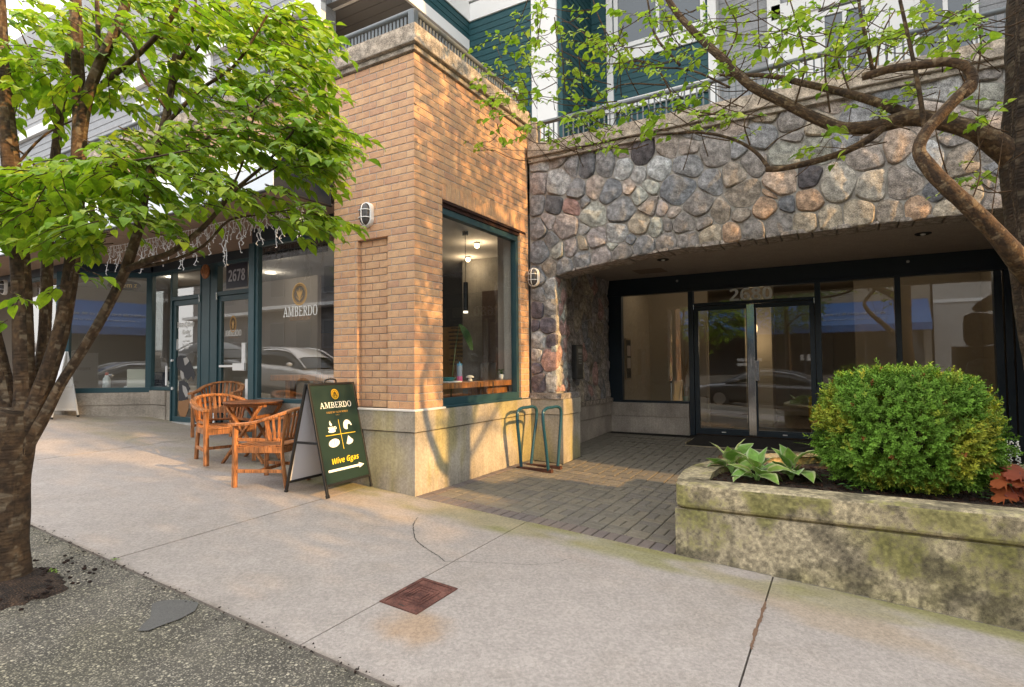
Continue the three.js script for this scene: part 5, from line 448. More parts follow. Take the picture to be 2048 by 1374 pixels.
// entry phone on the porch wall
{ const p = hitX(1153, 724, 0.09), t = thing('entry_phone', 'dark entry phone panel with buttons on the porch stone wall', 'intercom', [0.07, p.y, p.z], Math.PI / 2); mesh('case', rb(-0.14, 0.14, -0.27, 0.27, 0, 0.075, 0.01), M({ color: lin(0.045, 0.045, 0.045), roughness: 0.5, metalness: 0.3 }), t); mesh('face_plate', rb(-0.12, 0.12, -0.25, 0.25, 0.075, 0.08, 0.004), M({ color: lin(0.09, 0.09, 0.088), roughness: 0.4, metalness: 0.5 }), t); mesh('display', rb(-0.07, 0.07, 0.15, 0.21, 0.08, 0.083, 0.002), M({ color: lin(0.25, 0.25, 0.25), roughness: 0.3 }), t); for (let r = 0; r < 4; r++) for (let c = 0; c < 3; c++) mesh('button', rb(-0.05 + c * 0.04, -0.025 + c * 0.04, 0.09 - r * 0.04, 0.11 - r * 0.04, 0.08, 0.086, 0.003), M({ color: lin(0.3, 0.3, 0.29), roughness: 0.5 }), t); mesh('speaker_grille', Array.from({ length: 5 }, (_, i) => rb(-0.08, 0.08, -0.2 + i * 0.02, -0.19 + i * 0.02, 0.08, 0.083, 0.002)), mBlack, t); }
// bike rack
{ const t = thing('bike_rack', 'blue-green steel bike rack of two hoops on rusty feet', 'bike rack', [0.38, G(0.38, -2), -2.0]); const mPaint = M({ color: lin(0.018, 0.075, 0.105), roughness: 0.42, roughnessMap: rep(tFineB, 2) }); const hoop = (x, za, zb, za2, zb2, yt) => limb([V(x, 0.01, za), V(x, 0.3, lerp(za, za2, 0.42)), V(x, yt - 0.12, lerp(za, za2, 0.95)), V(x, yt - 0.035, za2 - 0.02), V(x, yt, za2 - 0.10), V(x, yt + 0.004, (za2 + zb2) / 2), V(x, yt, zb2 + 0.10), V(x, yt - 0.035, zb2 + 0.02), V(x, yt - 0.12, lerp(zb, zb2, 0.95)), V(x, 0.3, lerp(zb, zb2, 0.42)), V(x, 0.01, zb)], [0.0205], 12, 8); mesh('hoop', hoop(-0.19, 0.13, -0.13, 0.23, -0.31, 0.77), mPaint, t); mesh('hoop', hoop(0.2, 0.14, -0.13, 0.28, -0.25, 0.785), mPaint, t); const mR = M({ color: lin(0.22, 0.12, 0.08), map: rep(tRust, 3), roughness: 0.9 }); for (const z of [0.13, -0.13]) mesh('foot_bar', rb(-0.25, 0.25, -0.012, 0.03, z - 0.03, z + 0.03, 0.004), mR, t); }
// iron cover in the walk
{ const a = hitG(838, 1157), b = hitG(914, 1177), c = hitG(835, 1228), cx = (b.x + hitG(760, 1206).x) / 2, cz = (a.z + c.z) / 2; const t = thing('utility_cover', 'rusty square iron utility cover set in the walk', 'utility cover', [cx, G(cx, cz) + 0.004, cz]); t.rotation.z = Math.atan(-0.066); t.rotation.x = Math.atan(0.02); const mI = M({ color: lin(0.36, 0.20, 0.165), map: rep(tRust, 3), bumpMap: rep(tFineB, 4), bumpScale: 0.002, roughness: 0.85 }); const w = 0.145, h = 0.21; mesh('rim', [rb(-w, w, -0.01, 0.005, -h, -h + 0.025, 0.002), rb(-w, w, -0.01, 0.005, h - 0.025, h, 0.002), rb(-w, -w + 0.025, -0.01, 0.005, -h + 0.026, h - 0.026, 0.002), rb(w - 0.025, w, -0.01, 0.005, -h + 0.026, h - 0.026, 0.002)], mI, t); mesh('lid', rb(-w + 0.029, w - 0.029, -0.01, 0.001, -h + 0.029, h - 0.029, 0.002), mI, t); const ribs = []; for (const s of [0.085, 0.062, 0.04]) for (const k of [-1, 1]) ribs.push(rb(-s, s, 0.001, 0.005, k * s * 1.3 - 0.005, k * s * 1.3 + 0.005, 0.001), rb(k * s - 0.005, k * s + 0.005, 0.001, 0.005, -s * 1.25, s * 1.25, 0.001)); mesh('rib', ribs, mI, t); mesh('key_slot', rb(-0.02, 0.02, 0.001, 0.0022, 0.165, 0.175, 0.0005), mBlack, t); }
// teak armchair
function teakChair(label, x, z, fx, fz, group) { const t = thing('armchair_teak', label, 'chair', [x, G(x, z), z], Math.atan2(fx, fz), group); const W = 0.27, D = 0.25, SH = 0.43; const [ma, mb, mc] = mTeak;
  const rail = [V(W + 0.02, 0.645, D + 0.05), V(W + 0.035, 0.67, 0.02), V(W + 0.015, 0.735, -0.2), V(0.17, 0.785, -0.315), V(0, 0.80, -0.345), V(-0.17, 0.785, -0.315), V(-W - 0.015, 0.735, -0.2), V(-W - 0.035, 0.67, 0.02), V(-W - 0.02, 0.645, D + 0.05)]; const cv = new THREE.CatmullRomCurve3(rail, false, 'centripetal');
  { const n = 44, pos = [], idx = [], prof = [[-0.034, -0.014], [0.034, -0.014], [0.036, 0.006], [0.026, 0.014], [-0.026, 0.014], [-0.036, 0.006]]; for (let i = 0; i <= n; i++) { const p = cv.getPoint(i / n), T = cv.getTangent(i / n), s = V(0, 1, 0).cross(T).normalize(), u = T.clone().cross(s).normalize(); for (const [a, b] of prof) { const q = p.clone().addScaledVector(s, a).addScaledVector(u, b); pos.push(q.x, q.y, q.z); } } const m = prof.length; for (let i = 0; i < n; i++) for (let k = 0; k < m; k++) { const a = i * m + k, b = i * m + (k + 1) % m; idx.push(a, b, a + m, b, b + m, a + m); } for (const r of [0, n]) for (let k = 1; k + 1 < m; k++) r ? idx.push(r * m, r * m + k, r * m + k + 1) : idx.push(0, k + 1, k); let g = new THREE.BufferGeometry(); g.setAttribute('position', new THREE.Float32BufferAttribute(pos, 3)); g.setIndex(idx); g = toCreasedNormals(g, 0.6); mesh('arm_rail', g, mb, t); }
  for (const s of [-1, 1]) { mesh('leg', [bar(V(s * W, 0, D + 0.005), V(s * (W + 0.005), 0.637, D - 0.005), 0.046, 0.046, 0.006), rb(s * W - 0.026, s * W + 0.026, 0.2, 0.205, D - 0.022, D + 0.03, 0.001)], ma, t); mesh('leg', limb([V(s * (W - 0.055), 0, -D - 0.045), V(s * (W - 0.055), 0.22, -D - 0.012), V(s * (W - 0.06), SH, -D + 0.01), V(s * (W - 0.085), 0.755, -0.29)], [0.026, 0.024, 0.024, 0.02], 4, 4), ma, t); mesh('side_rail', [bar(V(s * W, SH - 0.045, D), V(s * (W - 0.05), SH - 0.045, -D), 0.026, 0.06, 0.004), bar(V(s * W, 0.17, D), V(s * (W - 0.055), 0.17, -D - 0.02), 0.022, 0.036, 0.004), bar(V(s * (W + 0.0), SH + 0.06, D - 0.02), V(s * (W - 0.04), SH + 0.06, -D + 0.02), 0.02, 0.034, 0.004)], mb, t); }
  mesh('front_rail', [bar(V(-W, SH - 0.045, D), V(W, SH - 0.045, D), 0.026, 0.06, 0.004), bar(V(-W + 0.06, SH - 0.045, -D), V(W - 0.06, SH - 0.045, -D), 0.026, 0.06, 0.004), limb([V(-W + 0.03, SH + 0.06, -D + 0.03), V(0, SH + 0.06, -D - 0.02), V(W - 0.03, SH + 0.06, -D + 0.03)], [0.015], 4, 6), bar(V(-W + 0.02, 0.17, 0), V(W - 0.02, 0.17, 0), 0.022, 0.034, 0.004)], mc, t);
  for (let i = 0; i < 8; i++) { const z0 = -D + 0.0 + i * 0.066, w = lerp(W - 0.035, W + 0.012, i / 7); mesh('seat_slat', rb(-w, w, SH - 0.012 - 0.012 * Math.sin(Math.PI * i / 7), SH + 0.006 - 0.012 * Math.sin(Math.PI * i / 7), z0, z0 + 0.056, 0.004), i % 3 ? mb : ma, t); }
  for (let i = 0; i < 15; i++) { const f = 0.20 + 0.60 * i / 14, p = cv.getPoint(f); const b = V(p.x * 0.86, SH + 0.06, lerp(p.z, -0.24, 0.35) * 0.9); mesh('back_slat', bar(b, V(p.x, p.y - 0.01, p.z), i % 7 === 0 ? 0.04 : 0.026, 0.014, 0.003, V(p.x, 0, p.z + 0.05).normalize()), i % 2 ? ma : mc, t); } return t; }
const tb = hitY(507, 806, 0.88);
teakChair('slatted teak armchair on the door side of the round table', -2.80, 0.24, 0.95, 0.25, 'teak armchairs');
teakChair('slatted teak armchair between the round table and the folding sign', -1.50, 0.53, -0.94, 0.33, 'teak armchairs');
teakChair('slatted teak armchair half hidden behind the chair at the round table', hitY(450, 772, 1.04).x - 0.12, hitY(450, 772, 1.04).z + 0.02, 0.6, 0.8, 'teak armchairs');
{ // folding round table
  const x = tb.x, z = tb.z, y = G(x, z), t = thing('bistro_table', 'round teak folding table with crossed legs', 'table', [x, y, z], 0.35); const H = 0.735; const mk = M({ color: lin(0.36, 0.19, 0.09), map: rep(tWood, 2), roughness: 0.55 }); mesh('table_top', [new THREE.LatheGeometry([[0, H - 0.03], [0.33, H - 0.03], [0.345, H - 0.02], [0.345, H - 0.006], [0.335, H], [0, H]].map(([a, b]) => new THREE.Vector2(a, b)), 48)], mk, t); mesh('batten', [rb(-0.27, 0.27, H - 0.065, H - 0.031, -0.19, -0.14, 0.004), rb(-0.27, 0.27, H - 0.065, H - 0.031, 0.14, 0.19, 0.004)], mTeak[0], t);
  for (const s of [-1, 1]) { mesh('leg', bar(V(-0.26, 0.0, s * 0.21), V(0.24, H - 0.05, s * 0.21), 0.025, 0.05, 0.005, V(0, 0, 1)), mTeak[0], t); mesh('leg', bar(V(0.26, 0.0, s * 0.175), V(-0.24, H - 0.05, s * 0.175), 0.025, 0.05, 0.005, V(0, 0, 1)), mTeak[1], t); } for (const [sx, sy, sz] of [[-0.18, 0.12, 0.21], [0.18, 0.12, 0.175], [0.17, 0.55, 0.21]]) mesh('stretcher', bar(V(sx, sy, -sz), V(sx, sy, sz), 0.03, 0.04), mTeak[2], t); t.position.set(x, y + 0.005, z); }
// folding sign
function sandwich(name, label, x, z, turn, H, W, spread, mFrame, draw, backMat, px = 1024) { const t = thing(name, label, 'sign', [x, G(x, z), z], turn); const leg = 0.10; for (const s of [1, -1]) { const ang = Math.atan2(spread / 2, H), L = Math.hypot(H, spread / 2); const T = (g) => g.rotateX(-ang * s).translate(0, H, 0); const pr = new THREE.Group(); pr.name = 'panel_frame'; t.add(pr); const zz = 0.012 * s; for (const e of [-1, 1]) mesh('upright', T(rb(e * (W / 2 - 0.013) - 0.013, e * (W / 2 - 0.013) + 0.013, -L, 0, zz - 0.012, zz + 0.012, 0.004)), mFrame, pr); for (const e of [-0.026, -L + leg]) mesh('crossbar', T(rb(-W / 2 + 0.026, W / 2 - 0.026, e, e + 0.025, zz - 0.012, zz + 0.012, 0.004)), mFrame, pr); const w = W - 0.05, h = L - leg - 0.048; const c = document.createElement('canvas'); c.width = px; c.height = Math.round(px * h / w); draw(c.getContext('2d'), c.width, c.height, s); const tx = new THREE.CanvasTexture(c); tx.colorSpace = THREE.SRGBColorSpace; tx.anisotropy = 8; const pg = new THREE.PlaneGeometry(w, h); if (s < 0) pg.rotateY(Math.PI); const pm = new THREE.Mesh(T(pg.translate(0, -0.026 - h / 2, zz + 0.004 * s)), M({ map: tx, roughness: 0.55 })); pm.name = 'poster'; pr.add(pm); mesh('backing', T(rb(-w / 2, w / 2, -0.026 - h, -0.026, zz - 0.0035, zz + 0.0015 * s + 0.0015, 0.0005)), backMat, pr); for (const e of [-1, 1]) mesh('rubber_foot', T(rb(e * (W / 2 - 0.013) - 0.016, e * (W / 2 - 0.013) + 0.016, -L - 0.004, -L + 0.03, zz - 0.015, zz + 0.015, 0.004)), mBlack, pr); }
  for (const e of [-1, 1]) mesh('spreader', bar(V(e * (W / 2 - 0.013), H * 0.47, -spread * 0.27), V(e * (W / 2 - 0.013), H * 0.47, spread * 0.27), 0.012, 0.026), mFrame, t); mesh('carry_handle', limb([V(-0.08, H - 0.005, 0), V(-0.075, H + 0.03, 0), V(0.075, H + 0.03, 0), V(0.08, H - 0.005, 0)], [0.008], 6, 4), mFrame, t); return t; }
{ const top = hitX(660, 766, -0.86).y, gx = -0.85, gz = 0.335; const serif = 'serif';
  sandwich('sandwich_board', 'dark green folding sign lettered AMBERDO with a white arrow', gx, gz, Math.PI / 2 + 0.06, top - G(gx, gz), 0.66, 0.54, M({ color: lin(0.012, 0.012, 0.013), roughness: 0.4 }), (c, w, h) => { c.fillStyle = '#0c2a25'; c.fillRect(0, 0, w, h); c.fillStyle = 'rgba(255,255,255,0.02)'; for (let i = 0; i < 400; i++) c.fillRect(hash2(i, 1, 3) * w, hash2(i, 2, 3) * h, 2, 2 + 30 * hash2(i, 3, 3)); const X = (a) => a * w, Y = (a) => a * h; c.textAlign = 'center'; c.textBaseline = 'middle';
    // emblem
    c.fillStyle = '#d7a81c'; c.beginPath(); c.ellipse(X(0.53), Y(0.098), X(0.088), Y(0.056), 0, 0, 7); c.fill(); c.strokeStyle = '#5b4208'; c.lineWidth = X(0.01); c.beginPath(); c.ellipse(X(0.53), Y(0.098), X(0.066), Y(0.042), 0, 0, 7); c.stroke(); c.fillStyle = '#5b4208'; c.beginPath(); c.moveTo(X(0.49), Y(0.125)); c.quadraticCurveTo(X(0.495), Y(0.07), X(0.535), Y(0.068)); c.quadraticCurveTo(X(0.575), Y(0.08), X(0.572), Y(0.125)); c.lineTo(X(0.545), Y(0.125)); c.lineTo(X(0.53), Y(0.09)); c.lineTo(X(0.515), Y(0.125)); c.fill();
    c.fillStyle = '#f4f4ee'; c.font = `${Math.round(Y(0.085))}px ${serif}`; c.save(); c.translate(X(0.515), Y(0.212)); c.scale(X(0.74) / c.measureText('AMBERDO').width, 1); c.fillText('AMBERDO', 0, 0); c.restore(); c.fillStyle = '#b98a3a'; c.font = `bold ${Math.round(Y(0.026))}px ${serif}`; c.save(); c.translate(X(0.515), Y(0.288)); c.scale(X(0.5) / c.measureText('ENZIE WF SIZIM WINEN').width, 1); c.fillText('ENZIE WF SIZIM WINEN', 0, 0); c.restore(); c.font = `${Math.round(Y(0.017))}px ${serif}`; c.fillText('FANILY', X(0.51), Y(0.318));
    c.strokeStyle = '#d9bb2a'; c.lineWidth = X(0.012); c.beginPath(); c.moveTo(X(0.16), Y(0.522)); c.lineTo(X(0.86), Y(0.522)); c.moveTo(X(0.50), Y(0.37)); c.lineTo(X(0.515), Y(0.68)); c.stroke();
    c.fillStyle = '#f2f2ee'; // steaming cup on a saucer
    c.beginPath(); c.ellipse(X(0.315), Y(0.482), X(0.085), Y(0.015), 0, 0, 7); c.fill(); c.beginPath(); c.moveTo(X(0.24), Y(0.437)); c.quadraticCurveTo(X(0.25), Y(0.482), X(0.30), Y(0.482)); c.lineTo(X(0.335), Y(0.482)); c.quadraticCurveTo(X(0.385), Y(0.482), X(0.39), Y(0.437)); c.fill(); c.strokeStyle = '#f2f2ee'; c.lineWidth = X(0.015); c.beginPath(); c.ellipse(X(0.395), Y(0.452), X(0.028), Y(0.012), 0, 0, 7); c.stroke(); c.strokeStyle = '#0c2a25'; c.lineWidth = X(0.007); c.beginPath(); c.ellipse(X(0.315), Y(0.440), X(0.06), Y(0.008), 0, 0, 7); c.stroke(); c.beginPath(); c.moveTo(X(0.30), Y(0.425)); c.quadraticCurveTo(X(0.26), Y(0.405), X(0.305), Y(0.37)); c.quadraticCurveTo(X(0.315), Y(0.40), X(0.335), Y(0.405)); c.quadraticCurveTo(X(0.345), Y(0.42), X(0.325), Y(0.427)); c.fill();
    c.beginPath(); c.moveTo(X(0.60), Y(0.465)); c.quadraticCurveTo(X(0.58), Y(0.40), X(0.67), Y(0.382)); c.quadraticCurveTo(X(0.76), Y(0.375), X(0.80), Y(0.44)); c.quadraticCurveTo(X(0.78), Y(0.455), X(0.765), Y(0.437)); c.quadraticCurveTo(X(0.72), Y(0.42), X(0.70), Y(0.435)); c.quadraticCurveTo(X(0.685), Y(0.455), X(0.69), Y(0.478)); c.quadraticCurveTo(X(0.64), Y(0.49), X(0.60), Y(0.465)); c.fill(); // crescent roll
    c.save(); c.translate(X(0.32), Y(0.605)); c.rotate(-0.12); c.beginPath(); c.ellipse(0, 0, X(0.125), Y(0.042), 0, 0, 7); c.fill(); c.strokeStyle = '#9aa39d'; c.lineWidth = X(0.006); for (const k of [-0.5, 0, 0.5]) { c.beginPath(); c.moveTo(X(k * 0.12 - 0.03), Y(0.03)); c.lineTo(X(k * 0.12 + 0.03), -Y(0.03)); c.stroke(); } c.restore(); // loaf
    c.beginPath(); c.moveTo(X(0.595), Y(0.63)); c.quadraticCurveTo(X(0.63), Y(0.60), X(0.665), Y(0.548)); c.quadraticCurveTo(X(0.72), Y(0.58), X(0.765), Y(0.598)); c.quadraticCurveTo(X(0.76), Y(0.632), X(0.70), Y(0.638)); c.quadraticCurveTo(X(0.65), Y(0.65), X(0.595), Y(0.63)); c.fill(); // wedge
    c.fillStyle = '#e3c31f'; c.font = `italic bold ${Math.round(Y(0.078))}px cursive, sans-serif`; c.save(); c.translate(X(0.50), Y(0.785)); c.rotate(-0.02); c.scale(X(0.64) / c.measureText('Wíve Ggas').width, 1); c.fillText('Wíve Ggas', 0, 0); c.restore();
    c.fillStyle = '#f7f7f2'; c.beginPath(); c.moveTo(X(0.085), Y(0.865)); c.lineTo(X(0.80), Y(0.865)); c.lineTo(X(0.80), Y(0.848)); c.lineTo(X(0.93), Y(0.876)); c.lineTo(X(0.80), Y(0.906)); c.lineTo(X(0.80), Y(0.889)); c.lineTo(X(0.085), Y(0.889)); c.fill(); }, M({ color: lin(0.60, 0.60, 0.64), roughness: 0.6 }));
  const p = hitZ(100, 836, 0.12); sandwich('sandwich_board', 'white plastic folding notice board behind the near tree', p.x, p.z, 0.35, 1.1, 0.62, 0.45, M({ color: lin(0.70, 0.70, 0.70), roughness: 0.5 }), (c, w, h) => { c.fillStyle = '#e6e6ea'; c.fillRect(0, 0, w, h); c.fillStyle = '#2a2d33'; c.textAlign = 'center'; c.font = `bold ${Math.round(h * 0.07)}px sans-serif`; c.fillText('ENJOY COFFEE', w * 0.55, h * 0.3); c.fillText('UVING', w * 0.62, h * 0.55); c.fillText('ATTE', w * 0.62, h * 0.62); c.fillRect(w * 0.1, h * 0.66, w * 0.85, h * 0.006); c.font = `${Math.round(h * 0.035)}px sans-serif`; for (let i = 0; i < 5; i++) c.fillText('HOUTS', w * 0.6, h * (0.72 + i * 0.045)); }, mWhite, 512); }
// icicle lights hung from the awning edge: a lead with drops of wire and small bulbs
{ const t = thing('icicle_lights', 'string of white icicle lights hanging under the awning', 'string lights'); const r = rng(31), mW = M({ color: lin(0.85, 0.85, 0.87), roughness: 0.5 }), zz = 0.28; const lead = []; for (let x = -1.3; x >= -5.6; x -= 0.3) lead.push(V(x, 3.12 - 0.03 * r(), zz + 0.02 * r())); mesh('lead', limb(lead, [0.004], 5, 3), mW, t); for (let i = 0; i < 92; i++) { const x = -1.35 - i * 0.046 + rr(r, -0.015, 0.015), len = rr(r, 0.18, 0.5) * (0.75 + 0.4 * Math.sin(i * 0.9)), P = [V(x, 3.11, zz)]; const n = Math.ceil(len / 0.06); for (let k = 1; k <= n; k++) P.push(V(x + rr(r, -0.022, 0.022), 3.11 - k * len / n, zz + rr(r, -0.022, 0.022))); const g = [limb(P, [0.004], 4, 2)]; for (let k = 1; k <= n; k++) { const d = V(rr(r, -0.03, 0.03), rr(r, -0.03, 0.012), rr(r, -0.03, 0.03)); g.push(cyl(P[k], P[k].clone().add(d), 0.004, 0.006, 5)); } mesh('light_drop', g, mW, t); } }
// turned wooden disc beside the door
{ const p = hitZ(411, 543, -0.95), t = thing('wooden_disc', 'round slatted wooden disc hung above the shop door panel', 'ornament', [p.x, p.y, p.z]); mesh('disc_face', new THREE.SphereGeometry(0.105, 24, 14).scale(1, 1.15, 0.35), mTeak[2], t); mesh('rib', [-0.06, -0.02, 0.02, 0.06].map((x) => limb([V(x, 0.1 - Math.abs(x) * 0.5, 0.008), V(x * 1.1, 0, 0.042), V(x, -0.1 + Math.abs(x) * 0.5, 0.008)], [0.006], 6, 5)), mTeak[1], t); }
// goods shown behind the splayed window
{ const it = [['display_box', 'cream cardboard box standing behind the splayed window', 'box', -7.35, 0.30, 0.32, 0.06, [0.55, 0.53, 0.45]], ['display_box', 'dark blue box leaning behind the splayed window', 'box', -7.05, 0.26, 0.26, 0.1, [0.02, 0.025, 0.05]], ['display_box', 'low white box with label behind the splayed window', 'box', -6.85, 0.3, 0.1, 0.15, [0.6, 0.6, 0.57]]]; for (const [n, l, c, x, w, h, d, col] of it) { const z = -0.7 - 0.9 * (x + 7.35) - 0.35, t = thing(n, l, c, [x, 0.98, z], 0.7); mesh('box_body', rb(-w / 2, w / 2, 0, h, -d / 2, d / 2, 0.006), M({ color: lin(...col), roughness: 0.7 }), t); mesh('box_flap', rb(-w / 2 + 0.01, w / 2 - 0.01, h, h + 0.006, -d / 2, d / 2, 0.002), M({ color: lin(...col.map((q) => q * 0.9)), roughness: 0.7 }), t); } structure('display_shelf', bx(-8.2, -6.4, 0.9, 0.978, -1.9, -1.25), mWhite); const s = thing('spray_bottle', 'white bottle with cap beside the cream box behind glass', 'bottle', [-7.7, 0.98, -0.72]); mesh('bottle_body', new THREE.LatheGeometry([[0, 0], [0.06, 0], [0.06, 0.15], [0.03, 0.2], [0.025, 0.22], [0, 0.22]].map(([a, b]) => new THREE.Vector2(a, b)), 18), mWhite, s); mesh('bottle_cap', cyl(V(0, 0.22, 0), V(0, 0.27, 0), 0.028, 0.024), M({ color: lin(0.6, 0.2, 0.15), roughness: 0.5 }), s); structure('shop_wall', bx(-12, -6.0, 0.1, 3.3, -4.1, -4.0), mRoomW); }
// ---------------------------------------------------------------- planter and what grows in it
const pln = thing('concrete_planter', 'long mossy concrete planter with rounded end beside the entrance court', 'planter');
const outl = [[7.2, 0], [2.68, 0], [2.625, -0.03], [2.60, -0.10], [2.565, -0.28], [2.53, -0.6], [2.545, -0.92], [2.64, -1.27], [2.82, -1.66], [3.1, -1.98], [3.45, -2.18], [3.9, -2.28], [7.2, -2.3]];
function inset(P, d) { const n = P.length, out = []; for (let i = 0; i < n; i++) { const a = P[(i + n - 1) % n], b = P[i], c = P[(i + 1) % n]; const e1 = [b[0] - a[0], b[1] - a[1]], e2 = [c[0] - b[0], c[1] - b[1]], l1 = Math.hypot(...e1), l2 = Math.hypot(...e2); const n1 = [-e1[1] / l1, e1[0] / l1], n2_ = [-e2[1] / l2, e2[0] / l2], m = [n1[0] + n2_[0], n1[1] + n2_[1]], ml = Math.hypot(...m), k = d / Math.max(0.35, (ml / 2)) / ml; out.push([b[0] + m[0] * k, b[1] + m[1] * k]); } return out; }
const sgn = (() => { let a = 0; outl.forEach((p, i) => { const q = outl[(i + 1) % outl.length]; a += p[0] * q[1] - q[0] * p[1]; }); return a > 0 ? 1 : -1; })();
function ringGeo(P, Q, y0, y1, bev) { const s = new THREE.Shape(P.map(([x, z]) => new THREE.Vector2(x, -z))), h = new THREE.Path(Q.map(([x, z]) => new THREE.Vector2(x, -z))); s.holes.push(h); return new THREE.ExtrudeGeometry(s, { depth: y1 - y0 - 2 * bev, bevelEnabled: bev > 0, bevelSize: bev, bevelThickness: bev, bevelOffset: -bev, bevelSegments: 3 }).rotateX(-Math.PI / 2).translate(0, y0 + bev, 0); }
const mossWall = (x, y, z) => { const s = x - z * 0.8, n = n2(s * 1.7, y * 2.6, 141), f = n2(s * 8, y * 9, 142), w = n2(s * 0.8 + 2, y * 1.2, 143); let c = [1.05, 1.02, 0.98]; const g = sstep(0.42, 0.62, n * 0.6 + f * 0.4) * sstep(2.62, 2.9, x + 0.35 * (f - 0.4)); c = c.map((q, i) => lerp(q, q * [0.76, 0.78, 0.58][i], g * 0.8)); const dk = sstep(0.52, 0.74, w * 0.6 + f * 0.4); c = c.map((q) => q * (1 - 0.25 * dk)); const pl2 = sstep(0.62, 0.72, n2(s * 3.1 + 9, y * 4.2, 145)); return c.map((q, i) => lerp(q, [1.1, 1.06, 1.0][i], pl2 * 0.6)); };
const mossCap = (x, y, z) => { const n = n2(x * 1.4, z * 2 + y * 2, 151), f = n2(x * 10, z * 8 + y * 9, 152); const g = sstep(0.50, 0.68, n * 0.6 + f * 0.4); return [1.1, 1.05, 0.95].map((q, i) => q * lerp(1, [0.84, 0.86, 0.68][i], g) * (0.92 + 0.16 * f)); };
mesh('planter_wall', [gbox(2.612, 7.2, -0.75, 0.185, -0.2, -0.012, 0.05, mossWall), vc(ringGeo(inset(outl, sgn * 0.016), inset(outl, sgn * 0.2), -0.75, 0.184, 0), mossWall), vc(ringGeo(inset(outl, sgn * 0.03), inset(outl, sgn * 0.2), 0.17, 0.21, 0), () => [0.7, 0.66, 0.5])], mMoss, pln);
mesh('planter_rim', [vc(ringGeo(outl, inset(outl, sgn * 0.235), 0.2, 0.382, 0.022), mossCap), gbox(2.72, 7.2, 0.226, 0.354, -0.02, 0.0035, 0.05, mossCap)], mMoss, pln);
{ const inn = inset(outl, sgn * 0.22), s = new THREE.Shape(inn.map(([x, z]) => new THREE.Vector2(x, -z))); const g = new THREE.ShapeGeometry(s).rotateX(-Math.PI / 2); const sh = sheet(2.6, 7.1, -2.2, -0.1, 0.06, (x, z) => 0.31 + 0.05 * (n2(x * 3, z * 3, 161) - 0.5) + 0.025 * (n2(x * 14, z * 14, 162) - 0.5)); mesh('soil', sh, mSoil, pln); const chips = [], r = rng(66); for (let i = 0; i < 900; i++) { const x = rr(r, 2.78, 5.2), z = rr(r, -1.6, -0.27); chips.push(new THREE.BoxGeometry(rr(r, 0.015, 0.05), 0.005, rr(r, 0.008, 0.018)).rotateY(r() * 6).rotateX(rr(r, -0.4, 0.4)).translate(x, 0.315 + 0.05 * (n2(x * 3, z * 3, 161) - 0.5) + 0.025 * (n2(x * 14, z * 14, 162) - 0.5) + 0.004, z)); } mesh('bark_chips', chips, M({ color: lin(0.085, 0.045, 0.028), map: rep(tWood, 4), roughness: 1 }), pln).userData.kind = 'stuff'; }
// leaf blade: pointed oval, folded along the midrib, arched; vertex colours carry a pale margin if asked
function blade(L, W, { nx = 4, ny = 7, fold = 0.2, arch = 0.3, wave = 0, edge = null, tip = 1.6, base = 0.9, c = [1, 1, 1] } = {}) { const pos = [], uv = [], col = [], idx = []; for (let j = 0; j <= ny; j++) for (let i = 0; i <= nx; i++) { const t = j / ny, s = (i / nx) * 2 - 1, w = W / 2 * Math.pow(Math.sin(Math.PI * Math.pow(t, base)), 1) * (1 - 0.25 * Math.pow(t, 3)) ** tip; const x = s * w, a = t * arch; const y = Math.abs(s) * w * fold + wave * w * Math.sin(t * 14 + s) * Math.abs(s), zz = t * L; pos.push(x, y + (-Math.sin(a) * zz * 0.5), zz * Math.cos(a * 0.7)); uv.push(i / nx, t); const m = edge && (Math.abs(s) > 0.74 || t > 0.93) ? edge : c; col.push(...m); } for (let j = 0; j < ny; j++) for (let i = 0; i < nx; i++) { const a = j * (nx + 1) + i, b = a + nx + 1; idx.push(a, b, a + 1, b, b + 1, a + 1); } const g = new THREE.BufferGeometry(); g.setAttribute('position', new THREE.Float32BufferAttribute(pos, 3)); g.setAttribute('uv', new THREE.Float32BufferAttribute(uv, 2)); g.setAttribute('color', new THREE.Float32BufferAttribute(col, 3)); g.setIndex(idx); g.computeVertexNormals(); return g; }
const leafV = (r, g, b, tr = 0.3, rough = 0.8) => MP({ color: lin(r, g, b), map: tLeaf, roughness: rough, transmission: tr, thickness: 0, vertexColors: true, side: THREE.DoubleSide });
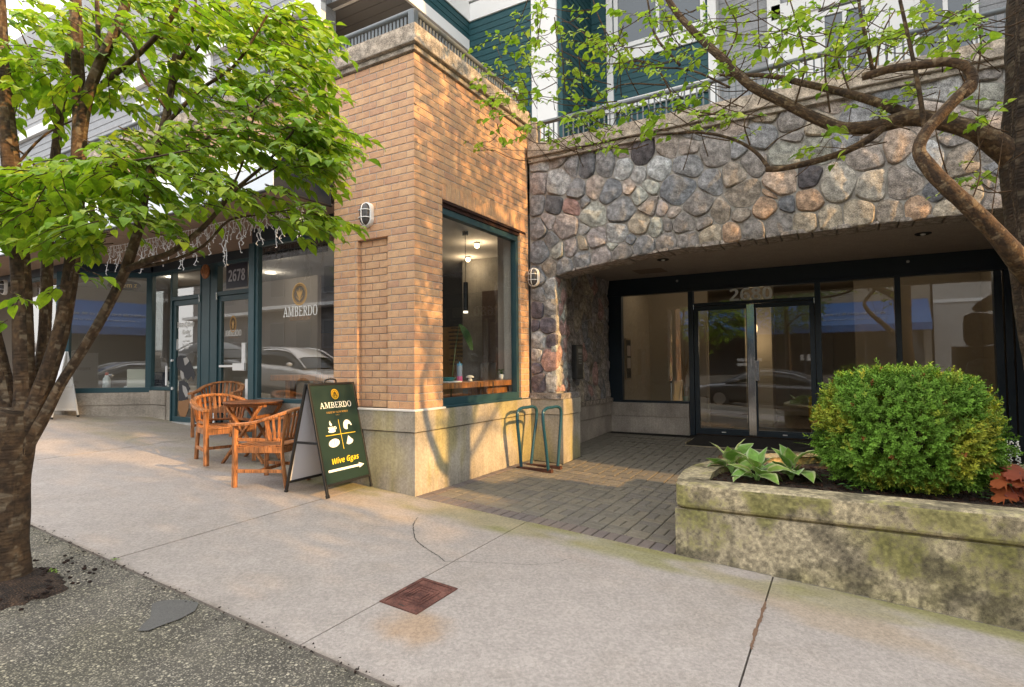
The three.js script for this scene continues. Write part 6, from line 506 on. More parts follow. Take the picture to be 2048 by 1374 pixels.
// plantain lilies with cream-edged leaves
{ const geos = [0, 1, 2, 3].map((k) => blade(0.215 + 0.014 * k, 0.155 + 0.008 * k, { nx: 10, ny: 12, fold: 0.16 + 0.05 * k, arch: 0.45 + 0.28 * k, wave: 0.06, edge: [2.2, 1.4, 5.0], base: 0.72, tip: 1.2 })); const mats = [leafV(0.34, 0.58, 0.07), leafV(0.42, 0.62, 0.08), leafV(0.26, 0.50, 0.07)]; const mSt = M({ color: lin(0.22, 0.36, 0.09), roughness: 0.6 }); const r = rng(203);
  const spots = [[1462, 945, 9, 'cream-edged hosta at the rounded planter end, tallest leaf upright'], [1512, 962, 8, 'cream-edged hosta in the middle of the three clumps'], [1582, 958, 9, 'cream-edged hosta next to bare mulch, leaves spilling over the rim']]; for (const [u, v, n, label] of spots) { const p = hitY(u, v, 0.33); const t = thing('hosta', label, 'plant', [p.x, 0.33, p.z - 0.06], 0, 'hostas in the planter'); for (let i = 0; i < n + 7; i++) { const a = i / (n + 7) * 6.283 + rr(r, -0.3, 0.3), inner = i % 3 === 0, lean = inner ? rr(r, 0.1, 0.4) : rr(r, 0.6, 1.1), h = inner ? rr(r, 0.08, 0.14) : rr(r, 0.05, 0.10); const d = V(Math.sin(a) * Math.sin(lean), Math.cos(lean), Math.cos(a) * Math.sin(lean)), b = d.clone().multiplyScalar(h); mesh('stalk', limb([V(0, -0.03, 0), b.clone().multiplyScalar(0.5).add(V(0, 0.012, 0)), b], [0.005, 0.004, 0.003], 5, 3), mSt, t); const l = inst('leaf', geos[Math.floor(r() * (inner ? 2 : 4))], mats[Math.floor(r() * 3)], t); l.position.copy(b); l.rotation.order = 'YXZ'; l.rotation.set(inner ? -1.1 + rr(r, -0.25, 0.3) : -0.45 + rr(r, -0.3, 0.35), a, rr(r, -0.45, 0.45)); l.scale.setScalar(rr(r, 0.82, 1.12)); } } }
// box shrub: thousands of sprigs over a rounded form
{ const c = hitD(1802, 866, 4.62), t = thing('box_shrub', 'rounded yellow-green box shrub in the middle of the planter', 'shrub', [c.x, 0.3, c.z]); const r = rng(311); const RX = 0.565, RZ = 0.50, RY = 0.445, cy = 0.475; const sprig = (() => { const g = []; const q = rng(5); for (let i = 0; i < 9; i++) { const h = 0.006 + 0.034 * (i / 8), a = i * 2.4, lf = blade(0.016 + 0.006 * q(), 0.010, { nx: 2, ny: 2, fold: 0.3, arch: 0.3 }); g.push(lf.rotateX(-0.5 - 0.5 * (i / 8)).rotateY(a).translate(0, h, 0)); } g.push(new THREE.CylinderGeometry(0.0008, 0.0012, 0.045, 3).translate(0, 0.022, 0)); return join(g); })(); uvBox; const N = 13000, im = new THREE.InstancedMesh(sprig, MP({ color: lin(1, 1, 1), roughness: 0.7, specularIntensity: 0.5, transmission: 0.22, thickness: 0, side: THREE.DoubleSide }), N); im.name = 'foliage'; im.userData.kind = 'stuff'; const m4 = new THREE.Matrix4(), q4 = new THREE.Quaternion(), col = new THREE.Color(); const form = (d) => 1 + 0.20 * (n2(d.x * 2.4 + 9, d.y * 2.4 + d.z * 2.2 + 4, 171) - 0.5) + 0.26 * (n2(d.x * 7 + 2, d.y * 7 + d.z * 6, 173) - 0.5);
  for (let i = 0; i < N; i++) { let d, gap; do { do d = V(rr(r, -1, 1), rr(r, -1, 1), rr(r, -1, 1)); while (d.lengthSq() > 1 || d.lengthSq() < 0.02); d.normalize(); gap = n2(d.x * 9 + 5, d.y * 9 + d.z * 8, 177); } while (gap < 0.45 && r() < 0.86); const sq = V(Math.sign(d.x) * Math.abs(d.x) ** 0.82, Math.sign(d.y) * Math.abs(d.y) ** 0.78, Math.sign(d.z) * Math.abs(d.z) ** 0.85); const k = form(d), deep = (r() < 0.3 ? rr(r, 0.70, 0.92) : rr(r, 0.92, 1.02)) + 0.22 * (gap - 0.5) + (r() < 0.06 ? rr(r, 0.02, 0.12) : 0); const p = V(sq.x * RX, sq.y * RY, sq.z * RZ).multiplyScalar(k * deep).add(V(0, cy, 0)); if (p.y < 0.06) p.y = 0.06 + r() * 0.05; const dir = d.clone().add(V(rr(r, -0.7, 0.7), rr(r, 0.0, 0.9), rr(r, -0.7, 0.7))).normalize(); q4.setFromUnitVectors(V(0, 1, 0), dir).multiply(new THREE.Quaternion().setFromAxisAngle(V(0, 1, 0), r() * 6.28)); m4.compose(p, q4, V(1, 1, 1).multiplyScalar(rr(r, 0.85, 1.6))); im.setMatrixAt(i, m4); const y = sstep(0.48, 0.64, n2(p.x * 5 + 3, p.y * 5 + p.z * 4, 175)) * (0.25 + 0.75 * r()), b = rr(r, 0.7, 1.3); col.setRGB(lerp(0.17, 0.54, y) * b, lerp(0.32, 0.50, y) * b, lerp(0.035, 0.05, y) * b); if (r() < 0.004) col.setRGB(0.35, 0.12, 0.04); im.setColorAt(i, col); } t.add(im);
  const wood = []; for (let i = 0; i < 46; i++) { const a = r() * 6.28, e = rr(r, 0.15, 1.35), d = V(Math.cos(a) * Math.cos(e), Math.sin(e), Math.sin(a) * Math.cos(e)); wood.push(limb([V(0, 0, 0), V(d.x * 0.2, d.y * 0.3 + 0.08, d.z * 0.2), V(d.x * RX * 0.85, cy * 0.4 + d.y * RY * 1.05, d.z * RZ * 0.85)], [0.014, 0.008, 0.003], 5, 3)); } mesh('branches', wood, mBarkDark, t); }
// fern between hostas and shrub
function frond(L, W, n = 22) { const g = [], dir = []; const P = (s) => V(0, L * (0.62 * s - 0.50 * s * s * s * 0.6), L * (0.25 * s + 0.62 * s * s)); g.push(limb([0, 0.33, 0.66, 1].map(P), [0.004, 0.003, 0.002, 0.001], 4, 4)); for (let i = 2; i < n; i++) { const s = i / n, p = P(s), w = W * Math.sin(Math.PI * Math.pow(s, 0.6)) ** 0.9 + 0.004; for (const k of [-1, 1]) { const b = blade(w, w * 0.26, { nx: 2, ny: 4, fold: 0.2, arch: 0.3 }); g.push(b.rotateY(k * 1.25).translate(p.x, p.y, p.z)); } } return join(g); }
{ const mF = [leafM(0.115, 0.28, 0.035, 0.35), leafM(0.15, 0.33, 0.045, 0.35)], gs = [frond(0.42, 0.09), frond(0.52, 0.10), frond(0.34, 0.075)]; const r = rng(77); const place = (u, v, y, label, list) => { const p = hitY(u, v, y), t = thing('fern', label, 'plant', [p.x, 0.31, p.z]); for (const [k, a, s, tilt] of list) { const o = inst('frond', gs[k], mF[Math.floor(r() * 2)], t); o.rotation.order = 'YXZ'; o.rotation.set(tilt, a, 0); o.scale.setScalar(s); } }; place(1668, 930, 0.32, 'bright green fern between the hostas and the box shrub', [[0, -1.9, 1, 0.15], [1, -1.2, 0.9, -0.2], [0, 0.3, 0.8, 0], [1, -2.8, 0.8, -0.3], [2, -0.4, 1, 0.3], [0, 1.2, 0.7, -0.2], [2, -2.3, 1.1, 0.35], [1, 2.6, 0.8, -0.1]]); }
// right end: feathery foliage with pink hearts, coral leaves, rosette, small ground leaves
{ const r = rng(88); const feather = thing('bleeding_heart', 'feathery green plant with nodding pink flowers beside the shrub', 'plant', [hitY(2020, 985, 0.31).x, 0.31, hitY(2020, 985, 0.31).z - 0.12]); const gf = frond(0.36, 0.10, 16), mf = leafM(0.085, 0.24, 0.045, 0.35); for (let i = 0; i < 16; i++) { const o = inst('frond', gf, mf, feather); o.rotation.order = 'YXZ'; o.rotation.set(rr(r, -0.5, 0.35), i * 2.4, 0); o.scale.setScalar(rr(r, 0.7, 1.15)); } const mP = M({ color: lin(0.60, 0.14, 0.20), roughness: 0.6 }), ms = M({ color: lin(0.28, 0.12, 0.10), roughness: 0.7 }); for (let k = 0; k < 3; k++) { const a = -2.4 + k * 0.7, e = V(Math.sin(a) * 0.16, 0.50 + 0.03 * k, Math.cos(a) * 0.12); mesh('flower_stem', limb([V(0, 0.1, 0), V(e.x * 0.4, 0.42, e.z * 0.4), V(e.x, e.y, e.z), V(e.x * 1.5, e.y - 0.03, e.z * 1.5)], [0.003, 0.002], 5, 4), ms, feather); for (let i = 0; i < 7; i++) { const s = 0.5 + i * 0.16, q = V(e.x * s, e.y - 0.022 - 0.012 * i + (i < 3 ? 0.0 : 0), e.z * s); const g = [new THREE.SphereGeometry(0.011, 8, 6).translate(-0.006, 0, 0), new THREE.SphereGeometry(0.011, 8, 6).translate(0.006, 0, 0), new THREE.ConeGeometry(0.011, 0.022, 8).rotateX(Math.PI).translate(0, -0.013, 0)]; mesh('flower', g.map((h) => h.translate(q.x, q.y, q.z)), mP, feather); } }
  const wf = thing('foam_flower', 'small spikes of white flowers behind the coral leaves', 'plant', [hitY(2052, 990, 0.31).x, 0.31, hitY(2052, 990, 0.31).z - 0.05]); for (let k = 0; k < 6; k++) { const x = rr(r, -0.12, 0.06), z = rr(r, -0.1, 0.1), g = []; for (let i = 0; i < 16; i++) g.push(new THREE.SphereGeometry(0.006, 6, 5).translate(x + rr(r, -0.012, 0.012), 0.22 + i * 0.011, z + rr(r, -0.012, 0.012))); mesh('flower_spike', g, mWhite, wf); mesh('stem', cyl(V(x, 0, z), V(x, 0.24, z), 0.002), ms, wf); }
  // coral bells: lobed leaves
  const lobed = (R, seed) => { const s = new THREE.Shape(), n = 60, q = rng(seed); for (let i = 0; i <= n; i++) { const a = i / n * 6.2832, w = Math.abs(Math.sin(a * 2.5)), k = R * (0.50 + 0.56 * w ** 0.8 + 0.07 * Math.sin(a * 25 + 1)) * (Math.cos(a) < -0.93 ? 0.35 : 1); const x = Math.sin(a) * k, y = Math.cos(a) * k; i ? s.lineTo(x, y) : s.moveTo(x, y); } const g = new THREE.ShapeGeometry(s, 2).rotateX(-Math.PI / 2), p = g.attributes.position; for (let i = 0; i < p.count; i++) { const x = p.getX(i), z = p.getZ(i), d = Math.hypot(x, z) / R; p.setY(i, -0.25 * R * d * d + 0.06 * R * Math.cos(Math.atan2(x, z) * 5)); } g.computeVertexNormals(); return g; };
  const gl = [lobed(0.105, 3), lobed(0.085, 4), lobed(0.12, 5)], mc = [leafM(0.56, 0.15, 0.05, 0.3), leafM(0.62, 0.19, 0.07, 0.3), leafM(0.48, 0.12, 0.06, 0.3)], hp = hitY(2040, 1000, 0.33), h = thing('coral_bells', 'low plant with large lobed coral-red leaves at the planter rim', 'plant', [hp.x, 0.31, hp.z]); for (const [u, v, k, rx, rz] of [[2012, 958, 0, 0.75, 0.15], [2040, 944, 2, 0.6, -0.1], [2035, 985, 1, 0.9, 0.0], [2046, 962, 0, 0.7, -0.3], [2072, 966, 2, 0.6, -0.3], [2070, 990, 1, 0.9, 0.1], [2010, 990, 1, 1.0, 0.2]]) { const d = hitD(u, v, hp.clone().sub(EYE).dot(FWD) - 0.02), o = inst('leaf', gl[k], mc[(u + v) % 3], h); o.position.copy(d).sub(h.position); o.rotation.order = 'YXZ'; o.rotation.set(rx, 0.5, rz); mesh('stalk', limb([V(0, 0, 0), o.position.clone().multiplyScalar(0.5), o.position], [0.003], 5, 3), ms, h); }
  const rs = hitY(1958, 990, 0.32), ro = thing('lily_rosette', 'fresh green spiky rosette at the planter rim', 'plant', [rs.x, 0.31, rs.z]); const gs = blade(0.11, 0.017, { nx: 2, ny: 5, arch: 0.6 }), mg = leafM(0.20, 0.40, 0.05, 0.3); for (let i = 0; i < 34; i++) { const o = inst('leaf', gs, mg, ro); o.rotation.order = 'YXZ'; o.position.y = 0.03 + 0.05 * (i / 34); o.rotation.set(-0.25 - 1.0 * (i / 34), i * 2.4, 0); o.scale.setScalar(rr(r, 0.7, 1.1)); }
  const gg = blade(0.06, 0.034, { nx: 3, ny: 5, arch: 0.5 }), mm = [leafM(0.08, 0.22, 0.04, 0.3), leafM(0.12, 0.29, 0.05, 0.3)]; for (const [u, v, n, label] of [[1908, 985, 14, 'small dark green seedling plant under the shrub'], [1985, 1000, 12, 'low green weed between rosette and coral leaves'], [1655, 962, 7, 'tiny green weed in the mulch beside the hosta'], [1690, 978, 8, 'small weed at the planter rim below the shrub']]) { const p = hitY(u, v, 0.32), w = thing('ground_plant', label, 'plant', [p.x, 0.315, p.z]); for (let i = 0; i < n; i++) { const o = inst('leaf', gg, mm[i % 2], w); o.rotation.order = 'YXZ'; o.position.set(rr(r, -0.05, 0.05), 0.01 + rr(r, 0, 0.05), rr(r, -0.04, 0.04)); o.rotation.set(rr(r, -0.7, 0), r() * 6.28, 0); } } }
// ---------------------------------------------------------------- trees
const leafGeo = (L, W, o = {}) => blade(L, W, { nx: 2, ny: 5, fold: 0.34, arch: 0.75, ...o });
// lays leaves on a thing: the nearest as meshes of their own, the others in one mass
function foliage(t, list, geo, mats, tint, keep = 300) { list.sort((a, b) => a.d - b.d); const m4 = new THREE.Matrix4(), rest = list.slice(keep); for (const l of list.slice(0, keep)) { const o = inst('leaf', geo, mats[l.k % mats.length], t); o.position.copy(l.p).sub(t.position); o.quaternion.copy(l.q); o.scale.setScalar(l.s); } if (!rest.length) return; const im = new THREE.InstancedMesh(geo, MP({ color: lin(1, 1, 1), map: tLeaf, roughness: 0.9, specularIntensity: 0.35, transmission: 0.62, thickness: 0, side: THREE.DoubleSide }), rest.length), c = new THREE.Color(); im.name = 'crown'; im.userData.kind = 'stuff'; rest.forEach((l, i) => { m4.compose(l.p.clone().sub(t.position), l.q, V(l.s, l.s, l.s)); im.setMatrixAt(i, m4); const k = tint[l.k % tint.length], b = 0.8 + 0.4 * hash2(i, 5, 9); c.setRGB(k[0] * b, k[1] * b, k[2] * b); im.setColorAt(i, c); }); im.castShadow = im.receiveShadow = true; t.add(im); }
function spray(list, twigs, p, dir, len, r, n, size, flat = 0.25, droop = 0.25) { const side = V(0, 1, 0).cross(dir).normalize(); const P = [0, 0.5, 1].map((s) => p.clone().addScaledVector(dir, len * s).add(V(0, -droop * len * s * s, 0))); twigs.push(limb(P, [0.0032, 0.0022, 0.001], 4, 2)); for (let i = 0; i < n; i++) { const s = 0.12 + 0.88 * (i + r() * 0.6) / n, k = i % 2 ? 1 : -1, q = p.clone().addScaledVector(dir, len * s).add(V(0, -droop * len * s * s, 0)); const ang = i === n - 1 ? 0 : rr(r, 0.5, 1.15) * k; const d = dir.clone().multiplyScalar(Math.cos(ang)).addScaledVector(side, -Math.sin(ang)).add(V(0, rr(r, -0.55, 0.15) * 0.8, 0)).normalize(); const upv = V(rr(r, -flat, flat), 1, rr(r, -flat, flat)).normalize(), x = upv.clone().cross(d).normalize(), y = d.clone().cross(x); list.push({ p: q, q: new THREE.Quaternion().setFromRotationMatrix(new THREE.Matrix4().makeBasis(x, y, d)), s: size * rr(r, 0.55, 1.25), k: Math.floor(r() * 4), d: q.clone().sub(EYE).dot(FWD) }); } }
// --- near tree on the left: one foot, five stems
{ const D = 3.6, t = thing('street_tree', 'multi-stemmed street tree with pale flecked bark beside the kerb', 'tree', [-0.66, G(-0.66, 3.0), 3.0]); const o = t.position, L = (px, dep = D) => px.map(([u, v, dd = 0]) => hitD(u, v, dep + dd).sub(o)); const px = 1 / 318; const trunkPts = L([[6, 1206], [8, 1165], [7, 1100], [9, 1000], [17, 910], [30, 850], [38, 815]]);
  mesh('trunk', limb(trunkPts, [0.20, 0.152, 0.132, 0.126, 0.126, 0.118, 0.10], 22, 5, 0.07, 4, 1), mBark, t);
  const stem = (pts, rad, name = 'limb', seg = 12) => mesh(name, limb(L(pts), rad, seg, 5, 0.08, pts.length + pts[0][0], 1), mBark, t, true);
  stem([[20, 970], [24, 890], [12, 810], [0, 745], [-22, 650, -0.05], [-45, 540, -0.1], [-60, 380, -0.15], [-70, 100, -0.2]], [0.07, 0.08, 0.065, 0.056, 0.05, 0.045, 0.04, 0.03]);
  stem([[24, 960], [42, 880], [50, 800], [47, 700], [44, 600, 0.03], [38, 480, 0.05], [24, 340, 0.05], [8, 190, 0.08], [0, 60, 0.1], [-6, -80, 0.1]], [0.06, 0.075, 0.06, 0.055, 0.053, 0.052, 0.05, 0.046, 0.04, 0.034]);
  stem([[40, 900, 0.05], [60, 840, 0.1], [80, 760, 0.12], [88, 690, 0.15], [92, 600, 0.18], [95, 500, 0.2], [104, 380, 0.22], [120, 230, 0.25], [140, 90, 0.3], [150, -60, 0.3]], [0.05, 0.055, 0.044, 0.037, 0.035, 0.033, 0.03, 0.026, 0.022, 0.018]);
  stem([[18, 960], [38, 890], [72, 810], [100, 735], [124, 655], [138, 570, -0.03], [150, 470, -0.05], [155, 360, -0.05], [160, 240, -0.05], [155, 110, -0.05], [150, -50, -0.05]], [0.06, 0.07, 0.056, 0.048, 0.045, 0.043, 0.04, 0.042, 0.04, 0.034, 0.028]);
  stem([[157, 300, -0.05], [176, 190, -0.08], [212, 100, -0.1], [240, 40, -0.12], [265, -40, -0.15]], [0.034, 0.032, 0.03, 0.028, 0.024]);
  stem([[160, 260, -0.05], [190, 150, 0.0], [196, 60, 0.0], [192, -30, 0.0]], [0.018, 0.017, 0.014, 0.012]);
  stem([[20, 990], [46, 905], [88, 834], [122, 768], [165, 700], [208, 628, -0.05], [240, 565, -0.06], [262, 508, -0.08], [279, 448, -0.1], [290, 385, -0.1], [306, 320, -0.1], [328, 252, -0.1], [345, 160, -0.1], [352, 110, -0.1]], [0.04, 0.046, 0.034, 0.029, 0.028, 0.028, 0.027, 0.030, 0.028, 0.026, 0.024, 0.024, 0.02, 0.02]);
  const br = (pts, r0, r1) => mesh('branch', limb(L(pts), [r0, (r0 + r1) / 2, r1], 8, 4, 0.06, pts[0][0], 1), mBark, t, true);
  br([[255, 538, -0.08], [300, 520, -0.12], [342, 505, -0.16], [403, 458, -0.22], [434, 424, -0.25], [470, 380, -0.3], [534, 325, -0.35], [599, 247, -0.4]], 0.022, 0.006); br([[268, 536, -0.08], [340, 522, -0.1], [407, 492, -0.12], [458, 441, -0.12], [513, 430, -0.1], [580, 420, -0.1]], 0.012, 0.004);
  br([[205, 168, -0.05], [270, 115, -0.1], [340, 40, -0.2], [365, -10, -0.25]], 0.017, 0.012); br([[222, 40, -0.1], [268, 90, -0.15], [285, 150, -0.18], [330, 215, -0.15]], 0.012, 0.008); br([[328, 252, -0.1], [400, 180, -0.15], [470, 130, -0.2], [535, 30, -0.25]], 0.013, 0.006); br([[352, 130, -0.1], [380, 80, -0.1], [392, 0, -0.1]], 0.012, 0.006); br([[345, 170, -0.1], [400, 90, -0.1], [460, 20, -0.1]], 0.01, 0.004); br([[306, 320, -0.1], [380, 290, -0.25], [470, 250, -0.35], [560, 170, -0.4]], 0.011, 0.003); br([[434, 424, -0.25], [480, 340, -0.3], [500, 260, -0.3], [520, 190, -0.3]], 0.008, 0.003); br([[470, 380, -0.3], [560, 330, -0.35], [650, 260, -0.4]], 0.007, 0.002); br([[155, 360, -0.05], [230, 330, -0.3], [330, 310, -0.5], [430, 290, -0.6]], 0.01, 0.003); br([[150, 470, -0.05], [110, 430, -0.4], [60, 410, -0.6], [0, 380, -0.8]], 0.01, 0.003); br([[104, 380, 0.2], [60, 320, 0.1], [10, 280, 0]], 0.01, 0.004); br([[24, 340, 0.05], [90, 270, 0.1], [170, 230, 0.1]], 0.01, 0.004); br([[120, 230, 0.25], [80, 150, 0.3], [40, 60, 0.3]], 0.009, 0.004); br([[140, 560, -0.1], [150, 530, -0.3], [180, 545, -0.45]], 0.005, 0.002);
  const r = rng(411), list = [], twigs = []; const F3 = [[0.36, 0.58, 0.022], [0.44, 0.66, 0.025], [0.26, 0.48, 0.022], [0.54, 0.70, 0.03]];
  // leafy zones: centre u,v, half sizes, depth range, sprays, main heading (degrees in the picture plane)
  const zones = [[70, 60, 110, 80, 3.3, 4.4, 58, 200], [240, 50, 130, 70, 3.2, 4.4, 66, 0], [400, 40, 110, 60, 3.2, 4.2, 54, 0], [520, 60, 80, 60, 3.1, 4.0, 30, 0], [570, 40, 45, 40, 3.1, 3.9, 18, 0], [120, 170, 130, 50, 3.3, 4.4, 34, 180], [330, 170, 130, 60, 3.2, 4.2, 44, 0], [500, 170, 100, 70, 3.1, 4.0, 44, 0], [575, 150, 45, 55, 3.0, 3.8, 24, 0], [605, 260, 45, 70, 3.0, 3.8, 40, -10], [530, 280, 90, 46, 3.0, 3.9, 44, 0], [420, 270, 110, 40, 3.0, 4.0, 40, 0], [270, 290, 120, 40, 3.0, 4.0, 40, 0], [320, 335, 130, 34, 2.9, 3.7, 38, 0], [180, 350, 110, 40, 2.9, 3.8, 46, 180], [60, 370, 90, 45, 2.7, 3.7, 40, 180], [100, 430, 110, 36, 2.8, 3.7, 40, 180], [220, 410, 80, 30, 3.0, 3.7, 24, 0], [370, 385, 80, 24, 3.1, 3.7, 14, 0], [480, 380, 70, 24, 3.1, 3.6, 12, 0], [570, 425, 50, 18, 3.2, 3.5, 9, 0], [615, 425, 26, 16, 3.2, 3.5, 8, 0], [615, 335, 38, 28, 3.1, 3.6, 16, 0], [320, 462, 40, 12, 3.2, 3.5, 4, 0], [60, 130, 60, 60, 3.4, 4.6, 22, 180], [180, 480, 60, 20, 3.0, 3.5, 9, 180]];
  for (const [u, v, ru, rv, d0, d1, n, head] of zones) for (let i = 0; i < n; i++) { const a = r() * 6.28, k = Math.sqrt(r()), dep = rr(r, d0, d1), p = hitD(u + Math.cos(a) * ru * k, v + Math.sin(a) * rv * k, dep); const hd = (head === 180 ? Math.PI : 0) + rr(r, -1.3, 1.3), right = V(Math.cos(0.524), 0, -Math.sin(0.524)), fw = V(FWD.x, 0, FWD.z).normalize(); const dir = right.clone().multiplyScalar(Math.cos(hd)).addScaledVector(fw, Math.sin(hd)).add(V(0, rr(r, -0.35, 0.15), 0)).normalize(); spray(list, twigs, p, dir, rr(r, 0.18, 0.34), r, 7 + Math.floor(r() * 5), 1, 0.35, 0.3); }
  // single sprigs hanging low
  for (const [u, v, dep, hd] of [[20, 585, 2.9, 0.3], [45, 590, 2.9, 2.6], [120, 570, 3.0, 2.8], [150, 545, 3.0, 0.2], [185, 545, 3.0, 0.5], [15, 640, 3.3, 2.9]]) { const dir = V(Math.cos(0.524), 0, -Math.sin(0.524)).multiplyScalar(Math.cos(hd)).addScaledVector(V(FWD.x, 0, FWD.z), Math.sin(hd)).add(V(0, -0.3, 0)).normalize(); spray(list, twigs, hitD(u, v, dep), dir, 0.10, r, 4, 1.0, 0.5, 0.3); }
  mesh('twigs', twigs.map((g) => g.translate(-o.x, -o.y, -o.z)), mBark, t, true).userData.kind = 'stuff'; foliage(t, list, leafGeo(0.094, 0.052), F3.map((c) => leafM(...c, 0.62)), F3); }
// --- tree in the planter on the right
{ const o0 = hitD(2150, 1000, 3.78), t = thing('planter_tree', 'leaning tree rising from the planter, limbs reaching over the entrance', 'tree', [o0.x, 0.3, o0.z]); const o = t.position; const L = (pts) => pts.map(([u, v, z = -0.45]) => hitZ(u, v, z).sub(o)); const zt = o0.z; const T = (u, v) => hitZ(u, v, zt).sub(o);
  mesh('trunk', limb([T(2150, 1010), T(2132, 900), T(2108, 760), T(2086, 640), T(2074, 540), T(2066, 430), T(2058, 330), T(2062, 220), T(2066, 100), T(2068, -60), T(2068, -260)], [0.17, 0.15, 0.14, 0.138, 0.145, 0.155, 0.165, 0.15, 0.145, 0.14, 0.12], 20, 5, 0.10, 8, 1), mBarkDark, t);
  const limbP = (pts, rad, m = mBark2, seg = 10) => mesh('limb', limb(L(pts), rad, seg, 5, 0.1, pts.length + pts[0][0], 1), m, t, true);
  limbP([[2060, 330, zt], [2010, 300, zt + 0.05], [1950, 262, -0.42], [1880, 243, -0.42], [1820, 236, -0.45], [1755, 252, -0.48], [1690, 256, -0.5], [1640, 240, -0.5], [1570, 205, -0.55], [1500, 170, -0.6], [1450, 122, -0.62], [1400, 76, -0.65], [1350, 20, -0.68], [1310, -50, -0.7]], [0.12, 0.085, 0.064, 0.058, 0.058, 0.05, 0.046, 0.044, 0.041, 0.039, 0.036, 0.032, 0.028, 0.022], mBark2, 14);
  limbP([[1830, 236, -0.45], [1780, 215, -0.5], [1740, 200, -0.55], [1690, 186, -0.6], [1600, 165, -0.7], [1540, 152, -0.75], [1440, 150, -0.85]], [0.04, 0.036, 0.033, 0.031, 0.027, 0.022, 0.012]);
  limbP([[1770, 252, -0.46], [1735, 280, -0.42], [1690, 303, -0.4], [1620, 325, -0.38], [1555, 338, -0.36], [1532, 338, -0.36]], [0.03, 0.027, 0.025, 0.024, 0.022, 0.024]);
  limbP([[1538, 336, -0.36], [1512, 305, -0.4], [1470, 280, -0.45], [1400, 265, -0.5], [1330, 268, -0.55], [1250, 275, -0.6], [1180, 290, -0.65], [1120, 308, -0.7], [1050, 318, -0.75]], [0.018, 0.014, 0.013, 0.012, 0.010, 0.008, 0.006, 0.004, 0.002]);
  limbP([[2070, 560, zt], [2030, 512, -0.2], [1985, 460, -0.08], [1940, 415, 0.02], [1890, 370, 0.08], [1855, 330, 0.1], [1838, 300, 0.1], [1852, 265, 0.08], [1880, 232, 0.05], [1915, 195, 0.02], [1944, 165, 0.0]], [0.085, 0.062, 0.054, 0.05, 0.048, 0.046, 0.038, 0.035, 0.036, 0.036, 0.03], mBark2, 12);
  limbP([[1920, 192, 0.02], [1942, 175, 0.0], [1944, 150, 0.0], [1928, 132, 0.0], [1895, 124, 0.0], [1840, 130, 0.0], [1780, 138, 0.0], [1745, 148, 0.0], [1724, 154, 0.0]], [0.03, 0.032, 0.031, 0.03, 0.029, 0.028, 0.027, 0.027, 0.026], mBark2, 12);
  const sm = (pts, r0, r1) => mesh('branch', limb(L(pts), [r0, (r0 + r1) / 2, r1], 6, 4, 0.08, pts[0][0] + pts[0][1], 1), mBark2, t, true);
  [[[[1850, 262, -0.3], [1838, 180, -0.34], [1820, 90, -0.4], [1800, 0, -0.4]], 0.017, 0.012], [[[1745, 140, -0.27], [1735, 90, -0.27], [1720, 20, -0.3], [1715, -40, -0.3]], 0.014, 0.01], [[[1750, 138, -0.27], [1768, 60, -0.27], [1790, 20, -0.3]], 0.008, 0.004], [[[1345, 190, -0.65], [1300, 125, -0.72], [1200, 128, -0.8], [1120, 100, -0.85], [1060, 55, -0.9]], 0.009, 0.002], [[[1460, 175, -0.6], [1380, 140, -0.66], [1280, 132, -0.7], [1210, 105, -0.72], [1160, 60, -0.75], [1110, 30, -0.8]], 0.010, 0.003], [[[1360, 130, -0.65], [1310, 70, -0.68], [1295, 0, -0.7]], 0.013, 0.009], [[[1590, 210, -0.5], [1610, 130, -0.45], [1600, 70, -0.45], [1580, 0, -0.45]], 0.008, 0.005], [[[1660, 225, -0.5], [1650, 130, -0.45], [1665, 50, -0.4], [1690, -20, -0.4]], 0.008, 0.004], [[[1510, 170, -0.6], [1420, 230, -0.65], [1330, 215, -0.7], [1260, 230, -0.72], [1190, 245, -0.75]], 0.008, 0.002], [[[1640, 240, -0.5], [1560, 275, -0.45], [1530, 300, -0.4]], 0.006, 0.004], [[[1500, 290, -0.42], [1490, 240, -0.45], [1540, 205, -0.48]], 0.007, 0.004], [[[1330, 170, -0.66], [1240, 170, -0.7], [1180, 200, -0.75], [1100, 195, -0.8], [1030, 185, -0.85], [940, 190, -0.9]], 0.008, 0.0015], [[[1180, 290, -0.65], [1100, 300, -0.7], [1020, 300, -0.75], [935, 285, -0.8]], 0.004, 0.0015], [[[1240, 110, -0.7], [1200, 40, -0.72], [1180, -20, -0.75]], 0.007, 0.004], [[[1450, 120, -0.6], [1475, 60, -0.55], [1450, 0, -0.55]], 0.008, 0.005], [[[1700, 185, -0.6], [1660, 100, -0.62], [1560, 60, -0.65], [1480, 10, -0.65]], 0.007, 0.003], [[[1950, 170, -0.3], [1962, 90, -0.3], [1950, 20, -0.3]], 0.007, 0.004], [[[1935, 420, -0.2], [1960, 350, -0.25], [1955, 250, -0.3], [1960, 160, -0.3]], 0.005, 0.003], [[[1905, 380, -0.2], [1880, 300, -0.15], [1870, 240, -0.15], [1880, 180, -0.15]], 0.005, 0.003], [[[1980, 450, -0.22], [1990, 380, -0.22], [2010, 250, -0.25]], 0.004, 0.002], [[[1400, 265, -0.5], [1330, 215, -0.5], [1300, 190, -0.5]], 0.005, 0.003], [[[1290, 270, -0.58], [1260, 235, -0.58], [1235, 225, -0.6]], 0.004, 0.002], [[[1255, 275, -0.6], [1210, 305, -0.6], [1190, 330, -0.6]], 0.003, 0.0015], [[[1780, 140, -0.27], [1860, 60, -0.35], [1960, 0, -0.4]], 0.005, 0.003]].forEach(([p, a, b]) => sm(p, a, b));
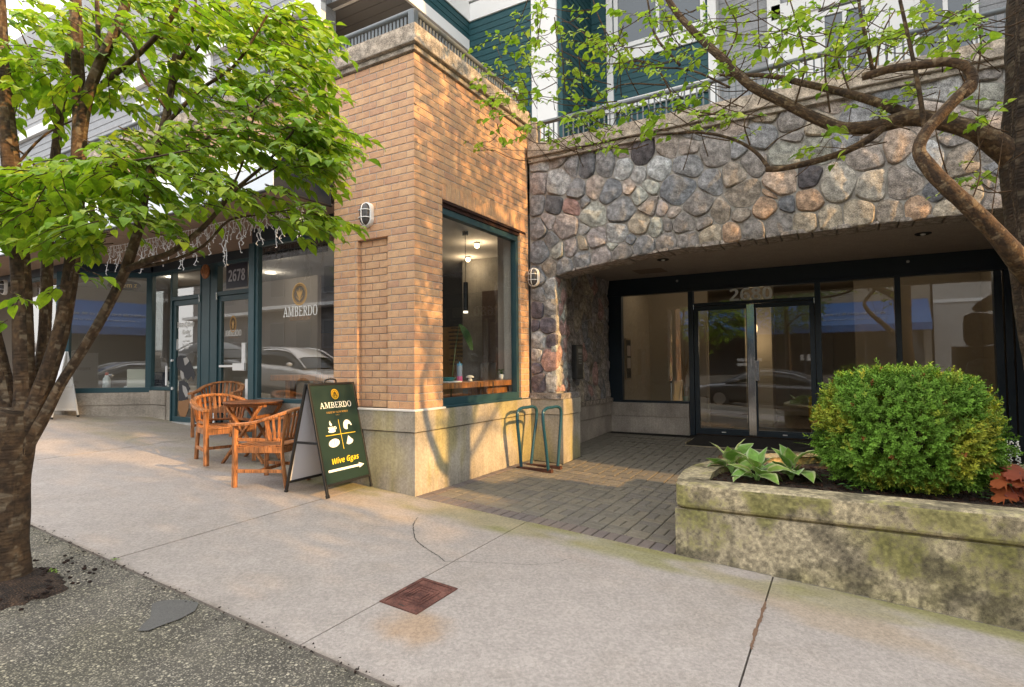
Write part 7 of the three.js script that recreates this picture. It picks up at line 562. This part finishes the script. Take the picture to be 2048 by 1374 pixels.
  // wiry twigs
  const r = rng(733), list = [], twigs = []; const F3 = [[0.36, 0.57, 0.035], [0.44, 0.64, 0.045], [0.26, 0.47, 0.03], [0.50, 0.67, 0.07]];
  const zones = [[1000, 110, 60, 50, 20], [1080, 60, 70, 55, 26], [1120, 150, 80, 60, 34], [1010, 210, 70, 50, 20], [1110, 240, 80, 50, 26], [1220, 60, 80, 55, 30], [1260, 150, 90, 60, 34], [1250, 240, 90, 40, 26], [1370, 60, 80, 55, 28], [1400, 140, 80, 45, 20], [1380, 230, 90, 40, 20], [1520, 50, 90, 50, 30], [1540, 130, 80, 50, 22], [1480, 250, 60, 30, 9], [1660, 50, 90, 50, 30], [1680, 130, 70, 40, 18], [1780, 60, 90, 50, 28], [1890, 50, 80, 45, 26], [1960, 80, 50, 50, 14], [1860, 190, 60, 30, 8], [1970, 230, 40, 40, 9], [1960, 350, 50, 30, 6], [980, 285, 50, 18, 7], [1200, 300, 60, 20, 7], [1720, 230, 60, 30, 7], [1650, 290, 60, 30, 5]];
  const right = V(Math.cos(0.524), 0, -Math.sin(0.524)), fw = V(FWD.x, 0, FWD.z).normalize(); for (const [u, v, ru, rv, n] of zones) for (let i = 0; i < n; i++) { const a = r() * 6.28, k = Math.sqrt(r()), p = hitZ(u + Math.cos(a) * ru * k, v + Math.sin(a) * rv * k, rr(r, -1.3, 0.15)); const hd = rr(r, 1.2, 5.0); const dir = right.clone().multiplyScalar(Math.cos(hd)).addScaledVector(fw, Math.sin(hd)).add(V(0, rr(r, -0.3, 0.6), 0)).normalize(); spray(list, twigs, p, dir, rr(r, 0.10, 0.26), r, 3 + Math.floor(r() * 4), rr(r, 0.55, 1.0), 0.8, 0.15); if (r() < 0.4) { const q = p.clone().addScaledVector(dir, -rr(r, 0.2, 0.5)).add(V(0, rr(r, -0.2, 0.1), 0)); twigs.push(limb([q, q.clone().lerp(p, 0.5).add(V(0, -0.03, 0)), p], [0.005, 0.004, 0.003], 4, 3)); } }
  // crown above the picture, shading the court
  for (let i = 0; i < 110; i++) { const a = r() * 6.28, k = Math.sqrt(r()); const p = V(3.6 + Math.cos(a) * 2.6 * k, rr(r, 4.2, 6.6), -0.8 + Math.sin(a) * 1.7 * k); if (p.y < 4.3 + 0.25 * Math.abs(p.x - 3.6)) p.y += 0.6; const hd = r() * 6.28; spray(list, twigs, p, V(Math.cos(hd), rr(r, -0.3, 0.4), Math.sin(hd)).normalize(), rr(r, 0.2, 0.4), r, 6, 1, 0.8, 0.15); }
  mesh('twigs', twigs.map((g) => g.translate(-o.x, -o.y, -o.z)), mBark2, t, true).userData.kind = 'stuff'; foliage(t, list, leafGeo(0.098, 0.064, { base: 0.75 }), F3.map((c) => leafM(...c, 0.6)), F3); }
// --- street trees down the hill and over the road: they break the low sun into flecks and stand in the reflections
function farTree(label, x, z, h, R, ry, n, seed, size = 1.9, cut = 0.39) { const t = thing('avenue_tree', label, 'tree', [x, G(x, Math.max(z, 0.01)) - (z > 5.2 ? 0.1 : 0), z], 0, 'street trees along the road'); const r = rng(seed), list = [], wood = []; mesh('trunk', limb([V(0, -0.1, 0), V(0.05, h * 0.3, 0), V(0, h * 0.55, 0.08), V(0.05, h * 0.85, 0)], [0.17, 0.12, 0.10, 0.04], 12, 4, 0.1, seed), mBarkDark, t); for (let i = 0; i < 14; i++) { const a = i * 2.4, y = h * rr(r, 0.35, 0.8); wood.push(limb([V(0, y, 0), V(Math.cos(a) * R * 0.4, y + 0.5, Math.sin(a) * R * 0.4), V(Math.cos(a) * R * 0.85, y + rr(r, 0.3, 1.2), Math.sin(a) * R * 0.85)], [0.05, 0.03, 0.01], 6, 4)); } mesh('branches', wood, mBarkDark, t); for (let i = 0; i < n; i++) { let d; do d = V(rr(r, -1, 1), rr(r, -1, 1), rr(r, -1, 1)); while (d.lengthSq() > 1); const lump = n2(d.x * 3 + seed, d.y * 3 + d.z * 2, seed); if (lump < cut) continue; const p = V(d.x * R, h * 0.68 + d.y * ry, d.z * R).add(t.position); list.push({ p, q: new THREE.Quaternion().setFromEuler(new THREE.Euler(r() * 6.28, r() * 6.28, r() * 6.28)), s: size * rr(r, 0.8, 1.2), k: i, d: 0 }); } foliage(t, list, leafGeo(0.088, 0.05), [], [[0.10, 0.22, 0.03], [0.14, 0.28, 0.035], [0.08, 0.18, 0.03]], 0); return t; }
farTree('leafy street tree down the hill nearest the planter', 9.2, -0.2, 10.2, 2.2, 2.0, 5200, 21, 1.9, 0.52);
farTree('leafy street tree by the kerb below the planter', 10.2, 3.4, 6.2, 2.3, 2.6, 14000, 22);
farTree('leafy street tree farther down the hill on the walk', 14.5, 1.0, 6.2, 2.4, 1.7, 12000, 23);
farTree('leafy street tree third down the hill at the kerb', 19.5, 3.6, 7.4, 2.8, 3.2, 16000, 24);
farTree('leafy street tree third down the hill by the wall', 20.5, -0.4, 7.6, 2.6, 2.4, 12000, 25);
farTree('bare-trunked street tree across the road before the blue awning', 1.5, 13.9, 7.5, 2.0, 2.0, 4500, 26, 1.7);
farTree('bare-trunked street tree across the road before the grey flats', -14, 13.9, 7.5, 2.2, 2.2, 4500, 27, 1.7);

{ const p = hitG(100, 1146), t = thing('weed_tuft', 'small green weed at the foot of the street tree', 'plant', [p.x, G(p.x, p.z), p.z]); const g = blade(0.05, 0.02, { nx: 2, ny: 4, arch: 0.6 }), m = leafM(0.30, 0.48, 0.05, 0.4), r = rng(9); for (let i = 0; i < 22; i++) { const o = inst('leaf', g, m, t); o.position.set(rr(r, -0.05, 0.05), 0.005, rr(r, -0.04, 0.04)); o.rotation.order = 'YXZ'; o.rotation.set(rr(r, -1.0, -0.2), r() * 6.28, 0); o.scale.setScalar(rr(r, 0.5, 1.1)); }
  const q = hitG(232, 1120), t2 = thing('weed_tuft', 'tiny green weed growing in the joint between verge and walk', 'plant', [q.x, G(q.x, q.z), q.z]); for (let i = 0; i < 9; i++) { const o = inst('leaf', g, m, t2); o.position.set(rr(r, -0.02, 0.02), 0.002, rr(r, -0.02, 0.02)); o.rotation.order = 'YXZ'; o.rotation.set(rr(r, -1.0, -0.2), r() * 6.28, 0); o.scale.setScalar(rr(r, 0.3, 0.6)); }
  // fallen leaves and crumbs swept into the joint and round the tree
  const L = []; for (let i = 0; i < 260; i++) { const x = rr(r, -2.2, 3.2), z = 2.49 + rr(r, -0.03, 0.05) * (1 + r()), k = rr(r, 0.004, 0.012); L.push(new THREE.TetrahedronGeometry(k).rotateY(r() * 6).scale(1, 0.5, 1).translate(x, G(x, z) + 0.002, z)); } for (let i = 0; i < 160; i++) { const a = r() * 6.28, d = rr(r, 0.12, 0.46), x = -0.70 + Math.cos(a) * d, z = 3.02 + Math.sin(a) * d, k = rr(r, 0.005, 0.018); L.push(new THREE.DodecahedronGeometry(k).scale(1, 0.6, 1).translate(x, G(x, z) + 0.012 + 0.03 * (1 - d / 0.46), z)); } const m2 = mesh('litter', L, M({ color: lin(0.22, 0.12, 0.07), map: rep(tSoil, 3), roughness: 1 })); tag(m2, 'brown bark crumbs and leaf litter along the verge joint', 'litter', null, 'stuff'); }
// ---------------------------------------------------------------- across the road: seen in the glass
const gO = (x) => -0.066 * x - 0.1;
{ const b = thing('shop_building', 'low cream shop building across the road with a long blue awning', 'building', [-3.3, gO(-3.3), 16.6]); const mC = M({ color: lin(0.50, 0.46, 0.40), map: rep(tFine, 0.8), roughness: 0.85 }); mesh('wall', [bx(-10.6, 10.6, 3.7, 6.2, 0, 8), bx(-10.6, 10.6, 0, 0.6, 0.1, 8), bx(-10.6, 10.6, 0.6, 3.7, 7.5, 8), bx(-10.6, -10.3, 0.6, 3.7, 0, 8), bx(10.3, 10.6, 0.6, 3.7, 0, 8)], mC, b); mesh('roof_edge', rb(-10.8, 10.8, 6.2, 6.5, -0.2, 8, 0.03), mWhite, b); for (let i = 0; i < 8; i++) { const x = -10.2 + i * 2.6; mesh('shop_window', paneZ(x + 0.08, x + 2.5, 0.6, 3.0, 0.06), MP({ color: lin(0.02, 0.022, 0.025), roughness: 0.06 }), b); mesh('mullion', rb(x - 0.04, x + 0.08, 0.6, 3.1, 0, 0.14, 0.01), M({ color: lin(0.06, 0.06, 0.065), roughness: 0.5 }), b); } mesh('notice', [bx(2.2, 3.4, 1.3, 1.45, 0.04, 0.05), bx(2.2, 3.2, 1.05, 1.2, 0.04, 0.05), bx(5.2, 6.1, 1.3, 1.6, 0.04, 0.05)], mWhite, b);
  const a = thing('shop_awning', 'long blue shop awning across the road with white lettering', 'awning', [-3.3, gO(-3.3), 16.55]); const mB = M({ color: lin(0.035, 0.13, 0.36), roughness: 0.75 }); const s = new THREE.Shape([[0, 2.75], [1.25, 2.62], [1.25, 2.95], [0, 4.1]].map(([q, y]) => new THREE.Vector2(q, y))); mesh('canopy', new THREE.ExtrudeGeometry(s, { depth: 21.0, bevelEnabled: false }).rotateY(Math.PI / 2).translate(-10.5, 0, 0), mB, a); const r = rng(17), g = []; const row = (x0, x1, y, h) => { for (let x = x0; x < x1; ) { const w = rr(r, 0.05, 0.13), z = -1.25 * (4.1 - y) / 1.15 - 0.012; g.push(new THREE.BoxGeometry(w, h * rr(r, 0.7, 1), 0.01).rotateX(-0.83).translate(x, y, z)); x += w + rr(r, 0.02, 0.07); } }; row(5.2, 8.8, 3.45, 0.26); row(5.2, 8.8, 3.2, 0.1); row(-1.5, 2.4, 3.45, 0.24); row(-1.5, 2.0, 3.2, 0.1); row(-8.5, -5, 3.45, 0.24); mesh('lettering', g, mWhite, a); }
{ const b = thing('white_building', 'white rendered building across the road with sash window and dark doorway', 'building', [12.4, gO(12.4), 16.6]); mesh('wall', [bx(-5.0, -4.4, 0, 9, 0, 8), bx(-4.4, -1.6, 2.9, 9, 0, 8), bx(-1.6, -0.2, 0, 9, 0, 8), bx(-0.2, 1.3, 4.2, 9, 0, 8), bx(-0.2, 1.3, 0, 1.7, 0, 8), bx(1.3, 5, 0, 9, 0, 8), bx(-4.4, -1.6, 0, 2.9, 2.5, 8)], M({ color: lin(0.74, 0.74, 0.73), map: rep(tFine, 0.7), roughness: 0.8 }), b); mesh('doorway', [bx(-4.4, -1.6, 0, 2.9, 2.3, 2.45), bx(-4.4, -4.2, 0, 2.9, 0.1, 2.3), bx(-1.8, -1.6, 0, 2.9, 0.1, 2.3)], M({ color: lin(0.05, 0.035, 0.025), roughness: 0.8 }), b); const w = mesh('window', frameZ(-0.2, 1.3, 1.7, 4.2, 0.02, 0.1, 0.06), mWhite, b); mesh('sash', rb(-0.1, 1.2, 2.9, 3.02, -0.03, 0.03, 0.004), mWhite, w); mesh('pane', paneZ(-0.1, 1.2, 1.8, 4.1, 0.0), MP({ color: lin(0.04, 0.05, 0.055), roughness: 0.05 }), w); mesh('string_course', rb(-5, 5, 4.9, 5.05, -0.06, 0.0, 0.01), mWhite, b); }
{ const b = thing('grey_flats', 'grey block of flats across the road with rows of dark windows', 'building', [-25.5, gO(-25.5), 17.5]); mesh('wall', bx(-11.3, 11.3, 0, 10, 0, 8), M({ color: lin(0.34, 0.33, 0.34), map: rep(tFine, 0.7), roughness: 0.85 }), b); mesh('cornice', rb(-11.5, 11.5, 10, 10.4, -0.4, 8, 0.04), mWhite, b); mesh('balcony', rb(-11.3, 11.3, 3.1, 3.3, -0.8, 0, 0.03), mWhite, b); for (let f = 0; f < 3; f++) for (let i = 0; i < 9; i++) { const x = -10 + i * 2.3, y = 0.8 + f * 3.1; const w = mesh('window', frameZ(x, x + 1.3, y, y + 1.6, -0.0, 0.07, 0.05), M({ color: lin(0.2, 0.2, 0.21), roughness: 0.6 }), b); mesh('pane', paneZ(x + 0.07, x + 1.23, y + 0.07, y + 1.53, -0.03), MP({ color: lin(0.03, 0.032, 0.04), roughness: 0.06 }), w); } }
// parked cars
function car(label, x, z, col, face = 1) { const y = -0.066 * x - 0.25, t = thing('parked_car', label, 'car', [x, y, z], face > 0 ? 0 : Math.PI, 'cars parked along the kerb'); t.rotation.z = face > 0 ? Math.atan(-0.066) : Math.atan(0.066); const mB = MP({ color: lin(...col), roughness: 0.35, metalness: 0.3, clearcoat: 1, clearcoatRoughness: 0.05 }), mG = MP({ color: lin(0.015, 0.017, 0.018), roughness: 0.05 }), mK = M({ color: lin(0.015, 0.015, 0.015), roughness: 0.8 });
  const grid = (sect, n) => { const pos = [], idx = []; const m = sect[0].length; sect.forEach((s) => s.forEach((p) => pos.push(...p))); for (let i = 0; i + 1 < sect.length; i++) for (let k = 0; k + 1 < m; k++) { const a = i * m + k; idx.push(a, a + 1, a + m, a + 1, a + m + 1, a + m); } const g = new THREE.BufferGeometry(); g.setAttribute('position', new THREE.Float32BufferAttribute(pos, 3)); g.setIndex(idx); g.computeVertexNormals(); return g; };
  const body = [[-2.3, 0.55, 0.62, 0.60], [-2.26, 0.35, 0.88, 0.74], [-2.0, 0.26, 0.98, 0.86], [-1.4, 0.22, 1.0, 0.90], [-0.5, 0.20, 0.97, 0.91], [0.5, 0.20, 0.95, 0.91], [1.2, 0.22, 0.90, 0.90], [1.8, 0.25, 0.82, 0.86], [2.15, 0.30, 0.72, 0.76], [2.32, 0.45, 0.58, 0.6]].map(([px, y0, y1, w]) => { const s = []; for (let k = 0; k <= 20; k++) { const a = k / 20 * Math.PI * 2 - Math.PI / 2, c = Math.cos(a), q = Math.sin(a); s.push([px, (y0 + y1) / 2 + (y1 - y0) / 2 * Math.sign(q) * Math.abs(q) ** 0.45, w * Math.sign(c) * Math.abs(c) ** 0.35]); } return s; }); mesh('body', grid(body), mB, t);
  const cab = [[-1.75, 0.96, 0.98, 0.74], [-1.35, 0.94, 1.22, 0.74], [-0.85, 0.92, 1.40, 0.72], [-0.2, 0.92, 1.46, 0.72], [0.3, 0.92, 1.42, 0.72], [0.8, 0.92, 1.2, 0.74], [1.3, 0.90, 0.92, 0.76]]; const sec = (f, g2, yA) => cab.map(([px, y0, y1, w]) => { const s = []; for (let k = 0; k <= 12; k++) { const a = k / 12 * Math.PI, c = Math.cos(a), q = Math.sin(a); s.push([px, lerp(y0, y1 + g2, q ** 0.55), (w + f) * Math.sign(c) * Math.abs(c) ** 0.4 * (1 - 0.18 * q)]); } return s; }); mesh('greenhouse', grid(sec(0, 0)), mG, t); mesh('roof', [grid(cab.slice(1, 6).map(([px, y0, y1, w]) => { const s = []; for (let k = 3; k <= 9; k++) { const a = k / 12 * Math.PI, c = Math.cos(a), q = Math.sin(a); s.push([px, lerp(y0, y1, q ** 0.55) + 0.012, (w + 0.01) * Math.sign(c) * Math.abs(c) ** 0.4 * (1 - 0.18 * q)]); } return s; })), limb([V(1.3, 0.92, 0.74), V(0.8, 1.2, 0.66), V(0.3, 1.4, 0.6), V(-0.85, 1.38, 0.6), V(-1.4, 1.2, 0.65), V(-1.8, 0.97, 0.74)], [0.025], 6, 5), limb([V(1.3, 0.92, -0.74), V(0.8, 1.2, -0.66), V(0.3, 1.4, -0.6), V(-0.85, 1.38, -0.6), V(-1.4, 1.2, -0.65), V(-1.8, 0.97, -0.74)], [0.025], 6, 5)], mB, t);
  for (const s of [-1, 1]) for (const wx of [-1.4, 1.42]) { const w = mesh('wheel', cyl(V(wx, 0.33, s * 0.70), V(wx, 0.33, s * 0.915), 0.33, 0.33, 28), mK, t); mesh('rim', new THREE.CylinderGeometry(0.21, 0.21, 0.02, 20).rotateX(Math.PI / 2).translate(wx, 0.33, s * 0.92), mChrome, w); } for (const s of [-1, 1]) { mesh('headlight', new THREE.SphereGeometry(0.11, 14, 8).scale(0.7, 0.6, 1.2).translate(2.12, 0.66, s * 0.58), M({ color: lin(0.5, 0.52, 0.55), roughness: 0.1 }), t); mesh('tail_light', rb(-2.29, -2.2, 0.72, 0.84, s * 0.62 - 0.14, s * 0.62 + 0.1, 0.02), M({ color: lin(0.25, 0.01, 0.01), roughness: 0.2 }), t); mesh('mirror', new THREE.SphereGeometry(0.1, 12, 8).scale(0.7, 0.6, 1).translate(0.85, 1.0, s * 0.93), mB, t); mesh('door_line', [rb(-1.3, 0.95, 0.935, 0.95, s * 0.885 - 0.01, s * 0.885 + 0.01, 0.003)], mChrome, t); } mesh('grille', rb(2.27, 2.33, 0.4, 0.58, -0.4, 0.4, 0.02), mK, t); return t; }
car('dark grey sedan parked by the kerb opposite the entrance', 1.35, 6.5, [0.045, 0.045, 0.05], -1);
car('silver sedan parked by the kerb opposite the shop doors', -4.7, 6.5, [0.42, 0.44, 0.46], -1);
car('white sedan parked by the kerb up the hill', -10.6, 6.5, [0.72, 0.73, 0.74], 1);
car('black sedan parked by the kerb highest up the hill', -16.5, 6.5, [0.012, 0.012, 0.014], 1);
scene.traverse((o) => { if (o.isMesh) { o.castShadow = true; o.receiveShadow = true; } });
renderer.render(scene, camera);
